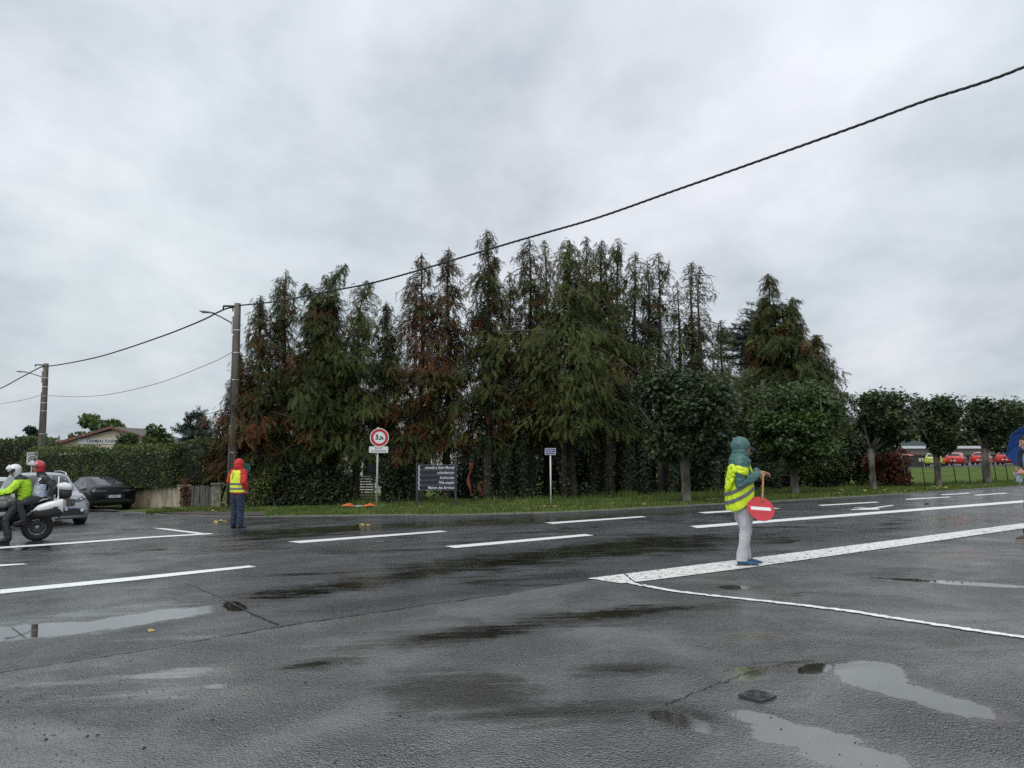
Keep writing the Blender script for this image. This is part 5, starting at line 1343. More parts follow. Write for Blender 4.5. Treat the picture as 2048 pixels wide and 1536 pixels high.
for k in range(7):
    x = -W_ / 2 + 3.2 + k * 6.4; mb = MB(); mb.box((x, .60, zt(917)), (3.4, .18, zt(910) - zt(925))); mb.build('brick_panel', M_brick, root)
    mb = MB(); mb.box((x + 3.2, .62, zt(917)), (1.9, .12, zt(910) - zt(925))); fr = mb.build('window', M_offw, root)
    for q in (-1, 0, 1): mb = MB(); mb.box((x + 3.2 + q * .6, .545, zt(917)), (.5, .02, zt(911) - zt(924))); mb.build('pane', M_glass, fr)
sheet('car_park', [((1770 - 1024) / FPX * 80, 80), ((2048 - 1024) / FPX * 76, 76), (95, 74), (95, 112), ((1750 - 1024) / FPX * 112, 112)], pm('car_park_asphalt', (.06, .06, .062), .6, scale=3), .05)
g_ = GX_at(1823, 84)
root = empty('bin_store', g_, 0, 'dark bin store box with a white notice left of the yellow green car', 'bin store')
mb = MB(); mb.box((0, 0, .62), (1.7, 1.1, 1.24)); mb.build('box_body', pm('bin_dark_grey', (.035, .035, .035), .6), root, bevel=.02)
mb = MB(); mb.box((.55, -.57, .85), (.5, .02, .36)); mb.build('notice', M_offw, root)
mb = MB(); mb.box((0, -.0, 1.27), (1.8, 1.2, .06)); mb.build('lid', M_black, root)
# ================================================================ VEHICLES
M_tyre = pm('tyre_rubber', (0.018, 0.018, 0.018), 0.75, scale=10)
M_alloy = pm('alloy_rim', (0.42, 0.43, 0.44), 0.3, metal=.7, scale=8, var=.08)
M_carglass = pm('car_glass', (0.022, 0.028, 0.030), 0.05, scale=2, spec=.7)
M_lampclear = pm('clear_lamp', (0.50, 0.52, 0.54), 0.12, scale=4, spec=.8)
M_lampdark = pm('lamp_smoke', (0.03, 0.03, 0.035), 0.08, scale=4, spec=.8)
M_lampred = pm('tail_lamp_red', (0.22, 0.010, 0.012), 0.15, scale=4, spec=.7)
M_plate = pm('number_plate_white', (0.62, 0.63, 0.62), 0.4, scale=4, var=.05)
M_plateb = pm('number_plate_blue', (0.03, 0.07, 0.35), 0.4, scale=4)
M_trim = pm('black_car_plastic', (0.020, 0.020, 0.021), 0.5, scale=12)
M_chrome = pm('chrome_trim', (0.60, 0.61, 0.62), 0.15, metal=.9, scale=3, var=.04)
def car_paint(name, col, rough=.25, metal=0.0, dirt=.12):
    return pm(name, col, rough, metal=metal, var=dirt, scale=1.6, coat=.8, spec=.5)

def lerp_tab(tab, n):
    """smooth resampling of a station table along its first column"""
    xs = [r[0] for r in tab]; P = [Vector(r[:4]) for r in tab]
    out_ = []
    A = np.array(tab, float); t = np.arange(len(tab)); T = np.linspace(0, len(tab) - 1, n)
    for tt in T:
        i = min(len(tab) - 2, int(tt)); f = tt - i
        p0 = A[max(0, i - 1)]; p1 = A[i]; p2 = A[i + 1]; p3 = A[min(len(tab) - 1, i + 2)]
        m1 = (p2 - p0) / 2; m2 = (p3 - p1) / 2
        v = (2 * f ** 3 - 3 * f ** 2 + 1) * p1 + (f ** 3 - 2 * f ** 2 + f) * m1 * .8 + (-2 * f ** 3 + 3 * f ** 2) * p2 + (f ** 3 - f ** 2) * m2 * .8
        out_.append(v)
    return out_
def car_shell(tab, arches, paint_mat, parent, name='body'):
    rings = []
    for (x, zb, zbelt, zr, wb, wm, wbelt, wr) in lerp_tab(tab, 46):
        hgt = zbelt - zb
        half = [(wb - .10, zb), (wb, zb + .05), (wm - .01, zb + hgt * .30), (wm, zb + hgt * .55), (wm - .012, zb + hgt * .80), (wbelt, zbelt),
                (wbelt + (wr - wbelt) * .5 + .012, zbelt + (zr - zbelt) * .52), (wr, zr - .045 * min(1, (zr - zbelt) / .2 + .2)), (wr * .80, zr - .008), (wr * .4, zr + .008)]
        ring_ = [Vector((x, y, z)) for y, z in half] + [Vector((x, -y, z)) for y, z in reversed(half)]
        rings.append(ring_)
    mb = MB(); mb.loft(rings); o = mb.build(name, [paint_mat, M_trim], parent)
    for (ax_, r_) in arches:
        cb = MB(); cb.lathe([(r_, -1.3), (r_, 1.3)], Matrix.Translation((ax_, 0, r_ * .86)) @ Matrix.Rotation(R(90), 4, 'X'), 28, smooth=False)
        # keep the cut shallow: two separate drums, one each side
        cb = MB()
        for sg in (-1, 1):
            cb.lathe([(r_, -.16), (r_, .5)] if sg > 0 else [(r_, -.5), (r_, .16)], Matrix.Translation((ax_, sg * .72, r_ * .86)) @ Matrix.Rotation(R(-90), 4, 'X'), 28, smooth=False)
        c = cb.build('cutter', M_trim)
        md = o.modifiers.new('arch', 'BOOLEAN'); md.object = c; md.operation = 'DIFFERENCE'; md.solver = 'EXACT'
        try: md.material_mode = 'TRANSFER'
        except Exception: pass
        me = evaluated_mesh(o); o.modifiers.clear(); o.data = me
        bpy.data.objects.remove(c)
    bm = bmesh.new(); bm.from_mesh(o.data)
    bm.edges.ensure_lookup_table()
    for e_ in bm.edges: e_.smooth = not (len(e_.link_faces) == 2 and e_.calc_face_angle(0) > R(38))
    bvh = BVHTree.FromBMesh(bm); bm.to_mesh(o.data); bm.free()
    return o, bvh
def decal(bvh, poly, view, mat, parent, name, off=.004, step=.09, thick=0.0):
    """flat outline cast onto the body. view: 'front','rear' poly is (y,z); 'left','right' poly is (x,z); 'top' poly is (x,y)"""
    if view in ('front', 'rear'):
        o0 = 5 if view == 'front' else -5; mk = lambda a, b: Vector((o0, a, b)); dr = Vector((-o0 / 5, 0, 0))
    elif view in ('left', 'right'):
        o0 = 5 if view == 'left' else -5; mk = lambda a, b: Vector((a, o0, b)); dr = Vector((0, -o0 / 5, 0))
    else:
        mk = lambda a, b: Vector((a, b, 5)); dr = Vector((0, 0, -1))
    bm = bmesh.new(); f = bm.faces.new([bm.verts.new((a, b, 0)) for a, b in poly])
    for ax_ in (0, 1):
        lo = min(p[ax_] for p in poly); hi = max(p[ax_] for p in poly); k = int((hi - lo) / step)
        for i in range(1, k + 1):
            co = [0, 0, 0]; no = [0, 0, 0]; co[ax_] = lo + (hi - lo) * i / (k + 1); no[ax_] = 1
            bmesh.ops.bisect_plane(bm, geom=bm.verts[:] + bm.edges[:] + bm.faces[:], plane_co=co, plane_no=no)
    last = None
    for v in bm.verts:
        s0 = mk(v.co.x, v.co.y); hit = bvh.ray_cast(s0, dr)
        if hit[0] is not None: v.co = hit[0] + hit[1] * off; last = v.co.copy()
        else: v.co = (Vector(last) if last is not None else s0 + dr * 5)
    bmesh.ops.triangulate(bm, faces=bm.faces[:])
    for f in bm.faces:
        f.smooth = True
        if f.normal.dot(dr) > 0: f.normal_flip()
    me = bpy.data.meshes.new(name); bm.to_mesh(me); bm.free(); me.materials.append(mat)
    o = bpy.data.objects.new(name, me); link(o, parent)
    return o
def wheel(parent, x, y, r, w_, rim=.62, spokes=5, steer=0.0, dark=False):
    root_ = empty('wheel', (x, y, r)); root_.parent = parent; root_.rotation_euler = (0, 0, steer)
    sg = 1 if y > 0 else -1
    Mx = Matrix.Rotation(R(-90 * sg), 4, 'X')   # local +z outward
    mb = MB(); rr = r * rim
    mb.lathe([(rr, -w_ / 2), (r * .93, -w_ / 2), (r, -w_ * .38), (r, w_ * .38), (r * .93, w_ / 2), (rr, w_ / 2), (rr, w_ * .3), (rr * .98, -w_ * .3)], Mx, 30, close=True); mb.build('tyre', M_tyre, root_)
    mb = MB(); mb.lathe([(rr, w_ * .44), (rr * .93, w_ * .47), (rr * .90, w_ * .36), (rr * .90, -w_ * .2), (rr, -w_ * .2)], Mx, 30, close=True)
    for k in range(spokes):
        a = 2 * math.pi * k / spokes
        for da in (-.13, .13):
            mb.box(Mx @ Vector((rr * .5 * math.cos(a + da * .6), rr * .5 * math.sin(a + da * .6), w_ * .36)), (.001, .001, .001))
            p0 = Mx @ Vector((rr * .12 * math.cos(a), rr * .12 * math.sin(a), w_ * .38)); p1 = Mx @ Vector((rr * .93 * math.cos(a + da), rr * .93 * math.sin(a + da), w_ * .40))
            mb.tube([p0, p1], [.028, .022], 6)
    mb.lathe([(.0, w_ * .42), (rr * .2, w_ * .42), (rr * .22, w_ * .3)], Mx, 16); mb.build('rim', M_trim if dark else M_alloy, root_)
    mb = MB(); mb.lathe([(0, w_ * .12), (rr * .89, w_ * .12), (rr * .89, w_ * .10), (0, w_ * .10)], Mx, 24); mb.build('brake_disc', M_trim, root_)
    return root_
def plate(parent, M, tx, w_=.52, h_=.11):
    mb = MB(); mb.prism(rrect(w_, h_, .01), M, .006); pl = mb.build('number_plate', M_plate, parent)
    M2 = M @ Matrix.Translation((0, 0, .0065))
    for sg in (-1, 1):
        mb = MB(); mb.prism([(sg * w_ / 2 - .02 - sg * .022, -h_ / 2 + .004), (sg * w_ / 2 + .02 - sg * .022, -h_ / 2 + .004), (sg * w_ / 2 + .02 - sg * .022, h_ / 2 - .004), (sg * w_ / 2 - .02 - sg * .022, h_ / 2 - .004)], M2, .0008); mb.build('plate_band', M_plateb, pl)
    text_mesh('lettering', tx, .085, M_black, pl, M2, bold=.002, sx=.78, extrude=.0008)
def finish_car(root): return root
CF = Matrix.Rotation(R(90), 4, 'Z') @ Matrix.Rotation(R(90), 4, 'X')     # text plane facing +X
CR = Matrix.Rotation(R(-90), 4, 'Z') @ Matrix.Rotation(R(90), 4, 'X')    # text plane facing -X
def hit(bvh, view, a, b, off=.006):
    if view == 'front': h = bvh.ray_cast(Vector((5, a, b)), Vector((-1, 0, 0)))
    elif view == 'rear': h = bvh.ray_cast(Vector((-5, a, b)), Vector((1, 0, 0)))
    elif view == 'left': h = bvh.ray_cast(Vector((a, 5, b)), Vector((0, -1, 0)))
    else: h = bvh.ray_cast(Vector((a, -5, b)), Vector((0, 1, 0)))
    return h[0] + h[1] * off
def mirror2(poly): return [(-a, b) for a, b in reversed(poly)]

# ---- silver compact SUV, nose towards us
def make_suv(p, rz, label):
    root = empty('parked_car', p, rz, label, 'car', 'cars in the side street')
    P_ = car_paint('silver_paint', (0.26, 0.27, 0.29), .28, .5)
    #       x     zb    belt  roof   wb   wm   wbelt wr
    tab = [(-2.08, .38, .80, .84, .70, .74, .70, .55), (-2.02, .30, .92, 1.00, .78, .82, .78, .58), (-1.90, .26, 1.00, 1.22, .82, .86, .80, .60), (-1.70, .24, 1.03, 1.42, .84, .87, .81, .62), (-1.30, .22, 1.03, 1.52, .84, .87, .82, .64),
           (-.6, .21, 1.01, 1.555, .84, .87, .83, .66), (.1, .21, .99, 1.53, .84, .87, .83, .65), (.5, .21, .98, 1.40, .84, .87, .83, .64), (.85, .22, .985, 1.18, .84, .87, .82, .66), (1.08, .22, .98, 1.03, .84, .87, .81, .68),
           (1.5, .22, .93, .985, .84, .87, .79, .62), (1.82, .23, .86, .925, .82, .86, .74, .56), (1.99, .25, .74, .84, .78, .83, .70, .50), (2.07, .30, .60, .70, .70, .76, .64, .46), (2.09, .36, .52, .58, .62, .68, .58, .42)]
    b, bvh = car_shell(tab, [(1.25, .37), (-1.28, .37)], P_, root)
    decal(bvh, [(-.62, 1.02), (.62, 1.02), (.56, 1.42), (.48, 1.49), (-.48, 1.49), (-.56, 1.42)], 'front', M_carglass, root, 'windscreen')
    decal(bvh, [(-.60, 1.05), (.60, 1.05), (.50, 1.42), (-.50, 1.42)], 'rear', M_carglass, root, 'rear_window')
    for v in ('left', 'right'):
        decal(bvh, [(.78, 1.03), (.30, 1.42), (-.05, 1.47), (-.12, 1.03)], v, M_carglass, root, 'side_window'); decal(bvh, [(-.18, 1.03), (-.14, 1.47), (-.90, 1.46), (-.98, 1.04)], v, M_carglass, root, 'side_window'); decal(bvh, [(-1.04, 1.06), (-.98, 1.45), (-1.45, 1.38), (-1.60, 1.15)], v, M_carglass, root, 'side_window')
        decal(bvh, [(2.0, .34), (1.70, .30), (.85, .24), (-.85, .24), (-2.0, .34), (-2.0, .42), (-.85, .34), (.85, .34), (1.7, .40), (2.0, .44)], v, M_trim, root, 'sill_trim')
        decal(bvh, [(.02, .40), (.04, .40), (.0, 1.02), (-.02, 1.02)], v, M_trim, root, 'door_seam')
    hl = [(.44, .77), (.50, .72), (.76, .80), (.82, .92), (.76, .93), (.62, .87)]
    for q in (hl, mirror2(hl)):
        h_ = decal(bvh, q, 'front', M_lampdark, root, 'headlight', .008, .05)
        cxq = sum(a for a, _ in q) / 6; sg = 1 if cxq > 0 else -1
        for yy, zz_, r_ in ((.60, .80, .035), (.70, .84, .035)):
            hp = hit(bvh, 'front', sg * yy, zz_, .012); mb = MB(); mb.lathe([(0, .012), (r_ * .7, .010), (r_, 0)], Matrix.Translation(hp) @ Matrix.Rotation(R(90), 4, 'Y'), 14); mb.build('lamp_lens', M_lampclear, h_)
    decal(bvh, [(-.40, .62), (.40, .62), (.46, .80), (.40, .83), (-.40, .83), (-.46, .80)], 'front', M_trim, root, 'grille', .006)
    g_ = decal(bvh, [(-.48, .825), (.48, .825), (.46, .85), (-.46, .85)], 'front', M_chrome, root, 'grille_bar', .010)
    mb = MB()
    for r_i in range(4):
        for c_i in range(9):
            yy = (c_i - 4) * .092; zz_ = .645 + r_i * .045; hp = hit(bvh, 'front', yy, zz_, .012); mb.box(hp, (.012, .030, .010))
    mb.build('grille_studs', M_chrome, root)
    decal(bvh, [(-.66, .36), (.66, .36), (.72, .50), (.46, .56), (-.46, .56), (-.72, .50)], 'front', M_trim, root, 'lower_grille', .007)
    decal(bvh, [(-.42, .305), (.42, .305), (.50, .345), (-.50, .345)], 'front', M_alloy, root, 'skid_plate', .014)
    for sg in (-1, 1):
        hp = hit(bvh, 'front', sg * .62, .485, .012); mb = MB(); mb.lathe([(0, .02), (.045, .015), (.055, 0)], Matrix.Translation(hp) @ Matrix.Rotation(R(90), 4, 'Y'), 16); mb.build('fog_lamp', M_lampclear, root)
        rings = []
        for x, w_, h_, yo in ((.86, .05, .05, .86), (.80, .10, .075, .93), (.72, .11, .08, .98), (.66, .09, .06, 1.0)):
            rings.append([Vector((x, sg * (yo + w_ * math.cos(a) * .9), 1.06 + h_ * math.sin(a))) for a in [2 * math.pi * k / 10 for k in range(10)]])
        mb = MB(); mb.loft(rings); mb.build('wing_mirror', P_, root)
        mb = MB(); mb.tube([(.25, sg * .60, 1.475), (.15, sg * .60, 1.555), (-.5, sg * .60, 1.60), (-1.2, sg * .60, 1.575), (-1.45, sg * .60, 1.50)], .018, 8); mb.build('roof_rail', M_chrome, root)
    hp = hit(bvh, 'front', 0, .56, .012); plate(root, Matrix.Translation(hp) @ CF, 'CD-087-DR')
    tl = [(.52, .86), (.74, .84), (.76, .96), (.56, 1.0)]
    for q in (tl, mirror2(tl)): decal(bvh, q, 'rear', M_lampred, root, 'tail_light', .008)
    for x in (1.25, -1.28):
        for y in (.77, -.77): wheel(root, x, y, .335, .21, steer=(.12 if x > 0 else 0))
    return root
p = GX_at(92, 23.6); suv = make_suv(p, R(-46), 'silver SUV with black grille facing the road behind the motorcycle')

# ---- fastback saloon, tail towards us
def make_fastback(p, rz, label, paint_m, group, tail=M_lampdark, tx='GD-980-CC', roofcol=None):
    root = empty('parked_car', p, rz, label, 'car', group)
    tab = [(-2.42, .42, .80, .83, .66, .70, .62, .50), (-2.38, .34, .95, 1.00, .78, .82, .70, .56), (-2.25, .28, 1.02, 1.07, .86, .90, .77, .62), (-1.90, .24, 1.03, 1.17, .88, .93, .81, .62), (-1.4, .22, 1.01, 1.30, .88, .94, .83, .61), (-.7, .20, .97, 1.42, .88, .93, .84, .61),
           (0, .19, .94, 1.44, .88, .93, .84, .62), (.5, .19, .93, 1.36, .88, .93, .84, .63), (1.0, .20, .93, 1.13, .88, .93, .82, .66), (1.3, .20, .92, .975, .88, .93, .80, .66), (1.8, .21, .86, .91, .87, .92, .77, .6), (2.2, .23, .74, .81, .82, .88, .70, .54), (2.40, .30, .58, .66, .68, .76, .60, .46)]
    b, bvh = car_shell(tab, [(1.48, .37), (-1.38, .38)], paint_m, root)
    decal(bvh, [(-.58, 1.10), (.58, 1.10), (.52, 1.34), (.44, 1.395), (-.44, 1.395), (-.52, 1.34)], 'rear', M_carglass, root, 'rear_window', .005)
    decal(bvh, [(-.60, .99), (.60, .99), (.50, 1.36), (-.50, 1.36)], 'front', M_carglass, root, 'windscreen')
    for v in ('left', 'right'):
        decal(bvh, [(1.05, .97), (.50, 1.29), (.05, 1.36), (.02, .97)], v, M_carglass, root, 'side_window'); decal(bvh, [(-.04, .97), (-.02, 1.36), (-.62, 1.33), (-.88, 1.01)], v, M_carglass, root, 'side_window'); decal(bvh, [(-.95, 1.02), (-.70, 1.31), (-1.1, 1.22), (-1.42, 1.08)], v, M_carglass, root, 'side_window')
        decal(bvh, [(-.02, .40), (0, .40), (.02, .95), (0, .95)], v, M_trim, root, 'door_seam'); decal(bvh, [(-.98, .62), (-.96, .62), (-.90, .98), (-.92, .98)], v, M_trim, root, 'door_seam')
        for x in (-.18, -.98 + .2): decal(bvh, [(x - .20, .80), (x, .80), (x, .825), (x - .20, .825)], v, M_chrome, root, 'door_handle', .012)
        decal(bvh, [(.82, .22), (-.82, .22), (-.82, .29), (.82, .29)], v, M_trim, root, 'sill_trim')
    tl = [(.30, .86), (.80, .84), (.84, .93), (.30, .90)]
    for q in (tl, mirror2(tl)): decal(bvh, q, 'rear', tail, root, 'tail_light', .008, .05)
    decal(bvh, [(-.82, .30), (.82, .30), (.84, .46), (.50, .52), (-.50, .52), (-.84, .46)], 'rear', M_trim, root, 'rear_diffuser', .006)
    decal(bvh, [(-.36, .56), (.36, .56), (.38, .72), (-.38, .72)], 'rear', M_trim, root, 'plate_recess', .004)
    hl = [(.42, .64), (.74, .70), (.80, .78), (.46, .72)]
    for q in (hl, mirror2(hl)): decal(bvh, q, 'front', M_lampclear, root, 'headlight', .008)
    decal(bvh, [(-.40, .38), (.40, .38), (.44, .58), (-.44, .58)], 'front', M_trim, root, 'grille', .006)
    hp = hit(bvh, 'rear', 0, .64, .012); plate(root, Matrix.Translation(hp) @ CR, tx)
    for sg in (-1, 1):
        rings = []
        for x, w_, h_, yo in ((.98, .05, .04, .88), (.92, .10, .065, .95), (.84, .11, .07, 1.0), (.78, .09, .05, 1.02)):
            rings.append([Vector((x, sg * (yo + w_ * math.cos(a) * .9), 1.0 + h_ * math.sin(a))) for a in [2 * math.pi * k / 10 for k in range(10)]])
        mb = MB(); mb.loft(rings); mb.build('wing_mirror', paint_m, root)
    for x in (1.48, -1.38):
        for y in (.81, -.81): wheel(root, x, y, .345, .22, dark=True)
    return root
p = GX_at(200, 33.2)
make_fastback(p, R(90 + 45), 'black fastback saloon parked tail out beneath the clipped hedge', pm('black_paint', (0.004, 0.004, 0.005), .22, var=.2, scale=1.6, coat=.10, spec=.25), 'cars in the side street')

# ---- hatchback seen from behind (red ones, a yellow green one, a pale one)
def make_hatch(p, rz, label, paint_m, group, tx='', roofm=None):
    root = empty('parked_car', p, rz, label, 'car', group)
    tab = [(-2.02, .40, .82, .86, .66, .70, .66, .54), (-1.97, .32, .98, 1.02, .78, .82, .72, .58), (-1.88, .27, 1.04, 1.10, .84, .88, .75, .60), (-1.70, .24, 1.03, 1.28, .86, .89, .78, .60), (-1.42, .22, 1.00, 1.41, .86, .90, .80, .61), (-.8, .20, .96, 1.46, .86, .90, .81, .62),
           (-.2, .19, .93, 1.46, .86, .90, .81, .63), (.3, .19, .92, 1.38, .86, .90, .81, .63), (.8, .20, .92, 1.12, .86, .90, .80, .66), (1.05, .20, .91, .97, .86, .90, .79, .66), (1.5, .21, .84, .90, .85, .89, .76, .6), (1.85, .24, .72, .79, .78, .84, .68, .52), (2.0, .32, .56, .64, .64, .72, .58, .44)]
    b, bvh = car_shell(tab, [(1.25, .35), (-1.25, .35)], paint_m, root)
    decal(bvh, [(-.58, 1.08), (.58, 1.08), (.50, 1.36), (-.50, 1.36)], 'rear', M_carglass, root, 'rear_window', .006)
    decal(bvh, [(-.58, .98), (.58, .98), (.50, 1.40), (-.50, 1.40)], 'front', M_carglass, root, 'windscreen')
    for v in ('left', 'right'):
        decal(bvh, [(.85, .96), (.32, 1.33), (-.15, 1.39), (-.15, .97)], v, M_carglass, root, 'side_window'); decal(bvh, [(-.21, .97), (-.21, 1.39), (-.90, 1.38), (-1.10, 1.02)], v, M_carglass, root, 'side_window')
    tl = [(.48, .92), (.80, .88), (.84, 1.0), (.52, .98)]
    for q in (tl, mirror2(tl)): decal(bvh, q, 'rear', M_lampred, root, 'tail_light', .008)
    decal(bvh, [(-.78, .30), (.78, .30), (.80, .44), (-.80, .44)], 'rear', M_trim, root, 'bumper_insert', .006)
    for q in ([(.44, .66), (.72, .72), (.76, .80), (.48, .74)],): 
        decal(bvh, q, 'front', M_lampclear, root, 'headlight', .008); decal(bvh, mirror2(q), 'front', M_lampclear, root, 'headlight', .008)
    hp = hit(bvh, 'rear', 0, .58, .012); mb = MB(); mb.prism(rrect(.52, .11, .01), Matrix.Translation(hp) @ CR, .006); mb.build('number_plate', M_plate, root)
    for x in (1.25, -1.25):
        for y in (.78, -.78):
            wr_ = empty('wheel', (x, y, .32)); wr_.parent = root; sg = 1 if y > 0 else -1; Mx = Matrix.Rotation(R(-90 * sg), 4, 'X')
            mb = MB(); mb.lathe([(.19, -.1), (.30, -.1), (.32, -.07), (.32, .07), (.30, .1), (.19, .1)], Mx, 20, close=True); mb.build('tyre', M_tyre, wr_)
            mb = MB(); mb.lathe([(0, .085), (.06, .09), (.18, .075), (.19, .02)], Mx, 20); mb.build('rim', M_alloy, wr_)
    return root
M_carred = car_paint('bright_red_paint', (0.60, 0.020, 0.012), .3)
def cp(px, Y):
    g_ = GX_at(px, Y); g_.z = gz(g_.x, g_.y) + .055; return g_
red0 = make_hatch(cp(1909, 86), R(90 - 40), 'red hatchback parked between two plane trees, first of the row from the yellow green car', M_carred, 'red cars parked across the lawn')
dup(red0, cp(1961, 86), R(90 - 42), label='red hatchback half behind the plane tree nearest the blue umbrella', group='red cars parked across the lawn')
dup(red0, cp(2012, 82), R(90 - 43), label='red hatchback just left of the man under the blue umbrella', group='red cars parked across the lawn')
dup(red0, cp(2068, 80), R(90 - 45), label='red hatchback hidden behind the blue umbrella', group='red cars parked across the lawn')
dup(red0, cp(1792, 88), R(90 + 60), label='red car peeking out behind the red leaved shrub', group='red cars parked across the lawn')
make_hatch(cp(1866, 84), R(90 - 35), 'small yellow green car partly hidden by a plane tree trunk', car_paint('yellow_green_paint', (0.42, 0.48, 0.05), .3), None)
pale = make_hatch(GX_at(-8, 33), R(-60), 'pale silver green car at the left edge behind the motorcycle rider', car_paint('pale_silver_paint', (0.50, 0.55, 0.53), .25, .3), 'cars in the side street')

# ================================================================ MOTORCYCLE (local +X forward)
M_mwhite = pm('motorcycle_white_paint', (0.70, 0.71, 0.72), .22, scale=2, var=.05, coat=.8)
M_mgrey = pm('motorcycle_silver_paint', (0.34, 0.35, 0.36), .3, metal=.4, scale=3, var=.08)
M_engine = pm('engine_dark_alloy', (0.06, 0.06, 0.062), .4, metal=.5, scale=14, bump=.2)
mp_ = GX_at(20, 17.0); pr = G(73, 1081); hd = R(207)
mc = Vector((pr.x + .75 * math.cos(hd), pr.y + .75 * math.sin(hd), 0)); mc.z = gz(mc.x, mc.y)
moto = empty('motorcycle', mc, hd, 'white touring motorcycle with panniers and top box waiting at the white line', 'motorcycle')
def mwheel(x, r, w_):
    wr_ = empty('wheel', (x, 0, r)); wr_.parent = moto; Mx = Matrix.Rotation(R(90), 4, 'X')
    mb = MB(); prof = []
    for k in range(16): a = 2 * math.pi * k / 16; prof.append((r - w_ * .42 + w_ * .42 * math.cos(a) if math.cos(a) > -.6 else r - w_ * .72, w_ / 2 * math.sin(a)))
    mb.lathe(prof, Mx, 40, close=True); mb.build('tyre', M_tyre, wr_)
    rr = r - w_ * .66; mb = MB(); mb.lathe([(rr + .02, -w_ * .36), (rr - .012, -w_ * .30), (rr - .02, 0), (rr - .012, w_ * .30), (rr + .02, w_ * .36), (rr + .012, 0)], Mx, 40, close=True)
    for k in range(5):
        a = 2 * math.pi * k / 5 + .3
        for da in (-.2, .2): mb.tube([(.03 * math.cos(a), 0, .03 * math.sin(a)), (rr * .98 * math.cos(a + da), 0, rr * .98 * math.sin(a + da))], [.018, .014], 6)
    mb.tube([(0, -.07, 0), (0, .07, 0)], .05, 14); mb.build('rim', M_alloy, wr_)
    for sg in (-1, 1): mb = MB(); mb.lathe([(.07, sg * .065), (r * .46, sg * .065), (r * .46, sg * .070), (.07, sg * .070)], Mx, 28, close=True); mb.build('brake_disc', M_engine, wr_)
mwheel(-.75, .315, .18); mwheel(.75, .305, .125)
def ellring(x, yc, zc, ry, rz_, n=14, p=2.4, flat_b=1.0):
    pts = []
    for k in range(n):
        a = 2 * math.pi * k / n; c, s_ = math.cos(a), math.sin(a)
        pts.append(Vector((x, yc + ry * math.copysign(abs(c) ** (2 / p), c), zc + rz_ * math.copysign(abs(s_) ** (2 / p), s_) * (flat_b if s_ < 0 else 1))))
    return pts
def mpart(name, rings, mat, parent=moto): mb = MB(); mb.loft(rings); return mb.build(name, mat, parent)
mpart('fuel_tank', [ellring(-.22, 0, .84, .12, .06), ellring(-.12, 0, .87, .17, .13), ellring(.08, 0, .90, .21, .17), ellring(.28, 0, .90, .22, .18), ellring(.42, 0, .90, .18, .16)], M_mgrey)
mpart('seat', [ellring(-.22, 0, .83, .13, .05), ellring(-.35, 0, .82, .17, .06), ellring(-.50, 0, .86, .16, .07), ellring(-.75, 0, .91, .15, .07), ellring(-1.0, 0, .91, .13, .06)], M_trim)
mpart('tail_section', [ellring(-.30, 0, .72, .12, .07), ellring(-.6, 0, .77, .15, .08), ellring(-1.0, 0, .82, .14, .07), ellring(-1.15, 0, .84, .09, .05)], M_trim)
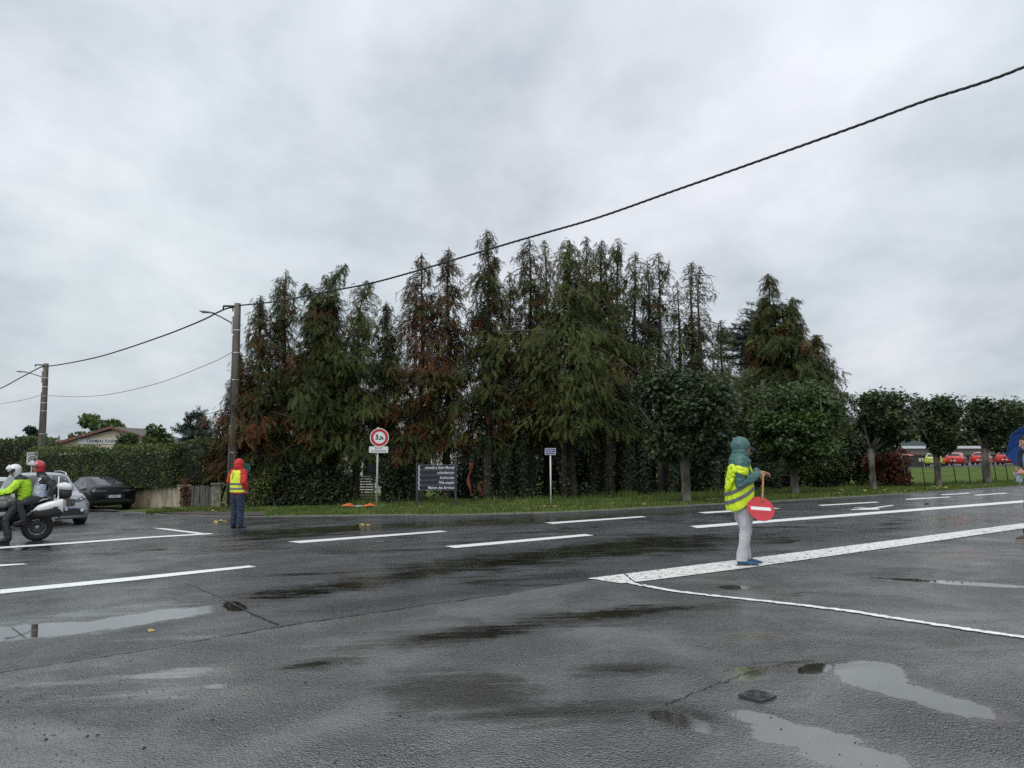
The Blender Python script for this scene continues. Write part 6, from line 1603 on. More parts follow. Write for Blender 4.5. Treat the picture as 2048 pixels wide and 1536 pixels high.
for sg in (-1, 1):
    mpart('side_fairing', [ellring(-.02, sg * .20, .70, .03, .08), ellring(.10, sg * .24, .74, .06, .20), ellring(.30, sg * .27, .78, .08, .27), ellring(.52, sg * .25, .82, .08, .28), ellring(.74, sg * .17, .88, .06, .20), ellring(.88, sg * .08, .90, .04, .10)], M_mwhite)
    mpart('knee_panel', [ellring(-.28, sg * .15, .62, .02, .04), ellring(-.15, sg * .20, .64, .035, .05), ellring(.05, sg * .24, .62, .04, .06), ellring(.2, sg * .25, .58, .03, .04)], M_mgrey)
    # pannier: white shell on a black lower half
    pn = mpart('pannier', [ellring(-.66, sg * .30, .64, .04, .06), ellring(-.76, sg * .33, .68, .10, .12), ellring(-.95, sg * .35, .70, .125, .165), ellring(-1.12, sg * .35, .73, .125, .175), ellring(-1.22, sg * .34, .74, .11, .16), ellring(-1.25, sg * .34, .74, .08, .13)], M_trim)
    mb = MB(); mb.loft([ellring(-.68, sg * .31, .70, .04, .03), ellring(-.78, sg * .335, .75, .108, .08), ellring(-.95, sg * .355, .79, .134, .105), ellring(-1.12, sg * .355, .83, .134, .105), ellring(-1.23, sg * .345, .80, .118, .16), ellring(-1.265, sg * .345, .79, .09, .15)]); mb.build('pannier_lid', M_mwhite, pn)
    mb = MB(); mb.box((-1.14, sg * .492, .775), (.11, .006, .02)); mb.build('badge', M_trim, pn)
    mb = MB(); mb.lathe([(0, -.16), (.09, -.15), (.115, -.06), (.115, .05), (.08, .10)], Matrix.Translation((.18, sg * .34, .42)) @ Matrix.Rotation(R(90 * sg), 4, 'X'), 18); mb.build('cylinder_head', M_engine, moto)
    mb = MB(); mb.tube([(.62, sg * .10, .80), (.75, sg * .10, .32)], .030, 10); mb.build('fork_leg', M_alloy, moto)
    mb = MB(); mb.tube([(-.22, sg * .18, .38), (-.22, sg * .34, .36)], .018, 8); mb.build('foot_peg', M_alloy, moto)
    mb = MB(); mb.tube([(-.52, sg * .16, .44), (-.54, sg * .32, .43)], .016, 8); mb.build('foot_peg', M_alloy, moto)
    mb = MB(); mb.tube([(.40, 0, 1.02), (.38, sg * .16, 1.06), (.24, sg * .34, 1.05)], .014, 8); mb.tube([(.30, sg * .27, 1.055), (.21, sg * .40, 1.045)], .022, 10); mb.build('handlebar', M_trim, moto)
    mb = MB(); mb.loft([ellring(.62, sg * .42, 1.02, .05, .035), ellring(.56, sg * .46, 1.03, .09, .06), ellring(.52, sg * .46, 1.03, .08, .05)]); mb.build('mirror', M_mwhite, moto)
    mb = MB(); mb.tube([(-.62, sg * .16, .80), (-.85, sg * .20, .94), (-1.08, sg * .17, .97)], .014, 8); mb.build('grab_rail', M_steel, moto)
mpart('front_fairing', [ellring(.50, 0, .93, .22, .14), ellring(.68, 0, .93, .22, .16), ellring(.82, 0, .90, .17, .13), ellring(.93, 0, .87, .08, .07)], M_mwhite)
mb = MB(); rings = []
V = []; F = []
for i in range(7):
    u = i / 6
    for j in range(9):
        v = j / 8 - .5; V.append((.80 - u * .30 - abs(v) ** 2 * .5, v * (.42 - .10 * u), .98 + u * .42))
for i in range(6):
    for j in range(8): F.append((i * 9 + j, i * 9 + j + 1, (i + 1) * 9 + j + 1, (i + 1) * 9 + j))
mb.add(V, F, True); o = mb.build('windscreen', pm('tinted_screen', (.25, .27, .28), .08, scale=3, spec=.8), moto, fixn=False); md = o.modifiers.new('t', 'SOLIDIFY'); md.thickness = .006
mpart('engine', [ellring(-.18, 0, .42, .12, .12), ellring(-.05, 0, .42, .17, .17), ellring(.25, 0, .42, .18, .18), ellring(.38, 0, .45, .12, .13)], M_engine)
mpart('frame', [ellring(-.42, 0, .56, .09, .10), ellring(-.1, 0, .64, .13, .12), ellring(.35, 0, .70, .12, .13), ellring(.58, 0, .84, .08, .1)], M_trim)
mpart('swing_arm', [ellring(-.15, -.12, .42, .04, .06), ellring(-.45, -.14, .36, .04, .055), ellring(-.78, -.13, .315, .045, .055)], M_trim)
mpart('exhaust', [ellring(.1, -.18, .25, .035, .035), ellring(-.3, -.20, .27, .04, .04), ellring(-.55, -.24, .36, .06, .07), ellring(-1.0, -.27, .44, .065, .08), ellring(-1.06, -.27, .45, .05, .06)], M_steel)
mpart('front_mudguard', [ellring(.50, 0, .58, .055, .02), ellring(.66, 0, .635, .07, .03), ellring(.85, 0, .63, .07, .03), ellring(1.0, 0, .53, .05, .02)], M_mwhite)
mpart('rear_mudguard', [ellring(-.86, 0, .72, .09, .03), ellring(-1.05, 0, .66, .09, .03), ellring(-1.18, 0, .52, .08, .03)], M_trim)
mb = MB(); mb.tube([(-.62, 0, .66), (-.40, 0, .45)], .045, 12); mb.build('shock_absorber', M_steel, moto)
tb = mpart('top_case', [ellring(-1.08, 0, 1.04, .15, .07), ellring(-1.12, 0, 1.06, .19, .12), ellring(-1.24, 0, 1.06, .20, .135), ellring(-1.35, 0, 1.06, .19, .12), ellring(-1.39, 0, 1.06, .15, .07)], M_trim)
mb = MB(); mb.loft([ellring(-1.07, 0, 1.19, .15, .04), ellring(-1.11, 0, 1.21, .20, .085), ellring(-1.24, 0, 1.215, .215, .10), ellring(-1.36, 0, 1.20, .20, .085), ellring(-1.405, 0, 1.19, .15, .04)]); mb.build('top_case_lid', M_mwhite, tb)
mb = MB(); mb.tube([(-1.02, 0, .86), (-1.25, 0, .93), (-1.42, 0, .93)], .02, 8); mb.build('luggage_rack', M_steel, moto)
mb = MB(); mb.box((-1.15, .30, .97), (.03, .03, .08)); mb.tube([(-1.15, .30, .93), (-1.145, .30, 1.46)], .013, 8); mb.build('antenna', M_white, moto)
mb = MB(); mb.box((-1.36, 0, .90), (.03, .16, .05)); mb.build('tail_light', M_lampred, moto)
mb = MB(); mb.loft([ellring(.90, 0, .88, .09, .05), ellring(.945, 0, .87, .07, .035)]); mb.build('headlight', M_lampclear, moto)
# ================================================================ PEOPLE (local +X is where they face, +Y their left)
M_skin = pm('skin', (0.42, 0.22, 0.15), .5, scale=12, var=.08)
def chain(mb, pts, rad, side=(0, 1, 0), n=16, cap=True):
    """elliptical loft through pts; rad [(a, b)] with a along side; rounded ends"""
    P = [Vector(p) for p in pts]; side = Vector(side); rad = [(r_, r_) if not isinstance(r_, tuple) else r_ for r_ in rad]
    rings = []
    def rg(c, d, a, b):
        u = side - d * side.dot(d)
        if u.length < 1e-3: u = Vector((1, 0, 0)) - d * d.x
        u.normalize(); v = d.cross(u)
        return [c + u * a * math.cos(2 * math.pi * k / n) + v * b * math.sin(2 * math.pi * k / n) for k in range(n)]
    ds = []
    for i in range(len(P)):
        a = P[max(0, i - 1)]; b = P[min(len(P) - 1, i + 1)]; ds.append((b - a).normalized())
    if cap:
        a, b = rad[0]; m_ = min(a, b)
        for t_ in (80, 55, 30): rings.append(rg(P[0] - ds[0] * m_ * math.sin(R(t_)), ds[0], a * math.cos(R(t_)), b * math.cos(R(t_))))
    for i in range(len(P)):
        rings.append(rg(P[i], ds[i], *rad[i]))
    if cap:
        a, b = rad[-1]; m_ = min(a, b)
        for t_ in (30, 55, 80): rings.append(rg(P[-1] + ds[-1] * m_ * math.sin(R(t_)), ds[-1], a * math.cos(R(t_)), b * math.cos(R(t_))))
    mb.loft(rings)
def ball(mb, c, r_, n=14, M=None):
    rx, ry, rz_ = r_ if isinstance(r_, tuple) else (r_,) * 3
    Mx = Matrix.Translation(c) @ (M or Matrix.Identity(4)) @ Matrix.Diagonal((rx, ry, rz_, 1))
    mb.lathe([(math.cos(R(a)) , math.sin(R(a))) for a in (-88, -70, -50, -30, -10, 10, 30, 50, 70, 88)], Mx, n)
def voxel(mb, name, size, mats, parent, smooth=4, wr=0.0, wscale=9.0, wstretch=(1, 1, 1), cuts=()):
    me = bpy.data.meshes.new(name); me.from_pydata(mb.v, [], mb.f)
    bm = bmesh.new(); bm.from_mesh(me); bmesh.ops.recalc_face_normals(bm, faces=bm.faces); bm.to_mesh(me); bm.free()
    o = bpy.data.objects.new(name + '_tmp', me)
    md = o.modifiers.new('r', 'REMESH'); md.mode = 'VOXEL'; md.voxel_size = size; md.use_smooth_shade = True
    if smooth:
        m2 = o.modifiers.new('s', 'SMOOTH'); m2.iterations = smooth; m2.factor = .5
    nm = evaluated_mesh(o); bpy.data.objects.remove(o); bpy.data.meshes.remove(me)
    if wr:
        off = random.random() * 20; st = Vector(wstretch)
        nv_ = len(nm.vertices); co = np.empty(nv_ * 3, np.float32); nm.vertices.foreach_get('co', co); co = co.reshape(-1, 3)
        no = np.empty(nv_ * 3, np.float32); nm.vertex_normals.foreach_get('vector', no); no = no.reshape(-1, 3)
        q = co * np.array(st) * wscale + np.array([off, 0, 0])
        am = np.array([1 - 2.2 * abs(mnoise.noise(Vector(v))) + .5 * mnoise.noise(Vector(v) * 2.3) + .35 * mnoise.noise(Vector(v) * 5.1) for v in q.tolist()])
        co = co + no * (am * wr)[:, None]
        nm.vertices.foreach_set('co', co.astype(np.float32).ravel()); nm.update()
    nm.materials.clear()
    for m in (mats if isinstance(mats, (list, tuple)) else [mats]): nm.materials.append(m)
    if cuts:
        bm = bmesh.new(); bm.from_mesh(nm)
        for co, no in cuts: bmesh.ops.bisect_plane(bm, geom=bm.verts[:] + bm.edges[:] + bm.faces[:], plane_co=co, plane_no=no, clear_outer=True)
        bm.to_mesh(nm); bm.free()
    nm.polygons.foreach_set('use_smooth', [True] * len(nm.polygons)); nm.update()
    r_ = bpy.data.objects.new(name, nm); return link(r_, parent)
def extract(src, name, mat, parent, pred, off, planes=()):
    """faces of src that satisfy pred(centre, normal), cut clean along planes, lifted off"""
    bm = bmesh.new(); bm.from_mesh(src.data)
    for co, no in planes: bmesh.ops.bisect_plane(bm, geom=bm.verts[:] + bm.edges[:] + bm.faces[:], plane_co=co, plane_no=no)
    kill = [f for f in bm.faces if not pred(f.calc_center_median(), f.normal)]
    bmesh.ops.delete(bm, geom=kill, context='FACES')
    bm.normal_update()
    for v in bm.verts: v.co += v.normal * off
    me = bpy.data.meshes.new(name); bm.to_mesh(me); bm.free(); me.materials.append(mat)
    o = bpy.data.objects.new(name, me); link(o, parent)
    md = o.modifiers.new('t', 'SOLIDIFY'); md.thickness = min(.004, off * .6); md.offset = 0
    return o
def hand(mb, wrist, d, palm_n, thumb_side, curl=.6, s_=1.0, spread=.12):
    """palm and five fingers. d: pointing direction, palm_n: direction the palm faces"""
    d = Vector(d).normalized(); pn = Vector(palm_n); pn = (pn - d * pn.dot(d)).normalized(); sd = d.cross(pn) * thumb_side
    w0 = Vector(wrist)
    chain(mb, [w0 - d * .03, w0 + d * .02 * s_, w0 + d * .085 * s_], [(.024 * s_, .020 * s_), (.034 * s_, .017 * s_), (.040 * s_, .014 * s_)], side=sd, n=12)
    for k, (o_, ln) in enumerate(((.030, .070), (.011, .079), (-.009, .073), (-.028, .058))):
        b = w0 + d * .088 * s_ + sd * o_ * s_; dd = (d + sd * (o_ * spread * 30 * .1)).normalized(); P = [b - d * .012]
        ang = 0; q = b
        P.append(q)
        for j, f in enumerate((.45, .32, .23)):
            ang += curl * (1.0 if j else .7) * (.9 + .1 * k); dj = dd * math.cos(ang) + pn * math.sin(ang); q = q + dj * ln * f * s_ * 1.1; P.append(q)
        chain(mb, P, [.0092 * s_, .0092 * s_, .0088 * s_, .0080 * s_, .0072 * s_], side=sd, n=8)
    b = w0 + d * .025 * s_ + sd * .026 * s_; P = [b]
    P.append(b + (sd * .7 + d * .6 + pn * .3).normalized() * .038 * s_); P.append(P[-1] + (d * .8 + pn * .65 + sd * .1).normalized() * .030 * s_); P.append(P[-1] + (d * .7 + pn * .8 - sd * .2).normalized() * .024 * s_)
    chain(mb, P, [.014 * s_, .0115 * s_, .010 * s_, .0085 * s_], side=d, n=8)
def head(mb, c, yaw=0.0, pitch=0.0, s_=1.0):
    M = Matrix.Translation(c) @ Matrix.Rotation(yaw, 4, 'Z') @ Matrix.Rotation(pitch, 4, 'Y') @ Matrix.Scale(s_, 4)
    def T(x, y, z): return M @ Vector((x, y, z))
    b = MB(); ball(b, (-.012, 0, .028), (.096, .076, .100)); ball(b, (.020, 0, -.045), (.066, .058, .072)); ball(b, (.052, 0, -.088), (.030, .030, .022)); ball(b, (.058, 0, .02), (.036, .058, .05))
    chain(b, [(.088, 0, .018), (.100, 0, -.008), (.108, 0, -.028)], [.009, .012, .015]); chain(b, [(.080, -.022, -.060), (.089, 0, -.060), (.080, .022, -.060)], [.008, .010, .008]); chain(b, [(.078, -.020, -.071), (.086, 0, -.072), (.078, .020, -.071)], [.007, .009, .007])
    chain(b, [(.078, -.045, .035), (.090, -.02, .040), (.090, .02, .040), (.078, .045, .035)], [.009, .010, .010, .009])
    for sg in (-1, 1): ball(b, (-.012, sg * .080, -.010), (.020, .010, .032)); ball(b, (.045, sg * .042, -.03), (.03, .024, .03))
    mb.add([M @ Vector(v) for v in b.v], b.f, True); return M
def eyes(M, parent):
    for sg in (-1, 1):
        mb = MB(); ball(mb, M @ Vector((.079, sg * .031, .012)), .0125, 10); e_ = mb.build('eye', pm('eye_white', (.6, .58, .55), .3), parent)
        mb = MB(); ball(mb, M @ Vector((.0895, sg * .031, .012)), .0055, 8); mb.build('iris', M_black, e_)
        mb = MB(); chain(mb, [M @ Vector((.088, sg * .015, .036)), M @ Vector((.090, sg * .032, .041)), M @ Vector((.076, sg * .052, .034))], [.004, .005, .003], n=6); mb.build('eyebrow', pm('dark_hair', (.025, .018, .014), .7), parent)
def limbs(mb, J, r_, side):
    chain(mb, J, r_, side=side)
def shoe(parent, heel, toe, w_, mat, sole, name='shoe', hgt_=.10):
    h = Vector(heel); t_ = Vector(toe); d = (t_ - h); L_ = d.length; d.normalize(); sd = Vector((-d.y, d.x, 0)).normalized(); up = d.cross(sd) * -1
    if up.z < 0: up = -up
    def rg(u, w, z0, z1, n=14):
        c = h + d * L_ * u
        return [c + sd * w * math.cos(a) + up * ((z0 + z1) / 2 + (z1 - z0) / 2 * math.sin(a)) for a in [2 * math.pi * k / n for k in range(n)]]
    mb = MB(); mb.loft([rg(.0, .02, .03, .07), rg(.03, .034, .02, hgt_ * .95), rg(.15, w_ * .42, .015, hgt_ * 1.05), rg(.35, w_ * .44, .015, hgt_), rg(.55, w_ * .48, .015, hgt_ * .78), rg(.78, w_ * .50, .015, hgt_ * .58), rg(.93, w_ * .40, .015, hgt_ * .46), rg(1.0, w_ * .18, .02, hgt_ * .32)])
    o = mb.build(name, mat, parent)
    out_ = []
    for k in range(20):
        a = 2 * math.pi * k / 20; u = .5 + .52 * math.cos(a); wv = w_ * .52 * math.sin(a) * (.82 if u < .5 else 1.0)
        out_.append((u, wv))
    mb = MB(); vs = [h + d * L_ * u + sd * wv + up * z for z in (0.0, .024) for u, wv in out_]; n = 20
    mb.add(vs, [tuple(range(n - 1, -1, -1)), tuple(range(n, 2 * n))] + [(k, (k + 1) % n, n + (k + 1) % n, n + k) for k in range(n)]); mb.build('sole', sole, o)
    return o

# ---------------- steward with the stop paddle
M_teal = pm('teal_rain_fabric', (0.050, 0.130, 0.125), .45, scale=7, var=.18, bump=.15, bscale=60)
M_hiviz = pm('hi_vis_yellow', (0.62, 0.80, 0.02), .6, scale=6, var=.08, bump=.1, bscale=80)
M_reflect = pm('reflective_band', (0.17, 0.17, 0.20), .35, metal=.2, scale=20, var=.12)
M_trous = pm('light_grey_cotton', (0.46, 0.46, 0.49), .8, scale=5, var=.10)
g_ = G(1490, 1131)
st = empty('person', g_, R(0), 'steward in a green hooded rain jacket and yellow vest standing on the white line', 'person')
hipz = .90
skeleton = MB()
hc = Vector((.015, .01, 1.555))
HM = head(skeleton, hc, yaw=R(-8), pitch=R(18), s_=1.0)
chain(skeleton, [(-.02, 0, 1.36), (-.01, .0, 1.46)], [.058, .055]); chain(skeleton, [(-.03, 0, .93), (-.03, 0, 1.1), (-.04, 0, 1.28), (-.03, 0, 1.38)], [(.145, .09), (.13, .09), (.15, .10), (.11, .07)])
RW = Vector((.185, -.105, 1.215)); LW = Vector((.215, .01, 1.255))
RE = Vector((-.11, -.235, 1.10)); LE = Vector((.06, .225, 1.13)); RS = Vector((-.085, -.195, 1.405)); LS = Vector((-.03, .19, 1.40))
chain(skeleton, [RS, RE, RW], [.045, .036, .026]); chain(skeleton, [LS, LE, LW], [.045, .036, .026])
for sg, kx_, ax_ in ((-1, -.005, -.065), (1, .055, .040)): chain(skeleton, [(-.01, sg * .09, .90), (kx_, sg * .095, .48), (ax_, sg * .10, .08)], [.075, .05, .038])
hand(skeleton, RW, (1, .55, -.52), (.15, .9, -.2), 1, curl=.85); hand(skeleton, LW, (1, -.12, -.22), (0, -.3, -1), -1, curl=.28)
body = voxel(skeleton, 'body', .0068, M_skin, st, smooth=2)
eyes(HM, st)
mb = MB()
for sg, kx_, ax_ in ((-1, -.005, -.065), (1, .060, .045)):
    chain(mb, [(-.012, sg * .075, .93), (-.008, sg * .085, .78), (.0, sg * .09, .62), (kx_, sg * .092, .47), (ax_ * .6, sg * .096, .28), (ax_, sg * .10, .13), (ax_ - .005, sg * .10, .085)], [(.088, .112), (.086, .104), (.076, .090), (.068, .076), (.062, .068), (.064, .072), (.064, .072)])
chain(mb, [(-.012, 0, .84), (-.02, 0, .95), (-.03, 0, 1.02)], [(.165, .125), (.16, .13), (.15, .12)])
voxel(mb, 'trousers', .011, M_trous, st, smooth=4, wr=.0065, wscale=8, wstretch=(1.6, 1, .8), cuts=[((0, 0, .075), (0, 0, -1))])
for sg, x0 in ((-1, -.150), (1, -.035)): shoe(st, (x0 + .02, sg * .10 - .0, .0), (x0 + .305, sg * .105, .0), .105, pm('blue_trainer', (0.02, 0.075, 0.15), .5, scale=20, var=.3), pm('orange_grey_sole', (.30, .17, .12), .6), 'shoe')
mb = MB()
chain(mb, [(-.035, 0, .90), (-.035, 0, 1.0), (-.05, 0, 1.14), (-.055, 0, 1.28), (-.05, 0, 1.38), (-.035, 0, 1.44)], [(.175, .145), (.178, .150), (.180, .150), (.195, .142), (.185, .118), (.10, .085)])
chain(mb, [RS + Vector((.01, .02, 0)), (RS + RE) / 2 + Vector((-.01, -.01, .0)), RE, (RE + RW) / 2 + Vector((.0, -.0, -.005)), RW + Vector((-.02, 0, 0))], [(.080, .082), (.078, .078), (.076, .074), (.064, .066), (.048, .048)], side=(0, 1, 0))
chain(mb, [LS, (LS + LE) / 2, LE, (LE + LW) / 2, LW + Vector((-.02, 0, 0))], [.080, .074, .070, .060, .046], side=(0, 1, 0))
chain(mb, [(-.05, 0, 1.38), (-.035, 0, 1.44), (-.01, 0, 1.48)], [(.16, .13), (.13, .115), (.10, .10)])
jk = voxel(mb, 'jacket', .010, M_teal, st, smooth=3, wr=.007, wscale=12, wstretch=(1, 1, 1.4), cuts=[((0, 0, .94), (0, 0, -1))])
# hood: open shell round the head
mb = MB(); ball(mb, hc + Vector((-.034, 0, .040)), (.128, .110, .130), 24); chain(mb, [hc + Vector((-.045, 0, -.03)), hc + Vector((-.035, 0, -.11)), hc + Vector((-.03, 0, -.17))], [(.112, .108), (.115, .108), (.150, .135)]); chain(mb, [hc + Vector((-.115, 0, .125)), hc + Vector((-.132, 0, .160))], [.020, .010])
hood = voxel(mb, 'hood', .009, M_teal, st, smooth=3, wr=.005, wscale=14, wstretch=(1, 1, .6))
bm = bmesh.new(); bm.from_mesh(hood.data)
fc = HM.to_3x3() @ Vector((1, 0, 0)); opn = hc + fc * .085 + Vector((0, 0, -.035))
kill = [f for f in bm.faces if (lambda q: (q.dot(fc) > -.050) and ((q.y / .098) ** 2 + ((q.z) / .092) ** 2 < 1))(f.calc_center_median() - opn)]
bmesh.ops.delete(bm, geom=kill, context='FACES'); bm.to_mesh(hood.data); bm.free()
md = hood.modifiers.new('t', 'SOLIDIFY'); md.thickness = .006
# cap peak under the hood
V = []; F = []
for i in range(6):
    for j in range(11):
        u = i / 5; a = R(-75 + 150 * j / 10); V.append(HM @ Vector((.062 + (.015 + .092 * u) * math.cos(a) , (.070 + .012 * u) * math.sin(a), .062 - .026 * u * u - .016 * (j / 5 - 1) ** 2)))
for i in range(5):
    for j in range(10): F.append((i * 11 + j, i * 11 + j + 1, (i + 1) * 11 + j + 1, (i + 1) * 11 + j))
mb = MB(); mb.add(V, F, True); o = mb.build('cap_peak', pm('navy_cap', (.012, .018, .045), .7), st, fixn=False); md = o.modifiers.new('t', 'SOLIDIFY'); md.thickness = .005
# hi-vis vest slipped off the shoulder
mb = MB()
chain(mb, [(-.05, 0, .74), (-.05, 0, .94), (-.055, 0, 1.05), (-.06, 0, 1.17), (-.062, 0, 1.27), (-.06, 0, 1.35)], [(.205, .170), (.210, .182), (.205, .185), (.200, .172), (.205, .160), (.16, .13)], cap=False)
vest = voxel(mb, 'vest_source', .011, M_hiviz, st, smooth=3, wr=.011, wscale=7, wstretch=(1, 1, .8))
hem = ((-.05, 0, .86), Vector((-.50, 0, 1)).normalized()); top_ = ((-.05, 0, 1.235), Vector((-.12, .0, 1)).normalized())
def above(pl, c): return (c - Vector(pl[0])).dot(Vector(pl[1])) > 0
hem = ((-.06, 0, .785), Vector((-.62, 0, 1)).normalized())
va = extract(vest, 'vest', M_hiviz, st, lambda c, n: above(hem, c) and (not above(((-.06, 0, 1.145), (0, 0, 1)), c) or (c.x > .02 and c.y > -.06) or c.y > .12) and not (c.x > .088 and c.y < .012 and c.y > -.01 and c.z > .8), .0005, [hem, ((-.06, 0, 1.145), (0, 0, 1))])
bn = Vector((-.58, 0, 1)).normalized()
for z0, z1 in ((.915, .965), (1.035, 1.085)):
    a_ = ((-.05, 0, z0), bn); b_ = ((-.05, 0, z1), bn)
    extract(vest, 'reflective_band', M_reflect, st, lambda c, n: above(a_, c) and not above(b_, c) and not (c.z > 1.145), .007, [a_, b_, ((-.06, 0, 1.145), (0, 0, 1))])
bpy.data.objects.remove(vest)
# the arm-hole edge dragged down over the upper arm and back
mb = MB(); mid = (RS + RE) / 2
chain(mb, [mid + Vector((.01, -.005, .055)), mid + Vector((-.0, -.01, .01)), mid + Vector((-.01, -.015, -.025))], [(.088, .090), (.092, .098), (.092, .100)], side=(0, 1, 0), cap=False)
chain(mb, [mid + Vector((-.06, .10, .05)), mid + Vector((-.075, .10, -.03)), (-.210, -.10, 1.12), (-.235, -.08, 1.03)], [(.13, .045), (.13, .050), (.10, .032), (.08, .018)], side=(0, 1, 0))
voxel(mb, 'vest_drape', .010, M_hiviz, st, smooth=2, wr=.014, wscale=12, wstretch=(.6, 1, 1.8))
# strip of vest running up the chest to the collar
mb = MB(); chain(mb, [(.120, -.045, 1.10), (.115, -.045, 1.22), (.085, -.040, 1.33), (.055, -.05, 1.405), (.03, -.055, 1.445)], [(.034, .014), (.034, .014), (.028, .014), (.022, .014), (.012, .010)], side=(0, 1, 0), n=10)
voxel(mb, 'vest_strip', .009, M_hiviz, st, smooth=2, wr=.003)
mb = MB(); chain(mb, [(.118, .07, .93), (.125, .07, 1.05), (.115, .06, 1.2), (.08, .06, 1.34), (.03, .07, 1.43)], [(.05, .012), (.055, .014), (.05, .014), (.035, .014), (.03, .010)], side=(0, 1, 0), n=10)
voxel(mb, 'vest_strip', .009, M_hiviz, st, smooth=2, wr=.003)
# stop paddle: held in both hands, a thing of its own
hp = g_ + Vector((.245, -.095, 1.185))
pd = empty('stop_paddle', hp, 0, 'round red no entry paddle on a wooden handle held by the steward', 'stop paddle')
bot = Vector((-.052, -.105, -.33)); mb = MB(); mb.tube([(.012, 0, .05), (0, 0, 0), bot * .7, bot], [.013, .014, .0155, .016], 10); mb.build('handle', pm('beech_handle', (.38, .20, .10), .55, scale=10, var=.15, stretch=(1, 1, .1)), pd)
dc = Vector((-.095, -.155, -.415)); Md = Matrix.Translation(dc) @ Matrix.Rotation(R(4), 4, 'Y') @ Matrix.Rotation(R(-33), 4, 'X') @ FACE
mb = MB(); disc(mb, .178, Md, .008); mb.build('disc', pm('paddle_red', (0.50, 0.022, 0.035), .45, scale=8, var=.08), pd)
mb = MB(); mb.prism([(-.132, -.024), (.132, -.024), (.132, .024), (-.132, .024)], Md @ Matrix.Translation((0, 0, .0085)), .0012); mb.build('white_bar', M_print, pd)

# ---------------- man in the red jacket, back towards us
g_ = G(474, 1056); rm = empty('person', g_, R(62), 'man in a red hooded jacket and yellow vest with his back turned', 'person')
M_redj = pm('red_fleece', (0.52, 0.022, 0.025), .75, scale=9, var=.14, bump=.2, bscale=70); M_jean = pm('dark_denim', (0.030, 0.045, 0.085), .85, scale=6, col2=(.014, .022, .045), bump=.2, bscale=80)
M_yel = pm('hi_vis_lemon', (0.72, 0.78, 0.05), .6, scale=6, var=.06)
sk = MB(); hc = Vector((.02, 0, 1.60)); HM = head(sk, hc)
chain(sk, [(0, 0, 1.40), (.01, 0, 1.5)], [.06, .055]); chain(sk, [(0, 0, .93), (0, 0, 1.15), (-.01, 0, 1.32), (0, 0, 1.42)], [(.16, .10), (.15, .10), (.16, .10), (.12, .07)])
RS, RE, RW = Vector((-.01, -.205, 1.43)), Vector((-.07, -.275, 1.16)), Vector((.06, -.22, .97)); LS, LE, LW = Vector((-.01, .205, 1.43)), Vector((-.04, .30, 1.19)), Vector((.20, .22, 1.12))
chain(sk, [RS, RE, RW], [.045, .036, .028]); chain(sk, [LS, LE, LW], [.045, .036, .028]); hand(sk, RW, (.5, .3, -1), (0, 1, 0), 1, .5); hand(sk, LW, (1, -.3, .25), (0, -1, 0), 1, 1.0)
for sg in (-1, 1): chain(sk, [(0, sg * .09, .92), (.01, sg * .10, .50), (-.02, sg * .11, .08)], [.08, .052, .04])
voxel(sk, 'body', .0085, M_skin, rm, smooth=2); eyes(HM, rm)
mb = MB()
for sg in (-1, 1): chain(mb, [(0, sg * .080, .93), (0, sg * .092, .75), (.005, sg * .10, .52), (-.005, sg * .105, .30), (-.015, sg * .11, .12), (-.015, sg * .11, .07)], [(.105, .12), (.102, .115), (.088, .095), (.084, .088), (.086, .092), (.084, .09)])
chain(mb, [(0, 0, .84), (0, 0, .98)], [(.175, .13), (.17, .125)])
voxel(mb, 'jeans', .013, M_jean, rm, smooth=3, wr=.010, wscale=7, wstretch=(1, 1, 1.7), cuts=[((0, 0, .055), (0, 0, -1))])
for sg in (-1, 1): shoe(rm, (-.11, sg * .11, 0), (.18, sg * .13, 0), .105, pm('brown_leather', (.09, .045, .03), .45, scale=12), pm('dark_sole', (.02, .018, .016), .7))
mb = MB()
chain(mb, [(0, 0, .80), (0, 0, .90), (0, 0, 1.0), (-.005, 0, 1.15), (-.01, 0, 1.30), (-.01, 0, 1.41), (.0, 0, 1.48)], [(.200, .155), (.200, .155), (.200, .155), (.200, .155), (.205, .145), (.19, .115), (.09, .08)])
chain(mb, [RS + Vector((0, .02, 0)), (RS + RE) / 2, RE, (RE + RW) / 2, RW + Vector((-.02, 0, .03))], [.082, .078, .072, .062, .052], side=(0, 1, 0)); chain(mb, [LS + Vector((0, -.02, 0)), (LS + LE) / 2, LE, (LE + LW) / 2, LW + Vector((-.02, 0, 0))], [.082, .078, .072, .062, .052], side=(0, 1, 0))
voxel(mb, 'jacket', .012, M_redj, rm, smooth=3, wr=.010, wscale=8, wstretch=(1, 1, 1.6), cuts=[((0, 0, .875), (0, 0, -1))])
mb = MB(); ball(mb, hc + Vector((-.022, 0, .035)), (.128, .112, .135), 20); chain(mb, [hc + Vector((-.04, 0, -.02)), hc + Vector((-.03, 0, -.10)), hc + Vector((-.03, 0, -.17))], [(.112, .108), (.110, .102), (.125, .11)])
hood = voxel(mb, 'hood', .011, M_redj, rm, smooth=3, wr=.008, wscale=9, wstretch=(1, 1, 1.8))
bm = bmesh.new(); bm.from_mesh(hood.data); opn = hc + Vector((.085, 0, -.02))
bmesh.ops.delete(bm, geom=[f for f in bm.faces if (lambda q: q.x > -.03 and (q.y / .075) ** 2 + (q.z / .095) ** 2 < 1)(f.calc_center_median() - opn)], context='FACES'); bm.to_mesh(hood.data); bm.free(); md = hood.modifiers.new('t', 'SOLIDIFY'); md.thickness = .006
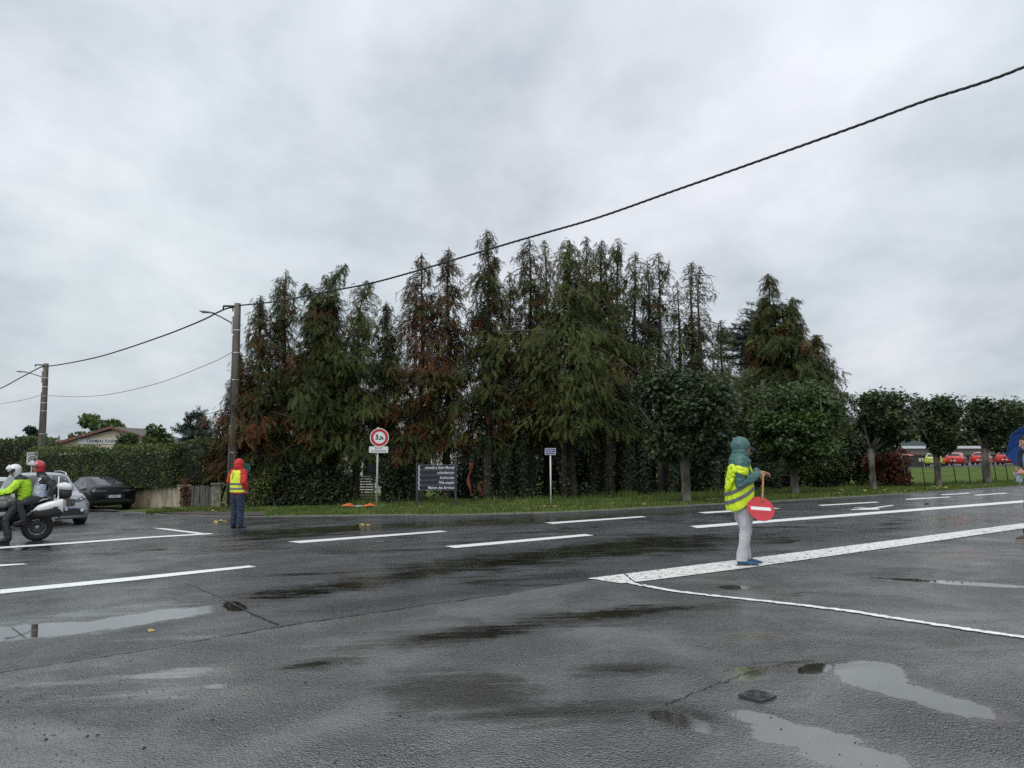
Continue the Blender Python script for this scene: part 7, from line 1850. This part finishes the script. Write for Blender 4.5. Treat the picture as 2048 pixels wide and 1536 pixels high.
mb = MB(); chain(mb, [(-.0, 0, .90), (-.0, 0, 1.0), (-.005, 0, 1.15), (-.012, 0, 1.30), (-.012, 0, 1.41), (0, 0, 1.49)], [(.226, .180), (.222, .178), (.220, .174), (.222, .166), (.205, .136), (.10, .10)], cap=False)
vest = voxel(mb, 'vest_source', .012, M_yel, rm, smooth=3, wr=.007, wscale=6)
arm = lambda c: not (abs(c.y) > .178 and 1.16 < c.z)
front_gap = lambda c: not (c.x > .05 and abs(c.y) < .03)
pz = lambda z: ((0, 0, z), (0, 0, 1))
extract(vest, 'vest', M_yel, rm, lambda c, n: .915 < c.z < 1.475 and arm(c) and front_gap(c), .001, [pz(.915), pz(1.475), ((0, .178, 0), (0, 1, 0)), ((0, -.178, 0), (0, 1, 0))])
for z0, z1 in ((.985, 1.035), (1.105, 1.155)): extract(vest, 'reflective_band', M_reflect, rm, lambda c, n: z0 < c.z < z1 and arm(c) and front_gap(c), .007, [pz(z0), pz(z1)])
bpy.data.objects.remove(vest)
Mb = Matrix.Translation((-.186, .005, 1.30)) @ Matrix.Rotation(R(-8), 4, 'Y') @ CR
mb = MB(); mb.prism([(-.035, -.06), (-.020, -.062), (-.004, -.01), (.012, .045), (.035, .058), (.030, .068), (.004, .060), (-.012, .01)], Mb, .003); mb.build('back_emblem', M_black, rm)
for k, w_ in ((0, .10), (1, .15)): mb = MB(); mb.prism([(-w_ / 2, -.004), (w_ / 2, -.004), (w_ / 2, .004), (-w_ / 2, .004)], Mb @ Matrix.Translation((0, .115 - k * .025, -.0)), .003); mb.build('back_print', M_black, rm)
# the green disc paddle he holds in front
p0 = at(490, 937, G(474, 1056).y + .25)
pd = empty('signal_paddle', p0, 0, 'round green signal paddle held up beside the head of the man in red', 'signal paddle')
mb = MB(); disc(mb, .145, Matrix.Rotation(R(14), 4, 'Z') @ FACE, .008); mb.build('disc', pm('paddle_green', (0.01, 0.095, 0.055), .5, scale=6, var=.1), pd)
mb = MB(); mb.tube([(-.0, .02, .10), (-.02, .02, -.2), (-.10, .05, -.42)], .013, 8); mb.build('handle', pm('beech_handle', (.38, .20, .10)), pd)

# ---------------- man under the blue umbrella, at the right edge
g_ = G(2072, 1079); um = empty('person', g_, R(178), 'dark haired man in a light blue shirt leaning forward under the blue umbrella', 'person')
sk = MB(); hc = Vector((.065, 0, 1.555)); HM = head(sk, hc, pitch=R(8))
chain(sk, [(.0, 0, 1.36), (.035, 0, 1.46)], [.06, .056]); chain(sk, [(-.08, 0, .93), (-.07, 0, 1.12), (-.03, 0, 1.28), (0, 0, 1.38)], [(.15, .10), (.145, .11), (.16, .10), (.12, .07)])
RS, RE, RW = Vector((-.02, -.20, 1.38)), Vector((-.02, -.27, 1.10)), Vector((.16, -.06, 1.12)); LS, LE, LW = Vector((-.02, .20, 1.38)), Vector((-.03, .27, 1.10)), Vector((.15, .06, 1.08))
chain(sk, [RS, RE, RW], [.045, .036, .028]); chain(sk, [LS, LE, LW], [.045, .036, .028]); hand(sk, RW, (1, .35, .05), (0, 1, -.2), 1, .75); hand(sk, LW, (1, -.35, .1), (0, -1, -.2), -1, .75)
for sg, k_, a_ in ((-1, -.0, -.10), (1, .10, .18)): chain(sk, [(-.07, sg * .09, .92), (k_, sg * .10, .50), (a_, sg * .10, .09)], [.08, .052, .04])
voxel(sk, 'body', .0075, M_skin, um, smooth=2); eyes(HM, um)
mb = MB(); ball(mb, HM @ Vector((-.022, 0, .050)), (.100, .084, .092), 18); hair = voxel(mb, 'hair', .009, pm('dark_hair', (.025, .018, .014), .7), um, smooth=1, wr=.006, wscale=30, cuts=[(HM @ Vector((.060, 0, .045)), HM.to_3x3() @ Vector((.75, 0, -.65))), (HM @ Vector((0, 0, -.03)), (0, 0, -1))])
mb = MB()
for sg, k_, a_ in ((-1, -.0, -.10), (1, .10, .18)): chain(mb, [(-.07, sg * .08, .93), (-.04, sg * .09, .74), (k_, sg * .10, .50), ((k_ + a_) / 2, sg * .10, .3), (a_, sg * .10, .12)], [(.10, .115), (.098, .11), (.078, .085), (.070, .076), (.068, .072)])
chain(mb, [(-.08, 0, .86), (-.08, 0, 1.0)], [(.16, .12), (.155, .12)])
voxel(mb, 'trousers', .013, pm('dark_grey_trousers', (.035, .036, .04), .8), um, smooth=3, wr=.008, wscale=7, wstretch=(1, 1, 1.7), cuts=[((0, 0, .09), (0, 0, -1))])
for sg, x0 in ((-1, -.19), (1, .08)): shoe(um, (x0, sg * .10, 0), (x0 + .30, sg * .11, 0), .105, pm('brown_suede', (.075, .052, .036), .8, scale=12), pm('pale_sole', (.25, .22, .19), .7))
mb = MB(); chain(mb, [(-.075, 0, .93), (-.065, 0, 1.08), (-.035, 0, 1.24), (-.01, 0, 1.36), (.01, 0, 1.42)], [(.165, .135), (.17, .14), (.175, .132), (.165, .105), (.085, .075)])
voxel(mb, 'shirt', .011, pm('light_blue_shirt', (.22, .36, .66), .7, scale=5, var=.1), um, smooth=3, wr=.007, wscale=8)
mb = MB(); chain(mb, [(-.11, 0, .88), (-.10, 0, 1.08), (-.075, 0, 1.24), (-.05, 0, 1.38)], [(.195, .125), (.195, .13), (.20, .125), (.175, .09)])
chain(mb, [RS, RE, (RE + RW) / 2, RW - Vector((.05, .01, 0))], [.078, .066, .056, .048], side=(1, 0, 0)); chain(mb, [LS, LE, (LE + LW) / 2, LW - Vector((.05, -.01, 0))], [.078, .066, .056, .048], side=(1, 0, 0))
voxel(mb, 'jacket', .011, pm('charcoal_jacket', (.035, .038, .042), .7, scale=6), um, smooth=3, wr=.009, wscale=8)
mb = MB(); chain(mb, [RW + Vector((-.022, -.006, 0)), RW + Vector((-.006, -.001, 0))], [.034, .034], cap=True, n=14); mb.build('wristband', pm('yellow_band', (.62, .45, .05), .5), um)
V = []; F = []
for i in range(8):
    for j in range(5): V.append((.24 - .08 * i / 7 + .015 * math.sin(i * 1.7 + j), -.03 + .012 * math.sin(i + j * 2), 1.08 - .17 * i / 7 + .02 * (j - 2) * (i % 2)))
V = [(x + (j - 2) * .0, y + (k % 5 - 2) * .028, z) for k, (x, y, z) in enumerate(V)]
for i in range(7):
    for j in range(4): F.append((i * 5 + j, i * 5 + j + 1, (i + 1) * 5 + j + 1, (i + 1) * 5 + j))
cl = empty('folded_paper', g_, R(178), 'crumpled white and blue leaflet held by the man under the umbrella', 'leaflet'); mb = MB(); mb.add(V, F, True); o = mb.build('sheet', pm('pale_blue_paper', (.50, .60, .78), .7), cl, fixn=False); md = o.modifiers.new('t', 'SOLIDIFY'); md.thickness = .003
# umbrella: tilted back behind him, held by the shaft
uc = g_ + Vector((.30, .22, 1.60)); ub = empty('umbrella', uc, 0, 'large blue umbrella tilted back behind the man at the right edge', 'umbrella')
axis_ = Vector((.10, .75, .52)).normalized(); Mu = axis_.to_track_quat('Z', 'Y').to_matrix().to_4x4() @ Matrix.Rotation(R(20), 4, 'Z')
mb = MB(); nR = 8; V = [Mu @ Vector((0, 0, .16))]; F = []
nr = 6; sub_ = 4; tot = nR * sub_
for i in range(1, nr + 1):
    for k in range(tot):
        a = 2 * math.pi * k / tot; f = (k % sub_) / sub_; sag = 1 - .085 * math.sin(math.pi * f) * (i / nr) ; r_ = .56 * i / nr * sag
        V.append(Mu @ Vector((r_ * math.cos(a), r_ * math.sin(a), .16 - .26 * (i / nr) ** 1.9 + .0 * f)))
for k in range(tot): F.append((0, 1 + k, 1 + (k + 1) % tot))
for i in range(nr - 1):
    for k in range(tot): F.append((1 + i * tot + k, 1 + (i + 1) * tot + k, 1 + (i + 1) * tot + (k + 1) % tot, 1 + i * tot + (k + 1) % tot))
mb.add(V, F, False); cn = mb.build('canopy', pm('blue_nylon', (.035, .135, .46), .5, scale=4, var=.08), ub, fixn=False); md = cn.modifiers.new('t', 'SOLIDIFY'); md.thickness = .003
for k in range(nR):
    a = 2 * math.pi * k / nR; mb = MB(); mb.tube([Mu @ Vector((.56 * i / 6 * math.cos(a), .56 * i / 6 * math.sin(a), .150 - .26 * (i / 6) ** 1.9)) for i in range(7)], .003, 4); mb.build('rib', M_blackm, ub)
hand_pt = Vector((-.16, -.16, -.42)); mb = MB(); mb.tube([Mu @ Vector((0, 0, .20)), Mu @ Vector((0, 0, -.05)), Mu @ Vector((0, 0, -.60))], .006, 8); mb.tube([Mu @ Vector((0, 0, -.60)), Mu @ Vector((0, 0, -.72))], .014, 8); mb.build('shaft', M_blackm, ub)

# ---------------- riders on the motorcycle (same frame as the motorcycle)
M_mjack = pm('black_rider_jacket', (.014, .015, .018), .6, scale=8, var=.3, bump=.2, bscale=60); M_mtrous = pm('black_rider_trousers', (.018, .019, .024), .65, scale=8, var=.25, bump=.2, bscale=50)
M_lime = pm('hi_vis_lime', (0.42, 0.74, 0.02), .55, scale=8, var=.12); M_silverv = pm('silver_reflective_vest', (.42, .47, .58), .4, metal=.15, scale=6, var=.14); M_boot = pm('black_boot', (.014, .014, .016), .5)
def leg(mb, hip, knee, ankle, r0=.095): chain(mb, [hip, (Vector(hip) + Vector(knee)) / 2, knee, (Vector(knee) + Vector(ankle)) / 2, ankle], [(r0, r0 * 1.05), (r0 * .95, r0), (r0 * .80, r0 * .84), (r0 * .74, r0 * .78), (r0 * .66, r0 * .70)])
Mm = Matrix.Translation(mc) @ Matrix.Rotation(hd, 4, 'Z')
# rider
rd = empty('person', mc, hd, 'motorcycle rider in a white helmet and lime and black jacket, one foot on the ground', 'person')
sk = MB(); hc = Vector((-.26, 0, 1.575)); HM = head(sk, hc, pitch=R(22))
chain(sk, [(-.36, 0, 1.36), (-.31, 0, 1.47)], [.06, .056]); chain(sk, [(-.42, 0, .90), (-.43, 0, 1.1), (-.41, 0, 1.28), (-.37, 0, 1.37)], [(.15, .10), (.15, .11), (.17, .11), (.12, .08)])
arms = []
for sg in (-1, 1): arms.append([Vector((-.38, sg * .20, 1.36)), Vector((-.20, sg * .33, 1.13)), Vector((.16, sg * .33, 1.07))])
for A_ in arms: chain(sk, A_, [.045, .038, .030])
legsR = [((-.40, .12, .88), (-.17, .30, .52), (-.25, .36, .13)), ((-.40, -.12, .88), (-.02, -.30, .70), (-.20, -.33, .44))]
for l_ in legsR: chain(sk, l_, [.075, .05, .04])
for sg, A_ in zip((-1, 1), arms): hand(sk, A_[2] + Vector((.0, 0, .0)), (1, sg * .12, -.12), (.2, 0, -1), -sg, 1.0)
voxel(sk, 'body', .0088, M_skin, rd, smooth=2); eyes(HM, rd)
mb = MB()
for l_ in legsR: leg(mb, *l_)
chain(mb, [(-.42, 0, .86), (-.42, 0, .98)], [(.18, .13), (.17, .13)])
# left leg hangs straight down to the road
voxel(mb, 'trousers', .013, M_mtrous, rd, smooth=3, wr=.010, wscale=8)
mb = MB()
for sg, A_ in zip((-1, 1), arms): hand(mb, A_[2] + Vector((-.005, 0, .002)), (1, sg * .12, -.12), (.2, 0, -1), -sg, 1.0, 1.16); chain(mb, [A_[2] - Vector((.08, 0, -.01)), A_[2]], [.052, .044])
voxel(mb, 'gloves', .009, M_boot, rd, smooth=2)
shoe(rd, (-.28, .36, .0), (.02, .37, .0), .11, M_boot, M_boot, 'boot', .15); shoe(rd, (-.30, -.32, .365), (-.02, -.33, .365), .11, M_boot, M_boot, 'boot', .15)
for q0, q1 in (((-.26, .36, .10), (-.25, .355, .26)), ((-.26, -.33, .44), (-.2, -.33, .54))): mb = MB(); chain(mb, [q0, q1], [.055, .062]); voxel(mb, 'boot_shaft', .012, M_boot, rd, smooth=2)
mb = MB(); chain(mb, [(-.44, 0, .90), (-.45, 0, 1.02), (-.45, 0, 1.15), (-.43, 0, 1.28), (-.39, 0, 1.38), (-.35, 0, 1.43)], [(.19, .145), (.195, .155), (.20, .16), (.215, .155), (.19, .125), (.10, .09)])
for A_ in arms: chain(mb, [A_[0], (A_[0] + A_[1]) / 2, A_[1], (A_[1] + A_[2]) / 2, A_[2] - Vector((.04, 0, 0))], [.085, .080, .074, .066, .052], side=(0, 1, 0))
jk = voxel(mb, 'jacket', .012, [M_lime, M_mjack], rd, smooth=3, wr=.013, wscale=9, wstretch=(1, 1, 1.6))
mi = []
for f in jk.data.polygons:
    c = f.center; blk = 0
    if c.x > -.37 + .0 * c.z and abs(c.y) < .17 and c.z > .95: blk = 1                       # chest panel
    d_el = (c - Vector((c.x, math.copysign(.33, c.y), 0))).z
    if abs(c.y) > .16 and f.normal.z < -.45 and c.x > -.42: blk = 1                          # underside of the sleeves
    if c.z > 1.395: blk = 1
    mi.append(blk)
jk.data.polygons.foreach_set('material_index', mi)
def helmet(parent, HM, mat, shellcol, open_face=False, visor_up=True, name='helmet'):
    he_ = empty(name, (0, 0, 0)); he_.parent = parent
    mb = MB(); b = MB(); ball(b, (-.010, 0, .035), (.142, .125, .132), 24)
    if open_face: chain(b, [(-.03, 0, -.01), (-.03, 0, -.075)], [(.112, .115), (.100, .10)])
    else: chain(b, [(-.01, 0, -.01), (.012, 0, -.10)], [(.115, .125), (.090, .105)])
    mb.add([HM @ Vector(v) for v in b.v], b.f, True)
    sh = voxel(mb, 'shell', .0085, mat, he_, smooth=3)
    inv = HM.inverted(); bm = bmesh.new(); bm.from_mesh(sh.data)
    def cut(f):
        q = inv @ f.calc_center_median()
        if open_face: return (q.x > .025 and q.z < .045) or q.z < -.10
        return (q.x > .035 and -.17 < q.z < .045 and abs(q.y) < .105) or q.z < -.125
    bmesh.ops.delete(bm, geom=[f for f in bm.faces if cut(f)], context='FACES'); bm.to_mesh(sh.data); bm.free(); md = sh.modifiers.new('t', 'SOLIDIFY'); md.thickness = .014
    # raised visor or chin bar
    V = []; F = []; nu, nv = 6, 15
    for i in range(nu):
        for j in range(nv):
            u = i / (nu - 1); a = R(-88 + 176 * j / (nv - 1))
            tilt = R(28 + (52 if not open_face else 34) * u) if not open_face else R(62 - 50 * u)
            r_ = .152 if not open_face else .165
            x = r_ * math.cos(a) * math.cos(tilt); z = .035 + r_ * math.sin(tilt) * (.35 + .65 * math.cos(a)); V.append(HM @ Vector((x + (.02 if open_face else .015), .128 * math.sin(a), z)))
    for i in range(nu - 1):
        for j in range(nv - 1): F.append((i * nv + j, i * nv + j + 1, (i + 1) * nv + j + 1, (i + 1) * nv + j))
    mb = MB(); mb.add(V, F, True)
    o = mb.build('raised_visor' if open_face else 'raised_chin_bar', pm('visor_clear', (.42, .45, .47), .08, scale=2, spec=.8) if open_face else mat, he_, fixn=False); md = o.modifiers.new('t', 'SOLIDIFY'); md.thickness = .005 if open_face else .022
    for sg in (-1, 1): mb = MB(); mb.lathe([(0, .012), (.018, .010), (.024, 0)], HM @ Matrix.Translation((.01, sg * .128, .02)) @ Matrix.Rotation(R(-90 * sg), 4, 'X'), 14); mb.build('visor_pivot', M_trim, he_)
    if not open_face:
        mb = MB()
        for sg in (-1, 1): mb.prism([(.05, -.06), (-.03, -.02), (-.06, .035), (.01, .045), (.065, -.0)], HM @ Matrix.Translation((.015, sg * .126, .02)) @ Matrix.Rotation(R(90), 4, 'X'), .004 * sg * -1)
        mb.build('side_patch', M_trim, he_)
    return he_
helmet(rd, HM, M_mwhite, None)
# passenger
ps = empty('person', mc, hd, 'pillion passenger in a red open face helmet, silver vest and black sleeves', 'person')
sk = MB(); hc = Vector((-.70, 0, 1.655)); HM = head(sk, hc, pitch=R(4))
chain(sk, [(-.80, 0, 1.42), (-.74, 0, 1.54)], [.06, .056]); chain(sk, [(-.76, 0, .98), (-.80, 0, 1.15), (-.83, 0, 1.32), (-.80, 0, 1.44)], [(.15, .10), (.14, .11), (.16, .11), (.12, .08)])
arms = [[Vector((-.89, sg * .19, 1.40)), Vector((-1.07, sg * .27, 1.18)), Vector((-.99, sg * .23, .99))] for sg in (-1, 1)]
for A_ in arms: chain(sk, A_, [.045, .038, .030])
legsP = [((-.74, sg * .12, .95), (-.42, sg * .30, .86), (-.52, sg * .33, .50)) for sg in (-1, 1)]
for l_ in legsP: chain(sk, l_, [.075, .05, .04])
for sg, A_ in zip((-1, 1), arms): hand(sk, A_[2], (-.2, -sg * .25, -1), (1, 0, 0), sg, .9)
voxel(sk, 'body', .0088, M_skin, ps, smooth=2); eyes(HM, ps)
mb = MB()
for l_ in legsP: leg(mb, *l_)
chain(mb, [(-.75, 0, .93), (-.77, 0, 1.05)], [(.175, .13), (.165, .13)]); voxel(mb, 'trousers', .013, M_mtrous, ps, smooth=3, wr=.010, wscale=8)
for sg in (-1, 1): shoe(ps, (-.60, sg * .33, .42), (-.31, sg * .35, .40), .11, M_boot, M_boot, 'boot', .12)
for sg in (-1, 1): mb = MB(); chain(mb, [(-.53, sg * .33, .48), (-.51, sg * .33, .60)], [.056, .066]); voxel(mb, 'boot_shaft', .012, M_boot, ps, smooth=2)
mb = MB(); chain(mb, [(-.77, 0, 1.0), (-.80, 0, 1.14), (-.83, 0, 1.28), (-.83, 0, 1.38), (-.79, 0, 1.46), (-.76, 0, 1.52)], [(.165, .14), (.17, .145), (.19, .145), (.19, .13), (.12, .10), (.085, .08)])
for sg, A_ in zip((-1, 1), arms): chain(mb, [A_[0], (A_[0] + A_[1]) / 2, A_[1], (A_[1] + A_[2]) / 2, A_[2] + Vector((0, 0, .04))], [.074, .072, .066, .056, .048], side=(0, 1, 0))
for sg, A_ in zip((-1, 1), arms): hand(mb, A_[2], (-.2, -sg * .25, -1), (1, 0, 0), sg, .9, 1.15)
voxel(mb, 'jacket', .0115, M_mjack, ps, smooth=3, wr=.010, wscale=9)
mb = MB(); chain(mb, [(-.77, 0, .98), (-.79, 0, 1.05), (-.81, 0, 1.16), (-.84, 0, 1.28), (-.84, 0, 1.38), (-.80, 0, 1.475)], [(.185, .160), (.195, .165), (.190, .165), (.200, .162), (.205, .15), (.11, .11)], cap=False)
vest = voxel(mb, 'vest_source', .011, M_silverv, ps, smooth=3, wr=.013, wscale=8, wstretch=(1, 1, 1.6))
extract(vest, 'vest', M_silverv, ps, lambda c, n: .99 < c.z < 1.47 and not (abs(c.y) > .172 and c.z > 1.28) and not (abs(c.y) > .15 and c.x < -.90 and c.z > 1.12), .001, [pz(.99), pz(1.47)])
extract(vest, 'shoulder_band', M_reflect, ps, lambda c, n: 1.28 < c.z < 1.47 and .10 < abs(c.y) < .135, .007, [((0, .10, 0), (0, 1, 0)), ((0, .135, 0), (0, 1, 0)), ((0, -.10, 0), (0, 1, 0)), ((0, -.135, 0), (0, 1, 0)), pz(1.28), pz(1.47)])
bpy.data.objects.remove(vest)
helmet(ps, HM, pm('red_helmet_paint', (.50, .022, .030), .2, scale=3, var=.06, coat=.8), None, open_face=True)
